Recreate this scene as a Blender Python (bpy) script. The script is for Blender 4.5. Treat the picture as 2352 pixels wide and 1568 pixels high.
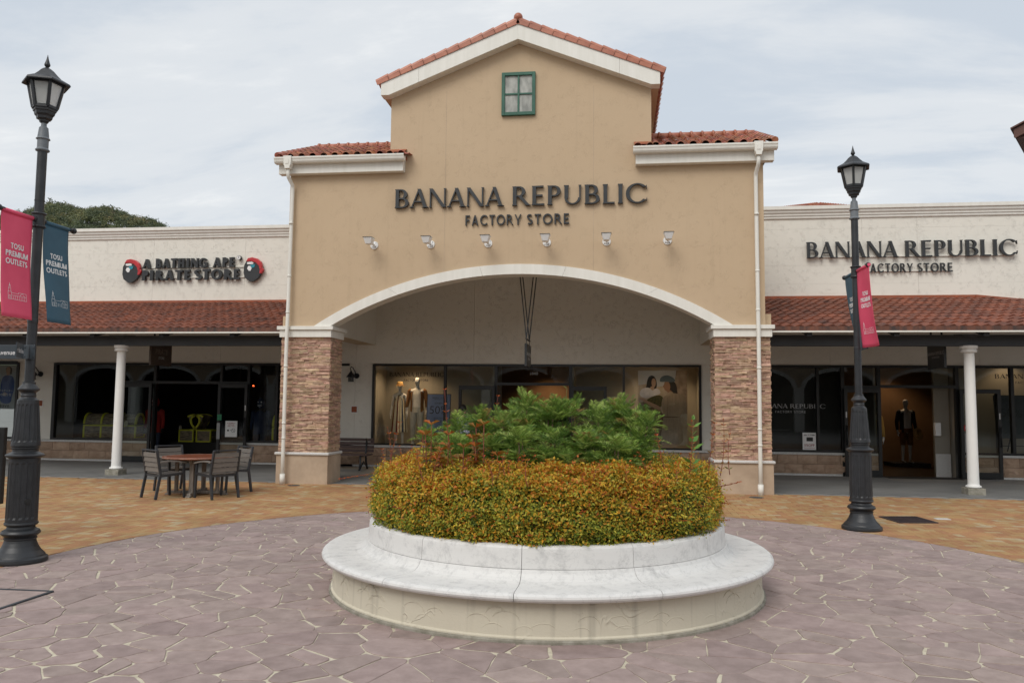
import bpy, bmesh, math, random
import numpy as np
from mathutils import Vector, Matrix
random.seed(7); rng = np.random.default_rng(11)
for o in list(bpy.data.objects): bpy.data.objects.remove(o)
scene = bpy.context.scene
COL = scene.collection
PI = math.pi
R = math.radians

# ------------------------------------------------------------------ camera
PITCH, ROLL, YAW = 0.078, 0.0099, 0.1288
def cam_axes():
    cy, sy, cp, sp = math.cos(YAW), math.sin(YAW), math.cos(PITCH), math.sin(PITCH)
    F = Vector((-sy*cp, cy*cp, sp)); R0 = Vector((cy, sy, 0)); U0 = R0.cross(F)
    Rr = R0*math.cos(ROLL) + U0*math.sin(ROLL); U = U0*math.cos(ROLL) - R0*math.sin(ROLL)
    return F, Rr, U
F_, R_, U_ = cam_axes()
cd = bpy.data.cameras.new('camera'); cam = bpy.data.objects.new('camera', cd); COL.objects.link(cam)
cam.matrix_world = Matrix(((R_.x, U_.x, -F_.x, 0), (R_.y, U_.y, -F_.y, 0), (R_.z, U_.z, -F_.z, 1.65), (0, 0, 0, 1)))
cd.sensor_width = 36; cd.lens = 1830/2352*36; cd.clip_end = 3000; cd.clip_start = .05
scene.camera = cam

# ------------------------------------------------------------------ sky, sun, exposure
SUN_EL, SUN_AZ = R(46), R(200)      # azimuth measured clockwise from +Y; the sun is high behind the camera, a little left
w = bpy.data.worlds.new('World'); scene.world = w; w.use_nodes = True
nt = w.node_tree; nt.nodes.clear()
def N(nt, t, **kw):
    n = nt.nodes.new(t)
    for k, v in kw.items():
        if k.startswith('i_'): n.inputs[k[2:]].default_value = v
        else: setattr(n, k, v)
    return n
def L(nt, a, b): nt.links.new(a, b)
sky = N(nt, 'ShaderNodeTexSky', sky_type='NISHITA', sun_disc=False, sun_elevation=SUN_EL, sun_rotation=SUN_AZ, air_density=1.2, dust_density=3.0, ozone_density=1.0)
skm = N(nt, 'ShaderNodeVectorMath', operation='SCALE'); skm.inputs['Scale'].default_value = .11
L(nt, sky.outputs[0], skm.inputs[0])
tc = N(nt, 'ShaderNodeTexCoord'); sep = N(nt, 'ShaderNodeSeparateXYZ'); L(nt, tc.outputs['Generated'], sep.inputs[0])
zz = N(nt, 'ShaderNodeMath', operation='MAXIMUM'); L(nt, sep.outputs['Z'], zz.inputs[0]); zz.inputs[1].default_value = 0.0
za = N(nt, 'ShaderNodeMath', operation='ADD'); L(nt, zz.outputs[0], za.inputs[0]); za.inputs[1].default_value = .22
dx = N(nt, 'ShaderNodeMath', operation='DIVIDE'); L(nt, sep.outputs['X'], dx.inputs[0]); L(nt, za.outputs[0], dx.inputs[1])
dy = N(nt, 'ShaderNodeMath', operation='DIVIDE'); L(nt, sep.outputs['Y'], dy.inputs[0]); L(nt, za.outputs[0], dy.inputs[1])
cmb = N(nt, 'ShaderNodeCombineXYZ'); L(nt, dx.outputs[0], cmb.inputs[0]); L(nt, dy.outputs[0], cmb.inputs[1])
mp = N(nt, 'ShaderNodeMapping'); mp.inputs['Scale'].default_value = (.75, 1.5, 1); mp.inputs['Rotation'].default_value = (0, 0, R(14)); mp.inputs['Location'].default_value = (3.1, 1.7, 0)
L(nt, cmb.outputs[0], mp.inputs[0])
n1 = N(nt, 'ShaderNodeTexNoise', i_Scale=1.3, i_Detail=10.0, i_Roughness=.6, i_Distortion=.35); L(nt, mp.outputs[0], n1.inputs['Vector'])
n2 = N(nt, 'ShaderNodeTexNoise', i_Scale=.42, i_Detail=4.0, i_Roughness=.5); L(nt, mp.outputs[0], n2.inputs['Vector'])
ad = N(nt, 'ShaderNodeMath', operation='MULTIPLY_ADD'); L(nt, n2.outputs[0], ad.inputs[0]); ad.inputs[1].default_value = .7
L(nt, n1.outputs[0], ad.inputs[2])
cr = N(nt, 'ShaderNodeValToRGB'); cr.color_ramp.interpolation = 'EASE'
cr.color_ramp.elements[0].position = .70; cr.color_ramp.elements[0].color = (.555, .61, .675, 1)
cr.color_ramp.elements[1].position = 1.0; cr.color_ramp.elements[1].color = (.84, .85, .85, 1)
e = cr.color_ramp.elements.new(.85); e.color = (.685, .715, .745, 1)
L(nt, ad.outputs[0], cr.inputs[0])
mixs = N(nt, 'ShaderNodeMix', data_type='RGBA'); mixs.inputs[0].default_value = .93
L(nt, skm.outputs[0], mixs.inputs[6]); L(nt, cr.outputs[0], mixs.inputs[7])
bg = N(nt, 'ShaderNodeBackground'); bg.inputs['Strength'].default_value = 1.05; L(nt, mixs.outputs[2], bg.inputs['Color'])
wo = N(nt, 'ShaderNodeOutputWorld'); L(nt, bg.outputs[0], wo.inputs[0])

sd = bpy.data.lights.new('sun', 'SUN'); sd.energy = 1.5; sd.angle = R(34); sd.color = (1.0, .965, .91)
so = bpy.data.objects.new('sun', sd); COL.objects.link(so)
sdir = Vector((math.sin(SUN_AZ)*math.cos(SUN_EL), math.cos(SUN_AZ)*math.cos(SUN_EL), math.sin(SUN_EL)))
so.rotation_euler = (-sdir).to_track_quat('-Z', 'Y').to_euler(); so.location = (0, -30, 40)
vs = scene.view_settings; vs.view_transform = 'Standard'; vs.look = 'None'; vs.exposure = 0.12; vs.gamma = 1.0; vs.use_curve_mapping = False

# ------------------------------------------------------------------ materials
MATS = {}
def principled(name):
    m = bpy.data.materials.new(name); m.use_nodes = True
    MATS[name] = m
    return m, m.node_tree, m.node_tree.nodes['Principled BSDF']
def pmat(name, col, col2=None, scale=4., detail=5., rough=.7, bump=0., bscale=60., metal=0., spec=.5, var=0., pos=False, lo=.35, hi=.65, col3=None, dist=0., stretch=(1, 1, 1), hue=0., bdetail=4.):
    m, nt, b = principled(name)
    b.inputs['Roughness'].default_value = rough; b.inputs['Metallic'].default_value = metal; b.inputs['Specular IOR Level'].default_value = spec
    if pos: vec = N(nt, 'ShaderNodeNewGeometry').outputs['Position']
    else: vec = N(nt, 'ShaderNodeTexCoord').outputs['Object']
    if stretch != (1, 1, 1):
        mp = N(nt, 'ShaderNodeMapping'); mp.inputs['Scale'].default_value = stretch; L(nt, vec, mp.inputs[0]); vec = mp.outputs[0]
    out = None
    if col2:
        nz = N(nt, 'ShaderNodeTexNoise', i_Scale=scale, i_Detail=detail, i_Roughness=.6, i_Distortion=dist); L(nt, vec, nz.inputs['Vector'])
        r = N(nt, 'ShaderNodeValToRGB'); r.color_ramp.elements[0].position = lo; r.color_ramp.elements[1].position = hi
        r.color_ramp.elements[0].color = (*col, 1); r.color_ramp.elements[1].color = (*col2, 1)
        if col3:
            e = r.color_ramp.elements.new((lo+hi)/2); e.color = (*col3, 1)
        L(nt, nz.outputs[0], r.inputs[0]); out = r.outputs[0]
    if var > 0 or hue > 0:
        g = N(nt, 'ShaderNodeNewGeometry'); oi = N(nt, 'ShaderNodeObjectInfo')
        a = N(nt, 'ShaderNodeMath', operation='ADD'); L(nt, g.outputs['Random Per Island'], a.inputs[0]); L(nt, oi.outputs['Random'], a.inputs[1])
        fr = N(nt, 'ShaderNodeMath', operation='FRACT'); L(nt, a.outputs[0], fr.inputs[0])
        mr = N(nt, 'ShaderNodeMapRange'); mr.inputs['To Min'].default_value = 1-var; mr.inputs['To Max'].default_value = 1+var; L(nt, fr.outputs[0], mr.inputs[0])
        hs = N(nt, 'ShaderNodeHueSaturation'); L(nt, mr.outputs[0], hs.inputs['Value'])
        if hue > 0:
            f2 = N(nt, 'ShaderNodeMath', operation='MULTIPLY'); L(nt, fr.outputs[0], f2.inputs[0]); f2.inputs[1].default_value = 7.31
            f3 = N(nt, 'ShaderNodeMath', operation='FRACT'); L(nt, f2.outputs[0], f3.inputs[0])
            m2 = N(nt, 'ShaderNodeMapRange'); m2.inputs['To Min'].default_value = .5-hue; m2.inputs['To Max'].default_value = .5+hue; L(nt, f3.outputs[0], m2.inputs[0])
            L(nt, m2.outputs[0], hs.inputs['Hue'])
        if out: L(nt, out, hs.inputs['Color'])
        else: hs.inputs['Color'].default_value = (*col, 1)
        out = hs.outputs[0]
    if out: L(nt, out, b.inputs['Base Color'])
    else: b.inputs['Base Color'].default_value = (*col, 1)
    if bump > 0:
        bz = N(nt, 'ShaderNodeTexNoise', i_Scale=bscale, i_Detail=bdetail, i_Roughness=.6); L(nt, vec, bz.inputs['Vector'])
        bp = N(nt, 'ShaderNodeBump', i_Strength=bump, i_Distance=.01); L(nt, bz.outputs[0], bp.inputs['Height']); L(nt, bp.outputs[0], b.inputs['Normal'])
    return m
def stucco(name, c1, c2, curl=9., strength=.45, streak=.95):
    """hand-trowelled render: ridged curls plus fine grain"""
    m, nt, b = principled(name); b.inputs['Roughness'].default_value = .88; b.inputs['Specular IOR Level'].default_value = .2
    p = N(nt, 'ShaderNodeNewGeometry').outputs['Position']
    nz = N(nt, 'ShaderNodeTexNoise', i_Scale=.55, i_Detail=6., i_Roughness=.65); L(nt, p, nz.inputs['Vector'])
    r = N(nt, 'ShaderNodeValToRGB'); r.color_ramp.elements[0].position = .3; r.color_ramp.elements[1].position = .72
    r.color_ramp.elements[0].color = (*c1, 1); r.color_ramp.elements[1].color = (*c2, 1); L(nt, nz.outputs[0], r.inputs[0])
    n2 = N(nt, 'ShaderNodeTexNoise', i_Scale=curl, i_Detail=2.5, i_Roughness=.45, i_Distortion=1.6); L(nt, p, n2.inputs['Vector'])
    s = N(nt, 'ShaderNodeMath', operation='SUBTRACT'); L(nt, n2.outputs[0], s.inputs[0]); s.inputs[1].default_value = .52
    ab = N(nt, 'ShaderNodeMath', operation='ABSOLUTE'); L(nt, s.outputs[0], ab.inputs[0])
    mr = N(nt, 'ShaderNodeMapRange'); mr.inputs['From Min'].default_value = 0; mr.inputs['From Max'].default_value = .03; mr.inputs['To Min'].default_value = 1; mr.inputs['To Max'].default_value = 0; L(nt, ab.outputs[0], mr.inputs[0])
    msk = N(nt, 'ShaderNodeTexNoise', i_Scale=curl*.6, i_Detail=2.); L(nt, p, msk.inputs['Vector'])
    mm = N(nt, 'ShaderNodeMapRange'); mm.inputs['From Min'].default_value = .5; mm.inputs['From Max'].default_value = .6; L(nt, msk.outputs[0], mm.inputs[0])
    mu = N(nt, 'ShaderNodeMath', operation='MULTIPLY'); L(nt, mr.outputs[0], mu.inputs[0]); L(nt, mm.outputs[0], mu.inputs[1])
    fg = N(nt, 'ShaderNodeTexNoise', i_Scale=55., i_Detail=4., i_Roughness=.7); L(nt, p, fg.inputs['Vector'])
    ma = N(nt, 'ShaderNodeMath', operation='MULTIPLY_ADD'); L(nt, fg.outputs[0], ma.inputs[0]); ma.inputs[1].default_value = .35; L(nt, mu.outputs[0], ma.inputs[2])
    bp = N(nt, 'ShaderNodeBump', i_Strength=strength, i_Distance=.009); L(nt, ma.outputs[0], bp.inputs['Height']); L(nt, bp.outputs[0], b.inputs['Normal'])
    # faint rain streaks
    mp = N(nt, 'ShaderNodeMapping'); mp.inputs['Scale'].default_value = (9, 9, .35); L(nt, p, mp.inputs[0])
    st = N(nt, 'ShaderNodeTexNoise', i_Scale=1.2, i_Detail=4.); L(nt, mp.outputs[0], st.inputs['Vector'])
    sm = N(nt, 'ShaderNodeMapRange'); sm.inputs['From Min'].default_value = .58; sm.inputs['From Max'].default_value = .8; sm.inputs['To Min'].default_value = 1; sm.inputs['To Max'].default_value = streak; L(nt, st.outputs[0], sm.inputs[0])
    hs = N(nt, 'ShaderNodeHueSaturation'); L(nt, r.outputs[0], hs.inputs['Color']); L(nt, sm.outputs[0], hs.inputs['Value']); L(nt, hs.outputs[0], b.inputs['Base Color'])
    return m
def emat(name, col, s):
    m = bpy.data.materials.new(name); m.use_nodes = True; nt = m.node_tree; nt.nodes.clear()
    e = N(nt, 'ShaderNodeEmission'); e.inputs[0].default_value = (*col, 1); e.inputs[1].default_value = s
    o = N(nt, 'ShaderNodeOutputMaterial'); L(nt, e.outputs[0], o.inputs[0]); MATS[name] = m; return m
def glassmat(name, tint=(.84, .88, .86), ior=1.45, rough=0.0):
    m = bpy.data.materials.new(name); m.use_nodes = True; nt = m.node_tree; nt.nodes.clear()
    t = N(nt, 'ShaderNodeBsdfTransparent'); t.inputs[0].default_value = (*tint, 1)
    g = N(nt, 'ShaderNodeBsdfGlossy'); g.inputs['Roughness'].default_value = rough; g.inputs['Color'].default_value = (.95, .97, 1, 1)
    f = N(nt, 'ShaderNodeFresnel', i_IOR=ior); mx = N(nt, 'ShaderNodeMixShader'); L(nt, f.outputs[0], mx.inputs[0]); L(nt, t.outputs[0], mx.inputs[1]); L(nt, g.outputs[0], mx.inputs[2])
    o = N(nt, 'ShaderNodeOutputMaterial'); L(nt, mx.outputs[0], o.inputs[0]); MATS[name] = m; return m
def leafmat(name, rough=.45, trans=.25):
    """leaf colour comes from the per-leaf colour attribute"""
    m, nt, b = principled(name); b.inputs['Roughness'].default_value = rough; b.inputs['Specular IOR Level'].default_value = .35
    a = N(nt, 'ShaderNodeAttribute', attribute_name='leaf_colour'); L(nt, a.outputs['Color'], b.inputs['Base Color'])
    tr = N(nt, 'ShaderNodeBsdfTranslucent'); L(nt, a.outputs['Color'], tr.inputs[0])
    mx = N(nt, 'ShaderNodeMixShader'); mx.inputs[0].default_value = trans
    o = nt.nodes['Material Output']; L(nt, b.outputs[0], mx.inputs[1]); L(nt, tr.outputs[0], mx.inputs[2]); L(nt, mx.outputs[0], o.inputs[0])
    return m

stucco('tan_render', (.525, .395, .262), (.56, .425, .287))
stucco('cream_render', (.75, .72, .645), (.79, .76, .685), curl=13., strength=.6)
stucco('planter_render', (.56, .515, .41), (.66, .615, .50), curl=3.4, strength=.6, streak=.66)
pmat('cream_trim', (.72, .70, .635), (.80, .78, .72), scale=1.5, rough=.55, pos=True, stretch=(6, 6, .5), lo=.3, hi=.7)
pmat('white_paint', (.78, .775, .75), (.83, .825, .80), scale=2., rough=.45, pos=True)
pmat('plinth_render', (.40, .30, .215), (.52, .40, .29), scale=2.2, rough=.9, bump=.35, bscale=180, pos=True)
pmat('ledge_granite', (.50, .49, .47), (.66, .65, .63), scale=60., rough=.6, bump=.2, bscale=120, pos=True)
pmat('ledge_stone', (.36, .215, .14), (.60, .42, .30), scale=14., rough=.85, bump=.9, bscale=70, var=.32, hue=.022, pos=True, lo=.25, hi=.75)
pmat('mortar_dark', (.17, .12, .085), (.22, .16, .115), scale=20, rough=.95)
pmat('base_block', (.36, .24, .165), (.47, .335, .24), scale=5., rough=.9, bump=.8, bscale=35, var=.12, pos=True)
pmat('canopy_tile', (.085, .036, .027), (.235, .072, .036), scale=3., detail=7., rough=.75, bump=.5, bscale=90, var=.2, pos=True, lo=.28, hi=.62)
pmat('barrel_tile', (.26, .075, .042), (.42, .155, .09), scale=6., rough=.38, var=.33, hue=.015, pos=True, bump=.1, bscale=60)
pmat('ridge_tile', (.36, .115, .065), (.45, .17, .10), scale=5., rough=.42, var=.12, pos=True)
pmat('flashing', (.36, .095, .035), (.27, .07, .03), scale=4., rough=.5, pos=True)
pmat('rust_fascia', (.045, .028, .024), (.17, .062, .035), scale=3., rough=.7, pos=True, stretch=(3, 3, 1))
pmat('dark_steel', (.036, .041, .048), (.048, .054, .062), scale=2., rough=.5, pos=True)
pmat('lamp_iron', (.015, .0165, .019), (.025, .027, .031), scale=9., rough=.42, bump=.12, bscale=220, spec=.5)
pmat('lamp_grey', (.12, .135, .15), (.16, .175, .19), scale=9., rough=.45)
pmat('frame_black', (.010, .011, .012), (.016, .017, .018), scale=3., rough=.35, pos=True)
pmat('sign_black', (.018, .020, .022), (.028, .030, .033), scale=6., rough=.42, pos=True)
pmat('green_paint', (.016, .085, .055), (.025, .115, .075), scale=5., rough=.5, pos=True)
pmat('old_pane', (.22, .225, .205), (.46, .46, .42), scale=5.5, rough=.5, pos=True, stretch=(1.5, 1, .7), lo=.35, hi=.68)
pmat('white_plastic', (.76, .76, .75), (.82, .82, .81), scale=6, rough=.4)
pmat('grout', (.46, .41, .31), (.62, .565, .44), scale=12., rough=.95, bump=.3, bscale=150, pos=True)
pmat('flagstone', (.26, .195, .178), (.40, .308, .285), scale=7., detail=12., rough=.8, bump=.6, bscale=140, var=.13, hue=.009, pos=True, lo=.28, hi=.74)
pmat('paver_bed', (.17, .105, .06), (.24, .15, .09), scale=12., rough=.95, pos=True)
pmat('concrete', (.19, .187, .178), (.25, .245, .235), scale=1.3, detail=8., rough=.85, bump=.2, bscale=80, pos=True)
pmat('old_concrete', (.20, .185, .145), (.33, .31, .26), scale=12., rough=.95, bump=.6, bscale=60, pos=True)
pmat('soil', (.05, .035, .025), (.09, .065, .045), scale=10., rough=1.)
pmat('bark', (.09, .055, .035), (.16, .10, .065), scale=30., rough=.9)
pmat('red_stem', (.17, .035, .025), (.26, .06, .035), scale=30., rough=.7)
pmat('green_stem', (.10, .17, .05), (.15, .22, .07), scale=30., rough=.7)
leafmat('leaf', .5, .32)
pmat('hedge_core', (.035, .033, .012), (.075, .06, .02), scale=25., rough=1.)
pmat('pink_cloth', (.74, .075, .155), (.80, .095, .18), scale=3., rough=.65, pos=True)
pmat('teal_cloth', (.032, .095, .145), (.042, .115, .17), scale=3., rough=.6, pos=True)
pmat('print_white', (.82, .82, .82), rough=.6)
pmat('street_plate', (.055, .068, .08), (.07, .085, .1), scale=4, rough=.35, metal=.3)
pmat('chair_slat', (.145, .128, .112), (.20, .18, .16), scale=3., rough=.55, stretch=(2, 30, 30))
pmat('chair_frame', (.02, .022, .026), (.03, .032, .037), scale=5., rough=.45)
pmat('table_wood', (.13, .032, .016), (.30, .095, .045), scale=5., rough=.28, stretch=(1.2, 14, 1), spec=.6)
pmat('worn_edge', (.40, .25, .18), (.62, .48, .40), scale=9, rough=.4)
pmat('grey_wood', (.14, .125, .11), (.30, .26, .225), scale=6., rough=.85, stretch=(8, 8, 1))
pmat('bench_wood', (.055, .033, .030), (.085, .052, .046), scale=6., rough=.5, stretch=(1, 14, 14))
pmat('grate_iron', (.035, .022, .024), (.055, .038, .038), scale=8, rough=.6)
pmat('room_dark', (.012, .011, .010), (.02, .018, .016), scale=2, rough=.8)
pmat('room_warm', (.20, .115, .055), (.26, .155, .08), scale=1., rough=.8)
pmat('room_floor', (.035, .022, .015), (.05, .032, .022), scale=3., rough=.3)
pmat('display_beige', (.27, .25, .21), (.31, .285, .24), scale=1., rough=.85)
pmat('mannequin', (.58, .575, .555), (.64, .635, .615), scale=2., rough=.38)
pmat('skin', (.50, .30, .21), (.55, .34, .24), scale=4, rough=.55)
pmat('hair', (.008, .007, .007), (.02, .016, .014), scale=40, rough=.5)
pmat('chest_wood', (.09, .07, .045), (.30, .24, .15), scale=7., rough=.7, stretch=(1, 1, 9), lo=.42, hi=.58)
pmat('acid_yellow', (.50, .50, .02), (.58, .57, .03), scale=4, rough=.5)
pmat('terracotta', (.27, .075, .035), (.36, .11, .05), scale=30., rough=.8, bump=.5, bscale=90)
pmat('red_gloss', (.42, .02, .025), (.55, .03, .035), scale=5, rough=.3)
def clear_glass(): return MATS['window_glass']
glassmat('window_glass')
glassmat('lantern_glass', tint=(.55, .56, .54), ior=1.5, rough=.1)
# paver colour: orange, ochre and pale bricks mixed at random
def paver():
    m, nt, b = principled('paver'); b.inputs['Roughness'].default_value = .85; b.inputs['Specular IOR Level'].default_value = .25
    g = N(nt, 'ShaderNodeNewGeometry'); oi = N(nt, 'ShaderNodeObjectInfo')
    a = N(nt, 'ShaderNodeMath', operation='ADD'); L(nt, g.outputs['Random Per Island'], a.inputs[0]); L(nt, oi.outputs['Random'], a.inputs[1])
    fr = N(nt, 'ShaderNodeMath', operation='FRACT'); L(nt, a.outputs[0], fr.inputs[0])
    r = N(nt, 'ShaderNodeValToRGB'); els = r.color_ramp.elements
    els[0].position = 0; els[0].color = (.34, .175, .09, 1); els[1].position = 1; els[1].color = (.42, .335, .215, 1)
    for p_, c in ((.3, (.385, .205, .10)), (.55, (.375, .225, .10)), (.78, (.40, .255, .12)), (.9, (.40, .285, .15))):
        e = els.new(p_); e.color = (*c, 1)
    L(nt, fr.outputs[0], r.inputs[0])
    nz = N(nt, 'ShaderNodeTexNoise', i_Scale=1.1, i_Detail=6.); L(nt, g.outputs['Position'], nz.inputs['Vector'])
    mr = N(nt, 'ShaderNodeMapRange'); mr.inputs['From Min'].default_value = .3; mr.inputs['From Max'].default_value = .7; mr.inputs['To Min'].default_value = .82; mr.inputs['To Max'].default_value = 1.12; L(nt, nz.outputs[0], mr.inputs[0])
    hs = N(nt, 'ShaderNodeHueSaturation'); L(nt, r.outputs[0], hs.inputs['Color']); L(nt, mr.outputs[0], hs.inputs['Value']); L(nt, hs.outputs[0], b.inputs['Base Color'])
    fz = N(nt, 'ShaderNodeTexNoise', i_Scale=150., i_Detail=3.); L(nt, g.outputs['Position'], fz.inputs['Vector'])
    bp = N(nt, 'ShaderNodeBump', i_Strength=.3, i_Distance=.005); L(nt, fz.outputs[0], bp.inputs['Height']); L(nt, bp.outputs[0], b.inputs['Normal'])
paver()
def marble():
    m, nt, b = principled('marble'); b.inputs['Roughness'].default_value = .5; b.inputs['Specular IOR Level'].default_value = .4
    p = N(nt, 'ShaderNodeNewGeometry').outputs['Position']
    wn = N(nt, 'ShaderNodeTexNoise', i_Scale=2.4, i_Detail=7., i_Roughness=.62, i_Distortion=1.3); L(nt, p, wn.inputs['Vector'])
    s = N(nt, 'ShaderNodeMath', operation='SUBTRACT'); L(nt, wn.outputs[0], s.inputs[0]); s.inputs[1].default_value = .5
    ab = N(nt, 'ShaderNodeMath', operation='ABSOLUTE'); L(nt, s.outputs[0], ab.inputs[0])
    vr = N(nt, 'ShaderNodeMapRange'); vr.inputs['From Max'].default_value = .012; vr.inputs['To Min'].default_value = .86; vr.inputs['To Max'].default_value = 1; L(nt, ab.outputs[0], vr.inputs[0])
    st = N(nt, 'ShaderNodeTexNoise', i_Scale=9., i_Detail=12., i_Roughness=.74); L(nt, p, st.inputs['Vector'])
    r = N(nt, 'ShaderNodeValToRGB'); r.color_ramp.elements[0].position = .3; r.color_ramp.elements[1].position = .5
    r.color_ramp.elements[0].color = (.50, .495, .485, 1); r.color_ramp.elements[1].color = (.70, .69, .67, 1); L(nt, st.outputs[0], r.inputs[0])
    hs = N(nt, 'ShaderNodeHueSaturation'); L(nt, r.outputs[0], hs.inputs['Color']); L(nt, vr.outputs[0], hs.inputs['Value']); L(nt, hs.outputs[0], b.inputs['Base Color'])
    bz = N(nt, 'ShaderNodeTexNoise', i_Scale=90., i_Detail=3.); L(nt, p, bz.inputs['Vector'])
    bp = N(nt, 'ShaderNodeBump', i_Strength=.12, i_Distance=.004); L(nt, bz.outputs[0], bp.inputs['Height']); L(nt, bp.outputs[0], b.inputs['Normal'])
marble()

# ------------------------------------------------------------------ mesh helpers
def tag(o, label=None, cat=None, group=None, kind=None):
    if label: o['label'] = label
    if cat: o['category'] = cat
    if group: o['group'] = group
    if kind: o['kind'] = kind
    return o
def wloc(o):
    v = Vector((0, 0, 0))
    while o is not None: v += o.location; o = o.parent
    return v
def empty(name, loc=(0, 0, 0), parent=None):
    o = bpy.data.objects.new(name, None); o.empty_display_size = .2; COL.objects.link(o); o.location = loc
    if parent: o.parent = parent
    return o
class MB:
    def __init__(s): s.v = []; s.f = []; s.m = []; s.sm = []
    def add(s, vs, fs, mi=0, smooth=False):
        b = len(s.v); s.v.extend([tuple(p) for p in vs])
        for f in fs: s.f.append([i+b for i in f]); s.m.append(mi); s.sm.append(smooth)
        return s
    def box(s, x0, x1, y0, y1, z0, z1, mi=0):
        return s.add([(x0, y0, z0), (x1, y0, z0), (x1, y1, z0), (x0, y1, z0), (x0, y0, z1), (x1, y0, z1), (x1, y1, z1), (x0, y1, z1)],
                     [(0, 3, 2, 1), (4, 5, 6, 7), (0, 1, 5, 4), (1, 2, 6, 5), (2, 3, 7, 6), (3, 0, 4, 7)], mi)
    def beam(s, p, q, wx, wz, up=(0, 0, 1), mi=0, w2=None):
        """square bar from p to q"""
        p, q = Vector(p), Vector(q); d = (q-p).normalized(); u = Vector(up)
        if abs(d.dot(u)) > .99: u = Vector((0, 1, 0))
        a = d.cross(u).normalized(); c = a.cross(d).normalized(); k = w2 or 1
        vs = []
        for o, kk in ((p, 1), (q, k)):
            for i, j in ((-1, -1), (1, -1), (1, 1), (-1, 1)): vs.append(o+a*wx/2*i*kk+c*wz/2*j*kk)
        return s.add(vs, [(0, 1, 2, 3), (7, 6, 5, 4), (0, 4, 5, 1), (1, 5, 6, 2), (2, 6, 7, 3), (3, 7, 4, 0)], mi)
    def tube(s, pts, rad, n=8, mi=0, smooth=True, cap=True):
        pts = [Vector(p) for p in pts]; rads = rad if isinstance(rad, (list, tuple)) else [rad]*len(pts)
        vs = []; prev = None
        for i, p in enumerate(pts):
            d = (pts[min(i+1, len(pts)-1)]-pts[max(i-1, 0)]).normalized()
            if prev is None:
                a = d.cross(Vector((0, 0, 1)));
                if a.length < .05: a = d.cross(Vector((1, 0, 0)))
            else: a = prev-d*prev.dot(d)
            a.normalize(); prev = a; b = d.cross(a)
            for k in range(n):
                t = 2*PI*k/n; vs.append(p+(a*math.cos(t)+b*math.sin(t))*rads[i])
        fs = []
        for i in range(len(pts)-1):
            for k in range(n): fs.append((i*n+k, i*n+(k+1) % n, (i+1)*n+(k+1) % n, (i+1)*n+k))
        s.add(vs, fs, mi, smooth)
        if cap:
            b = len(s.v)-len(vs)
            s.f.append([b+k for k in range(n)][::-1]); s.m.append(mi); s.sm.append(False)
            s.f.append([b+(len(pts)-1)*n+k for k in range(n)]); s.m.append(mi); s.sm.append(False)
        return s
    def lathe(s, prof, n=32, c=(0, 0), mi=0, smooth=True, a0=0., a1=2*PI, sharp=True):
        """prof list of (r,z); full turn or sector"""
        full = abs(a1-a0-2*PI) < 1e-6; m = n if full else n+1
        def ring(r, z): return [(c[0]+r*math.cos(a0+(a1-a0)*k/n), c[1]+r*math.sin(a0+(a1-a0)*k/n), z) for k in range(m)]
        for (r0, z0), (r1, z1) in zip(prof[:-1], prof[1:]):
            s.add(ring(r0, z0)+ring(r1, z1), [(k, (k+1) % m, m+(k+1) % m, m+k) for k in range(n)], mi, smooth)
        return s
    def prism(s, poly, fn, t0, t1, mi=0):
        """poly list of 2D points CCW; fn(u,v,t)->3D"""
        n = len(poly); vs = [fn(u, v, t0) for u, v in poly]+[fn(u, v, t1) for u, v in poly]
        return s.add(vs, [tuple(range(n))[::-1], tuple(range(n, 2*n))]+[(k, (k+1) % n, n+(k+1) % n, n+k) for k in range(n)], mi)
    def strip(s, A, B, fn, t0, t1, mi=0):
        """band between two 2D polylines, given thickness"""
        n = len(A); vs = [fn(u, v, t) for t in (t0, t1) for u, v in list(A)+list(B)]
        fs = []
        for k in range(n-1):
            fs += [(k, k+1, n+k+1, n+k), (2*n+k+1, 2*n+k, 3*n+k, 3*n+k+1), (k+1, k, 2*n+k, 2*n+k+1), (n+k, n+k+1, 3*n+k+1, 3*n+k)]
        fs += [(0, n, 3*n, 2*n), (n-1, 3*n-1, 4*n-1, 2*n-1)]
        return s.add(vs, fs, mi)
    def ball(s, c, r, n=10, m=7, mi=0, sc=(1, 1, 1)):
        vs = [(c[0], c[1], c[2]-r*sc[2])]
        for i in range(1, m):
            t = -PI/2+PI*i/m
            for k in range(n): vs.append((c[0]+r*sc[0]*math.cos(t)*math.cos(2*PI*k/n), c[1]+r*sc[1]*math.cos(t)*math.sin(2*PI*k/n), c[2]+r*sc[2]*math.sin(t)))
        vs.append((c[0], c[1], c[2]+r*sc[2])); e = len(vs)-1; fs = []
        for k in range(n): fs.append((0, 1+(k+1) % n, 1+k)); fs.append((e, e-n+k, e-n+(k+1) % n))
        for i in range(m-2):
            for k in range(n): fs.append((1+i*n+k, 1+i*n+(k+1) % n, 1+(i+1)*n+(k+1) % n, 1+(i+1)*n+k))
        return s.add(vs, fs, mi, True)
    def mesh(s, name, mats, off=Vector((0, 0, 0))):
        me = bpy.data.meshes.new(name)
        me.from_pydata([(a-off.x, b-off.y, c-off.z) for a, b, c in s.v], [], s.f)
        for m in (mats if isinstance(mats, (list, tuple)) else [mats]): me.materials.append(MATS[m])
        me.polygons.foreach_set('material_index', s.m); me.polygons.foreach_set('use_smooth', s.sm)
        me.update(); return me
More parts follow.
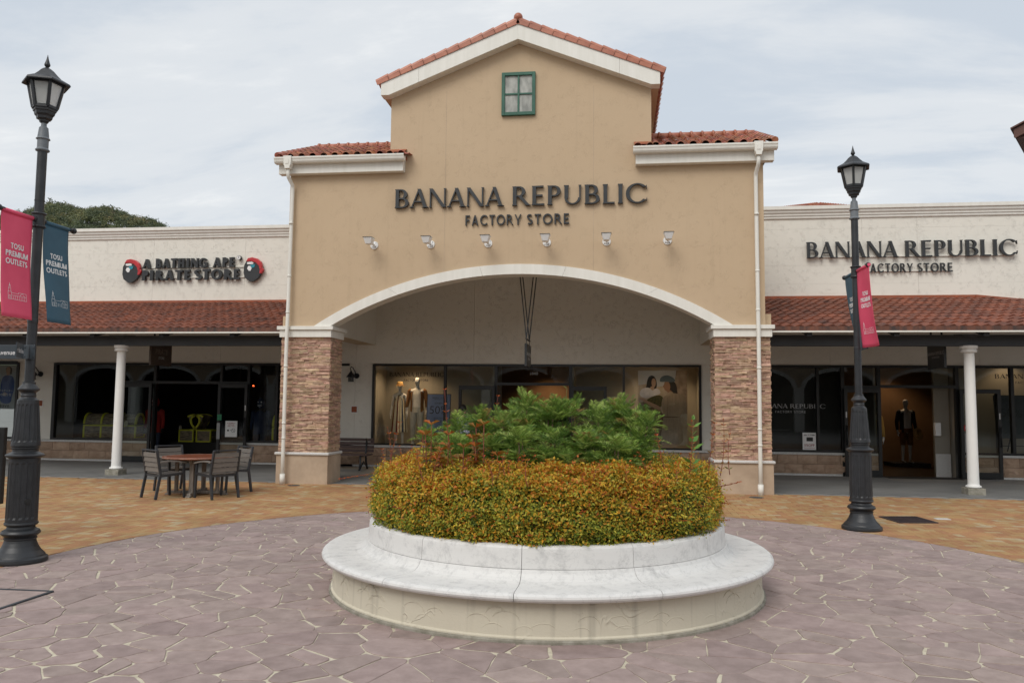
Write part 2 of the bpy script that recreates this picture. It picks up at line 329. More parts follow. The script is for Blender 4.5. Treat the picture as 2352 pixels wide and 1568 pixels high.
    def build(s, name, mats, parent=None, loc=None, bevel=0., kind=None, fix=True):
        """vertices are given in world space; a parent's translation is taken out. loc = own origin in world space"""
        off = Vector(loc) if loc is not None else (wloc(parent) if parent else Vector((0, 0, 0)))
        me = s.mesh(name, mats, off)
        if fix:
            bm = bmesh.new(); bm.from_mesh(me); bmesh.ops.recalc_face_normals(bm, faces=bm.faces); bm.to_mesh(me); bm.free()
        o = bpy.data.objects.new(name, me); COL.objects.link(o)
        if parent: o.parent = parent
        if loc is not None: o.location = off-(wloc(parent) if parent else Vector((0, 0, 0)))
        if bevel > 0:
            md = o.modifiers.new('bevel', 'BEVEL'); md.width = bevel; md.segments = 2; md.limit_method = 'ANGLE'; md.angle_limit = R(40)
        if kind: o['kind'] = kind
        return o
def inst(name, me, parent=None, loc=(0, 0, 0), rot=(0, 0, 0), scale=(1, 1, 1)):
    o = bpy.data.objects.new(name, me); COL.objects.link(o); o.parent = parent
    o.location = Vector(loc)-(wloc(parent) if parent else Vector((0, 0, 0))); o.rotation_euler = rot; o.scale = scale
    return o
def copy_tree(o, parent=None):
    c = o.copy(); COL.objects.link(c); c.parent = parent
    for ch in list(o.children): copy_tree(ch, c)
    return c
def quad_cloud(name, V, F, C, mat, parent=None, loc=None, kind=None):
    """big leaf meshes from numpy arrays: V (n,3), F (m,3|4), C (n,3) colour per vertex"""
    off = Vector(loc) if loc is not None else (wloc(parent) if parent else Vector((0, 0, 0)))
    V = V-np.array(off); me = bpy.data.meshes.new(name); n, m, k = len(V), len(F), F.shape[1]
    me.vertices.add(n); me.vertices.foreach_set('co', V.astype(np.float32).ravel())
    me.loops.add(m*k); me.loops.foreach_set('vertex_index', F.astype(np.int32).ravel())
    me.polygons.add(m); me.polygons.foreach_set('loop_start', np.arange(0, m*k, k, dtype=np.int32)); me.polygons.foreach_set('loop_total', np.full(m, k, dtype=np.int32))
    me.update(calc_edges=True); me.validate()
    at = me.attributes.new('leaf_colour', 'FLOAT_COLOR', 'POINT'); at.data.foreach_set('color', np.c_[C, np.ones(n)].astype(np.float32).ravel())
    me.materials.append(MATS[mat])
    o = bpy.data.objects.new(name, me); COL.objects.link(o)
    if parent: o.parent = parent
    if loc is not None: o.location = off-(wloc(parent) if parent else Vector((0, 0, 0)))
    if kind: o['kind'] = kind
    return o
# ------------------------------------------------------------------ letter shapes (all cut from strokes)
class Face:
    """thick, thin = stroke widths, serif = flare at stroke ends, all relative to a cap height of 1"""
    def __init__(s, thick, thin, serif, wid=1.): s.T, s.t, s.s, s.w = thick, thin, serif, wid
    def stem(s, x, y0=0, y1=1, w=None):
        w = (s.T if w is None else w)/2; e = s.s; k = .07 if e else 0
        return ('poly', [(x-w-e, y0), (x+w+e, y0), (x+w, y0+k), (x+w, y1-k), (x+w+e, y1), (x-w-e, y1), (x-w, y1-k), (x-w, y0+k)] if e else [(x-w, y0), (x+w, y0), (x+w, y1), (x-w, y1)])
    def diag(s, x0, y0, x1, y1, w):
        return ('poly', [(x0-w/2, y0), (x0+w/2, y0), (x1+w/2, y1), (x1-w/2, y1)] if y0 < y1 else [(x0-w/2, y0), (x1-w/2, y1), (x1+w/2, y1), (x0+w/2, y0)])
    def bar(s, x0, x1, y, e=0.):
        h = s.t/2; return ('poly', [(x0, y-h), (x1, y-h-e*.4), (x1+e*.3, y+h+e*.4), (x0, y+h)])
    def arc(s, cx, cy, rx, ry, a0, a1, n=18, th=None, tt=None):
        T = s.T if th is None else th; t = s.t if tt is None else tt; A, B = [], []
        for k in range(n+1):
            a = R(a0+(a1-a0)*k/n); A.append((cx+rx*math.cos(a), cy+ry*math.sin(a))); B.append((cx+(rx-T)*math.cos(a), cy+(ry-t)*math.sin(a)))
        return ('strip', A, B)
    def bowl(s, x0, x1, y0, y1):
        rx = min((x1-x0)*.62, (y1-y0)*.75); xm = x1-rx; A = [(x0, y1)]; B = [(x0, y1-s.t)]; ym, ry = (y0+y1)/2, (y1-y0)/2
        for k in range(13):
            a = R(90-180*k/12); A.append((xm+rx*math.cos(a), ym+ry*math.sin(a))); B.append((xm+(rx-s.T*.95)*math.cos(a), ym+(ry-s.t)*math.sin(a)))
        A.append((x0, y0)); B.append((x0, y0+s.t)); return ('strip', A, B)
    def spine(s, pts, ws):
        A, B = [], []
        for i, p in enumerate(pts):
            q0, q1 = pts[max(i-1, 0)], pts[min(i+1, len(pts)-1)]; d = Vector((q1[0]-q0[0], q1[1]-q0[1])).normalized(); nx, ny = -d.y, d.x; h = ws[i]/2
            A.append((p[0]+nx*h, p[1]+ny*h)); B.append((p[0]-nx*h, p[1]-ny*h))
        return ('strip', A, B)
    def glyph(s, ch):
        T, t, e = s.T, s.t, s.s; l = T/2+e
        if ch == 'A': return [s.diag(.04+t/2, 0, .42, 1, t), s.diag(.80-T*.4, 0, .42, 1, T)]+[s.bar(.2, .64, .32)]+([('poly', [(-.03, 0), (.2, 0), (.15, .05), (.02, .05)]), ('poly', [(.56, 0), (.9, 0), (.82, .05), (.64, .05)])] if e else []), .86
        if ch == 'B': return [s.stem(l), s.bowl(l, .60, .5-t/2, 1), s.bowl(l, .68, 0, .5+t/2)], .70
        if ch == 'C': return [s.arc(.50, .5, .50, .515, 42, 318, 26)]+([('poly', [(.86, .86), (.92, .70), (.90, .93)]), ('poly', [(.86, .14), (.93, .30), (.90, .09)])] if e else []), .92
        if ch == 'E': return [s.stem(l), s.bar(l, .52, 1-t/2, e), s.bar(l, .48, .5, e), s.bar(l, .56, t/2, e)], .60
        if ch == 'F': return [s.stem(l), s.bar(l, .52, 1-t/2, e), s.bar(l, .46, .5, e)], .55
        if ch == 'G': return [s.arc(.50, .5, .50, .515, 45, 325, 26), s.stem(.82, 0.04, .48, T), s.bar(.56, .84, .46)], .94
        if ch == 'H': return [s.stem(l), s.stem(.76-l+.06), s.bar(l, .76-l+.06, .5)], .84
        if ch == 'I': return [s.stem(l)], 2*l+.02
        if ch == 'L': return [s.stem(l), s.bar(l, .52, t/2, e)], .56
        if ch == 'M': return [s.stem(t/2+e, 0, 1, t*1.1), s.diag(.5, 0, t/2+e, 1, T), s.diag(.5, 0, .96-t/2, 1, t), s.stem(.98-T/2, 0, 1, T)], 1.02
        if ch == 'N': return [s.stem(t/2+e, 0, 1, t), s.diag(.72, 0, t/2+e+T*.15, 1, T*1.08), s.stem(.76, 0, 1, t)], .84
        if ch == 'O': return [s.arc(.50, .5, .50, .515, 0, 360, 36)], 1.02
        if ch == 'P': return [s.stem(l), s.bowl(l, .60, .44, 1)], .63
        if ch == 'R': return [s.stem(l), s.bowl(l, .60, .46, 1), s.diag(.72, 0, .34, .5, T*1.05)]+([('poly', [(.60, 0), (.86, 0), (.76, .05), (.62, .05)])] if e else []), .78
        if ch == 'S':
            pts, ws = [], []
            for k in range(25):
                u = k/24
                if u < .5: a = R(45+ (270-45)*u/.5); x, y = .30+.235*math.cos(a), .745+(.255-t/2)*math.sin(a)
                else: a = R(90-(90+135)*(u-.5)/.5); x, y = .30+.255*math.cos(a), .255+(.255-t/2)*math.sin(a)-.0
                if u >= .5: y = .245+(.245+t*.02)*math.sin(a)
                else: y = .75+(.25-t/2)*math.sin(a)
                if u >= .5: y = .25+(.25-t/2)*math.sin(a)+ (t*.5)*(1-(u-.5)/.5)*0
                pts.append((x, y)); ws.append(t+(T-t)*math.exp(-((u-.5)/.22)**2))
            return [s.spine(pts, ws)], .62
        if ch == 'T': return [s.stem(.33), s.bar(.0, .66, 1-t/2, e)], .68
        if ch == 'U': return [('poly', [(l-T/2, .32), (l+T/2, .32), (l+T/2, .94), (l+T/2+e, 1), (l-T/2-e, 1), (l-T/2, .94)]), ('poly', [(.72-t/2, .32), (.72+t/2, .32), (.72+t/2, .94), (.72+t/2+e, 1), (.72-t/2-e, 1), (.72-t/2, .94)]), s.arc((l-T/2+.72+t/2)/2, .34, (.72+t/2-l+T/2)/2, .345, 180, 360, 16, th=(T+t)/2)], .82
        if ch == 'Y': return [s.stem(.38, 0, .5), s.diag(.38, .42, .06, 1, T), s.diag(.38, .42, .70, 1, t)], .76
        if ch == 'D': return [s.stem(l), s.bowl(l, .78, 0, 1)], .82
        return [], .3
    def width(s, txt, track): return sum(s.glyph(c)[1]*s.w+track for c in txt)-track
def text_meshes(face, txt, height, track):
    """list of (char, [strokes], x0) with x measured from the left, scaled to height"""
    out, x = [], 0.
    for c in txt:
        g, wd = face.glyph(c)
        if g: out.append((c, g, x*height))
        x += wd*face.w+track
    return out, (x-track)*height
def add_glyph(mb, strokes, h, fn, t0, t1, wid=1., mi=0):
    for i, st in enumerate(strokes):
        d = (t1-t0)/abs(t1-t0)*.0012*i
        if st[0] == 'poly': mb.prism([(u*h*wid, v*h) for u, v in st[1]], fn, t0, t1+d, mi)
        else: mb.strip([(u*h*wid, v*h) for u, v in st[1]], [(u*h*wid, v*h) for u, v in st[2]], fn, t0, t1+d, mi)
def write_line(parent, face, txt, x0, z0, width, height, fn_of, depth, mat, each=True, name='letter', track=.1, t0=0.):
    """letters along a line; fn_of(u,v,t) maps metres along / up / out to 3D. width fits the line"""
    gl, wd = text_meshes(face, txt, height, track); k = width/wd
    objs = []; mb = MB()
    for c, g, x in gl:
        fn = lambda u, v, t, x=x: fn_of(x0+(x+u)*k, z0+v, t)
        if each: mb = MB()
        add_glyph(mb, g, height, fn, t0, depth, face.w, 0)
        if each: objs.append(mb.build(name, mat, parent))
    if not each: objs.append(mb.build(name, mat, parent))
    return objs
def bfont(txt, size, name, mat, parent, matrix, bold=0., align='CENTER', thick=.0):
    cu = bpy.data.curves.new('text', 'FONT'); cu.body = txt; cu.size = size; cu.align_x = align; cu.align_y = 'CENTER'; cu.offset = bold; cu.extrude = thick; cu.resolution_u = 3
    o = bpy.data.objects.new('text', cu); COL.objects.link(o)
    me = bpy.data.meshes.new_from_object(o.evaluated_get(bpy.context.evaluated_depsgraph_get())); bpy.data.objects.remove(o)
    me.materials.clear(); me.materials.append(MATS[mat]); me.name = name
    me.transform(Matrix.Translation(-(wloc(parent) if parent else Vector()))@matrix)
    ob = bpy.data.objects.new(name, me); COL.objects.link(ob); ob.parent = parent; return ob
FACE_Y = Matrix(((1, 0, 0, 0), (0, 0, -1, 0), (0, 1, 0, 0), (0, 0, 0, 1)))     # text standing up, read from -Y
OPT = Face(.165, .062, .035); SANS = Face(.15, .135, 0., .9); FAT = Face(.27, .17, .06); GROT = Face(.19, .175, 0., .98)
# ------------------------------------------------------------------ ground
PC = Vector((-.648, 7.577, 0)); RING = 5.33
g = MB(); g.add([(-900, -900, -.03), (900, -900, -.03), (900, 900, -.03), (-900, 900, -.03)], [(0, 1, 2, 3)])
tag(g.build('ground', 'concrete'), kind='structure')
# grey walkway under the arcade
g = MB(); g.box(-24, 14, 15.78, 20.19, -.029, 0.0)
walk = tag(g.build('walkway', 'concrete'), kind='structure')
def walk_tiles():
    m, nt, b = principled('walk_tile'); b.inputs['Roughness'].default_value = .6
    p = N(nt, 'ShaderNodeNewGeometry').outputs['Position']
    nz = N(nt, 'ShaderNodeTexNoise', i_Scale=1.1, i_Detail=8.); L(nt, p, nz.inputs['Vector'])
    r = N(nt, 'ShaderNodeValToRGB'); r.color_ramp.elements[0].position = .3; r.color_ramp.elements[1].position = .7
    r.color_ramp.elements[0].color = (.155, .155, .15, 1); r.color_ramp.elements[1].color = (.225, .222, .213, 1); L(nt, nz.outputs[0], r.inputs[0]); L(nt, r.outputs[0], b.inputs['Base Color'])
walk_tiles()
wt = MB()
s_ = .30
c45 = math.sqrt(.5)
tiles = []
for i in range(-130, 130):
    for j in range(-130, 130):
        x = -5+(i-j)*s_*c45; y = 18+(i+j)*s_*c45
        if -18 < x < 10.5 and 15.78+.21 < y < 20.19-.21: tiles.append((x, y))
h_ = s_*c45-.004
for x, y in tiles: wt.add([(x-h_, y, .004), (x, y-h_, .004), (x+h_, y, .004), (x, y+h_, .004)], [(0, 1, 2, 3)])
wt.build('walkway_tiles', 'walk_tile', walk, kind='stuff', fix=False)

# ---- brick paving, herringbone; the nearest bricks are objects of their own
bed = MB(); bed.add([(-26, 3, -.012), (16, 3, -.012), (16, 15.78, -.012), (-26, 15.78, -.012)], [(0, 1, 2, 3)])
brick_ground = tag(bed.build('brick_paving', 'paver_bed'), kind='structure')
def clip(poly, n, d):
    """keep n.p <= d"""
    out = []
    for i in range(len(poly)):
        a, b = poly[i], poly[(i+1) % len(poly)]; da, db = n[0]*a[0]+n[1]*a[1]-d, n[0]*b[0]+n[1]*b[1]-d
        if da <= 0: out.append(a)
        if (da < 0 < db) or (db < 0 < da):
            t = da/(da-db); out.append((a[0]+(b[0]-a[0])*t, a[1]+(b[1]-a[1])*t))
    return out
def in_view(x, y, z=0., m=.06):
    d = Vector((x, y, z-1.65)); dz = d.dot(F_)
    if dz < .3: return False
    return abs(d.dot(R_)/dz) < .6426+m and abs(d.dot(U_)/dz) < .4285+m
bw, bl, gp = .105, .21, .0035
# pattern by lattice: a lying brick at (0,0)-(2,1) and a standing brick at (2,0)... repeats on (1,1) and (2,-2)
whole = []
for a in range(-160, 160):
    for b in range(-160, 160):
        ox, oy = (a+2*b)*bw-4., (a-2*b)*bw+11.
        whole.append((ox+bw, oy+bw/2, 0)); whole.append((ox+bw*2.5, oy, 1)) 
pieces = []
for cx, cy, k in whole:
    if not (-17 < cx < 11 and 5 < cy < 15.7): continue
    r = math.hypot(cx-PC.x, cy-PC.y)
    if r < RING-.12 or not in_view(cx, cy): continue
    hx, hy = (bl/2-gp/2, bw/2-gp/2) if k == 0 else (bw/2-gp/2, bl/2-gp/2)
    if r > RING+.13 and cy < 15.65: pieces.append((cx, cy, k, None)); continue
    poly = [(cx-hx, cy-hy), (cx+hx, cy-hy), (cx+hx, cy+hy), (cx-hx, cy+hy)]
    nx, ny = (cx-PC.x)/r, (cy-PC.y)/r
    poly = clip(poly, (-nx, -ny), -(nx*PC.x+ny*PC.y+RING+.012)); poly = clip(poly, (0, 1), 15.775) if len(poly) > 2 else poly
    if len(poly) > 2: pieces.append((cx, cy, k, poly))
pieces.sort(key=lambda p: p[0]**2+p[1]**2+(0 if p[3] is None else 400))
def brick_mesh():
    b = MB(); hx, hy, c = bl/2-gp/2, bw/2-gp/2, .004
    b.add([(-hx, -hy, -.02), (hx, -hy, -.02), (hx, hy, -.02), (-hx, hy, -.02), (-hx, -hy, -c), (hx, -hy, -c), (hx, hy, -c), (-hx, hy, -c), (-hx+c, -hy+c, 0), (hx-c, -hy+c, 0), (hx-c, hy-c, 0), (-hx+c, hy-c, 0)],
          [(0, 1, 5, 4), (1, 2, 6, 5), (2, 3, 7, 6), (3, 0, 4, 7), (4, 5, 9, 8), (5, 6, 10, 9), (6, 7, 11, 10), (7, 4, 8, 11), (8, 9, 10, 11)])
    return b
BM_ = brick_mesh(); bme = BM_.mesh('brick', 'paver')
rest = MB()
for n_, (cx, cy, k, poly) in enumerate(pieces):
    dz = random.uniform(-.0012, .0012)
    if n_ < 300 and poly is None: inst('brick', bme, brick_ground, (cx, cy, dz), (random.uniform(-.006, .006), random.uniform(-.006, .006), PI/2*k+random.uniform(-.012, .012)))
    elif poly is None:
        tx, ty = random.uniform(-.008, .008), random.uniform(-.008, .008)
        rest.add([((cx+x, cy+y, z+dz+tx*x+ty*y) if k == 0 else (cx-y, cy+x, z+dz+tx*x+ty*y)) for x, y, z in BM_.v], BM_.f)
    else:
        n = len(poly); rest.add([(x, y, -.02) for x, y in poly]+[(x, y, dz) for x, y in poly], [tuple(range(n, 2*n))]+[(q, (q+1) % n, n+(q+1) % n, n+q) for q in range(n)])
rest.build('bricks', 'paver', brick_ground, kind='stuff', fix=False)

# ---- crazy paving ring round the planter
gr = MB(); n = 96
gr.add([(PC.x, PC.y, -.006)]+[(PC.x+(RING+.002)*math.cos(2*PI*k/n), PC.y+(RING+.002)*math.sin(2*PI*k/n), -.006) for k in range(n)], [(0, k+1, (k+1) % n+1) for k in range(n)])
plaza = tag(gr.build('flagstone_paving', 'grout'), kind='structure')
def voronoi_stones():
    pts = []
    r2 = np.random.default_rng(5)
    tries = 0
    while len(pts) < 1250 and tries < 90000:
        tries += 1
        x, y = r2.uniform(-RING-.4, RING+.4, 2)
        if math.hypot(x, y) > RING+.25: continue
        md = r2.choice([.07, .12, .20, .30], p=[.2, .3, .3, .2])
        if pts:
            a = np.array(pts); 
            if np.min((a[:, 0]-x)**2*.62+(a[:, 1]-y)**2*1.45) < md*md: continue
        pts.append((x, y))
    P = np.array(pts); out = []
    for i, p in enumerate(P):
        poly = [(p[0]-1.6, p[1]-1.6), (p[0]+1.6, p[1]-1.6), (p[0]+1.6, p[1]+1.6), (p[0]-1.6, p[1]+1.6)]
        o = np.argsort(((P-p)**2).sum(1))[1:30]
        for j in o:
            q = P[j]; nx, ny = q-p; l = math.hypot(nx, ny); nx /= l; ny /= l
            h = (hash((min(i, j), max(i, j))) % 1000)/1000.
            gap = .0023 if h < .42 else (.0048 if h < .75 else .0105)
            poly = clip(poly, (nx, ny), nx*(p[0]+q[0])/2+ny*(p[1]+q[1])/2-gap)
            if len(poly) < 3: break
        if len(poly) < 3: continue
        for k in range(72):
            a = 2*PI*k/72
            if any(math.cos(a)*x+math.sin(a)*y > RING for x, y in poly): poly = clip(poly, (math.cos(a), math.sin(a)), RING-.004)
            if len(poly) < 3: break
        if len(poly) < 3 or max(math.hypot(x, y) for x, y in poly) < 1.9: continue
        # knock the corners off, roughen the edges
        rr = random.Random(i); q2 = []; m = len(poly)
        for k in range(m):
            a, b, c = Vector(poly[k-1]), Vector(poly[k]), Vector(poly[(k+1) % m])
            la, lc = (a-b).length, (c-b).length; t = rr.choice([.004, .01, .025, .048]); t = min(t, la*.3, lc*.3)
            q2.append(b+(a-b).normalized()*t if la > 1e-6 else b); q2.append(b+(c-b).normalized()*t if lc > 1e-6 else b)
        q3 = []
        for k in range(len(q2)):
            a, b = q2[k], q2[(k+1) % len(q2)]; l = (b-a).length; q3.append(a)
            cuts = int(l/.14)
            nn = Vector((-(b-a).y, (b-a).x)).normalized() if l > 1e-6 else Vector((0, 0))
            for c_ in range(1, cuts+1): q3.append(a.lerp(b, c_/(cuts+1))+nn*rr.uniform(-.001, .0075))
        out.append([(v.x+PC.x, v.y+PC.y) for v in q3])
    return out
stones = voronoi_stones()
def px_area(poly):
    cx = sum(p[0] for p in poly)/len(poly); cy = sum(p[1] for p in poly)/len(poly)
    a = abs(sum(poly[k-1][0]*poly[k][1]-poly[k][0]*poly[k-1][1] for k in range(len(poly))))/2
    d = math.hypot(cx, cy); return a/d**3 if in_view(cx, cy, 0, .1) else 0.
stones.sort(key=px_area, reverse=True)
def stone_into(mb, poly, tilt):
    n = len(poly); cx = sum(p[0] for p in poly)/n; cy = sum(p[1] for p in poly)/n
    def z(x, y): return tilt[0]*(x-cx)+tilt[1]*(y-cy)+tilt[2]
    ins = []
    for k in range(n):
        a, b = Vector(poly[k]), Vector((cx, cy)); d = (b-a); ins.append(a+d.normalized()*min(.004, d.length*.2))
    vs = [(x, y, -.02) for x, y in poly]+[(x, y, z(x, y)-.002) for x, y in poly]+[(v.x, v.y, z(v.x, v.y)) for v in ins]
    fs = [(k, (k+1) % n, n+(k+1) % n, n+k) for k in range(n)]+[(n+k, n+(k+1) % n, 2*n+(k+1) % n, 2*n+k) for k in range(n)]+[tuple(range(2*n, 3*n))]
    mb.add(vs, fs)
rest = MB()
for i, poly in enumerate(stones):
    t = (random.uniform(-.004, .004), random.uniform(-.004, .004), random.uniform(-.0015, .0015))
    if i < 300:
        cx = sum(p[0] for p in poly)/len(poly); cy = sum(p[1] for p in poly)/len(poly); m = MB(); stone_into(m, poly, t); m.build('flagstone', 'flagstone', plaza, loc=(cx, cy, 0), fix=False)
    else: stone_into(rest, poly, t)
rest.build('flagstones', 'flagstone', plaza, kind='stuff', fix=False)

# access cover set into the flagstones (lower left)
cv = tag(empty('access_cover', (-5.3, 6.1, 0)), 'paved access cover with dark metal rim, lower left of the paving', 'cover')
m = MB(); A_ = [(-4.80, 6.44), (-4.80, 5.72), (-6.0, 5.70), (-6.0, 6.42)]
m.prism([(-6.0, 5.70), (-4.80, 5.72), (-4.80, 6.44), (-6.0, 6.42)], lambda u, v, t: (u, v, t), -.005, .005); m.build('lid', 'flagstone', cv)
m = MB()
for p_, q_ in ((0, 1), (1, 2), (2, 3), (3, 0)): m.beam((*A_[p_], .004), (*A_[q_], .004), .03, .012)
m.build('rim', 'dark_steel', cv)
# drain grate in the bricks (right)
G = [(3.97, 12.83), (4.52, 12.93), (4.60, 12.31), (4.06, 12.22)]
dg = tag(empty('drain_grate', (4.29, 12.57, 0)), 'dark iron drain grate set in orange bricks beside the lamp post', 'grate')
m = MB()
for k in range(4): m.beam((*G[k], .006), (*G[(k+1) % 4], .006), .03, .014)
m.prism(G, lambda u, v, t: (u, v, t), .0, .002); m.build('frame', 'grate_iron', dg)
for k in range(1, 12):
    t = k/12; m = MB(); a = Vector(G[0]).lerp(Vector(G[1]), t); b = Vector(G[3]).lerp(Vector(G[2]), t); m.beam((a.x, a.y, .006), (b.x, b.y, .006), .022, .013); m.build('bar', 'grate_iron', dg)
for nm, x, y, rr, lab in (('pipe_cover', 2.55, 15.1, .13, 'small round metal cover in the bricks by the right pillar'), ('pipe_cover', -6.3, 15.25, .12, 'small round metal cover in the bricks by the left pillar')):
    m = MB(); m.lathe([(rr, -.004), (rr, .005), (rr*.9, .007), (.0001, .007)], 20, (x, y)); tag(m.build(nm, 'dark_steel', loc=(x, y, 0)), lab, 'cover')
m = MB(); m.box(4.75, 4.95, 12.72, 12.86, -.003, .005); tag(m.build('valve_cover', 'ledge_granite', loc=(4.85, 12.79, 0)), 'small pale square cover in the bricks behind the drain grate', 'cover')
# ------------------------------------------------------------------ buildings
YF, YS, CX = 15.6, 20.2, -1.935
def wall_panels(parent, x0, x1, z0, z1, xs, dz, y, mat='cream_render', holes=()):
    """siding boards with fine joints; boards are parts of the wall. holes: (xa,xb,za,zb) left open"""
    xs = [x0]+[x for x in xs if x0 < x < x1]+[x1]; zs = []; z = z0
    while z < z1-1e-4: zs.append((z, min(z+dz, z1))); z += dz
    for a, b in zip(xs[:-1], xs[1:]):
        for c, d in zs:
            segs = [(a, b)]
            for (ha, hb, hc, hd) in holes:
                if d <= hc+.01 or c >= hd-.01: continue
                ns = []
                for p, q in segs:
                    if hb <= p or ha >= q: ns.append((p, q)); continue
                    if ha > p+.02: ns.append((p, ha))
                    if hb < q-.02: ns.append((hb, q))
                segs = ns
            for p, q in segs:
                m = MB(); m.box(p+.0018, q-.0018, y, y+.03, c+.0009, d-.0009); m.build('wall_panel', mat, parent)

center = tag(empty('gabled_store_building', (CX, YF, 0)), 'tan gabled store building with wide white arch and stone pillars', 'building')
# --- facade wall with arch opening
def arc_z(x, half, rise, zb):
    r = (half*half+rise*rise)/(2*rise); d = x-CX
    return zb+math.sqrt(max(r*r-d*d, 0))-(r-rise)
def top_z(x):
    d = abs(x-CX); return 6.62 if d > 2.65 else 9.02-.397*d
m = MB(); xs = sorted(set([round(v, 4) for v in list(np.linspace(-6.715, 2.845, 57))+[CX-2.65, CX+2.65, CX-2.6501, CX+2.6501, CX, CX-4.187, CX+4.187]]))
def bot_z(x): return arc_z(x, 4.187, 1.236, 3.185) if abs(x-CX) < 4.187 else 3.185
for a, b in zip(xs[:-1], xs[1:]):
    c = (a+b)/2
    ta, tb = (top_z(a), top_z(b)) if (abs(a-CX) > 2.65) == (abs(b-CX) > 2.65) else (top_z(c), top_z(c))
    m.add([(a, YF, bot_z(a)), (b, YF, bot_z(b)), (b, YF, tb), (a, YF, ta), (a, YF+.33, bot_z(a)), (b, YF+.33, bot_z(b)), (b, YF+.33, tb), (a, YF+.33, ta)], [(0, 1, 2, 3), (7, 6, 5, 4), (0, 4, 5, 1), (3, 2, 6, 7)])
m.add([(-6.715, YF, 3.185), (-6.715, YF+.33, 3.185), (-6.715, YF+.33, 6.62), (-6.715, YF, 6.62)], [(0, 1, 2, 3)]); m.add([(2.845, YF, 3.185), (2.845, YF+.33, 3.185), (2.845, YF+.33, 6.62), (2.845, YF, 6.62)], [(0, 3, 2, 1)])
for sx in (-1, 1): m.add([(CX+sx*2.65, YF, 6.6), (CX+sx*2.65, YF+.33, 6.6), (CX+sx*2.65, YF+.33, 7.97), (CX+sx*2.65, YF, 7.97)], [(0, 1, 2, 3)])
fac = m.build('facade_wall', 'tan_render', center, fix=False)
m = MB(); m.box(-6.7, -6.22, YF+.33, YS-.002, 3.15, 6.6); m.build('side_wall', ['tan_render'], center)
m = MB(); m.box(2.11, 2.83, YF+.33, YS-.002, 3.15, 6.6); m.build('side_wall', ['tan_render'], center)
m = MB(); m.box(-6.219, -6.205, YF+.335, YS-.002, 3.152, 5.6); m.build('side_lining', 'cream_render', center)
m = MB(); m.box(2.09, 2.108, YF+.335, YS-.002, 3.152, 5.6); m.build('side_lining', 'cream_render', center)
m = MB(); m.box(-6.2, 2.085, YF+.335, YS-.002, 5.3, 5.4); m.build('porch_ceiling', 'cream_render', center)
for sx in (-1, 1):   # upper storey side walls behind the gable
    m = MB(); x = CX+sx*2.6; m.box(min(x, x-sx*.2), max(x, x-sx*.2), YF+.33, 23, 6.0, 7.95); m.build('upper_side_wall', 'tan_render', center)
# fine render joints
for x in (-3.42, -.42):
    m = MB(); m.box(x-.004, x+.004, YF-.001, YF+.01, bot_z(x)+.01, min(top_z(x)-.4, 8.1)); m.build('render_joint', 'plinth_render', center)
# --- arch band, in four lengths with joints
def band(a0, a1):
    m = MB(); n = 14; A, B = [], []
    for k in range(n+1):
        t = a0+(a1-a0)*k/n; A.append((CX+t*4.187, arc_z(CX+t*4.187, 4.187, 1.236, 3.185))); B.append((CX+t*3.836, arc_z(CX+t*3.836, 3.836, 1.035, 3.185)))
    m.strip(A, B, lambda u, v, t: (u, t, v), YF-.035, YF+.345); return m
for a0, a1 in ((-1, -.63), (-.6292, -.18), (-.1792, .235), (.2358, .66), (.6608, 1)): band(a0, a1).build('arch_band', 'cream_trim', center, bevel=.002)
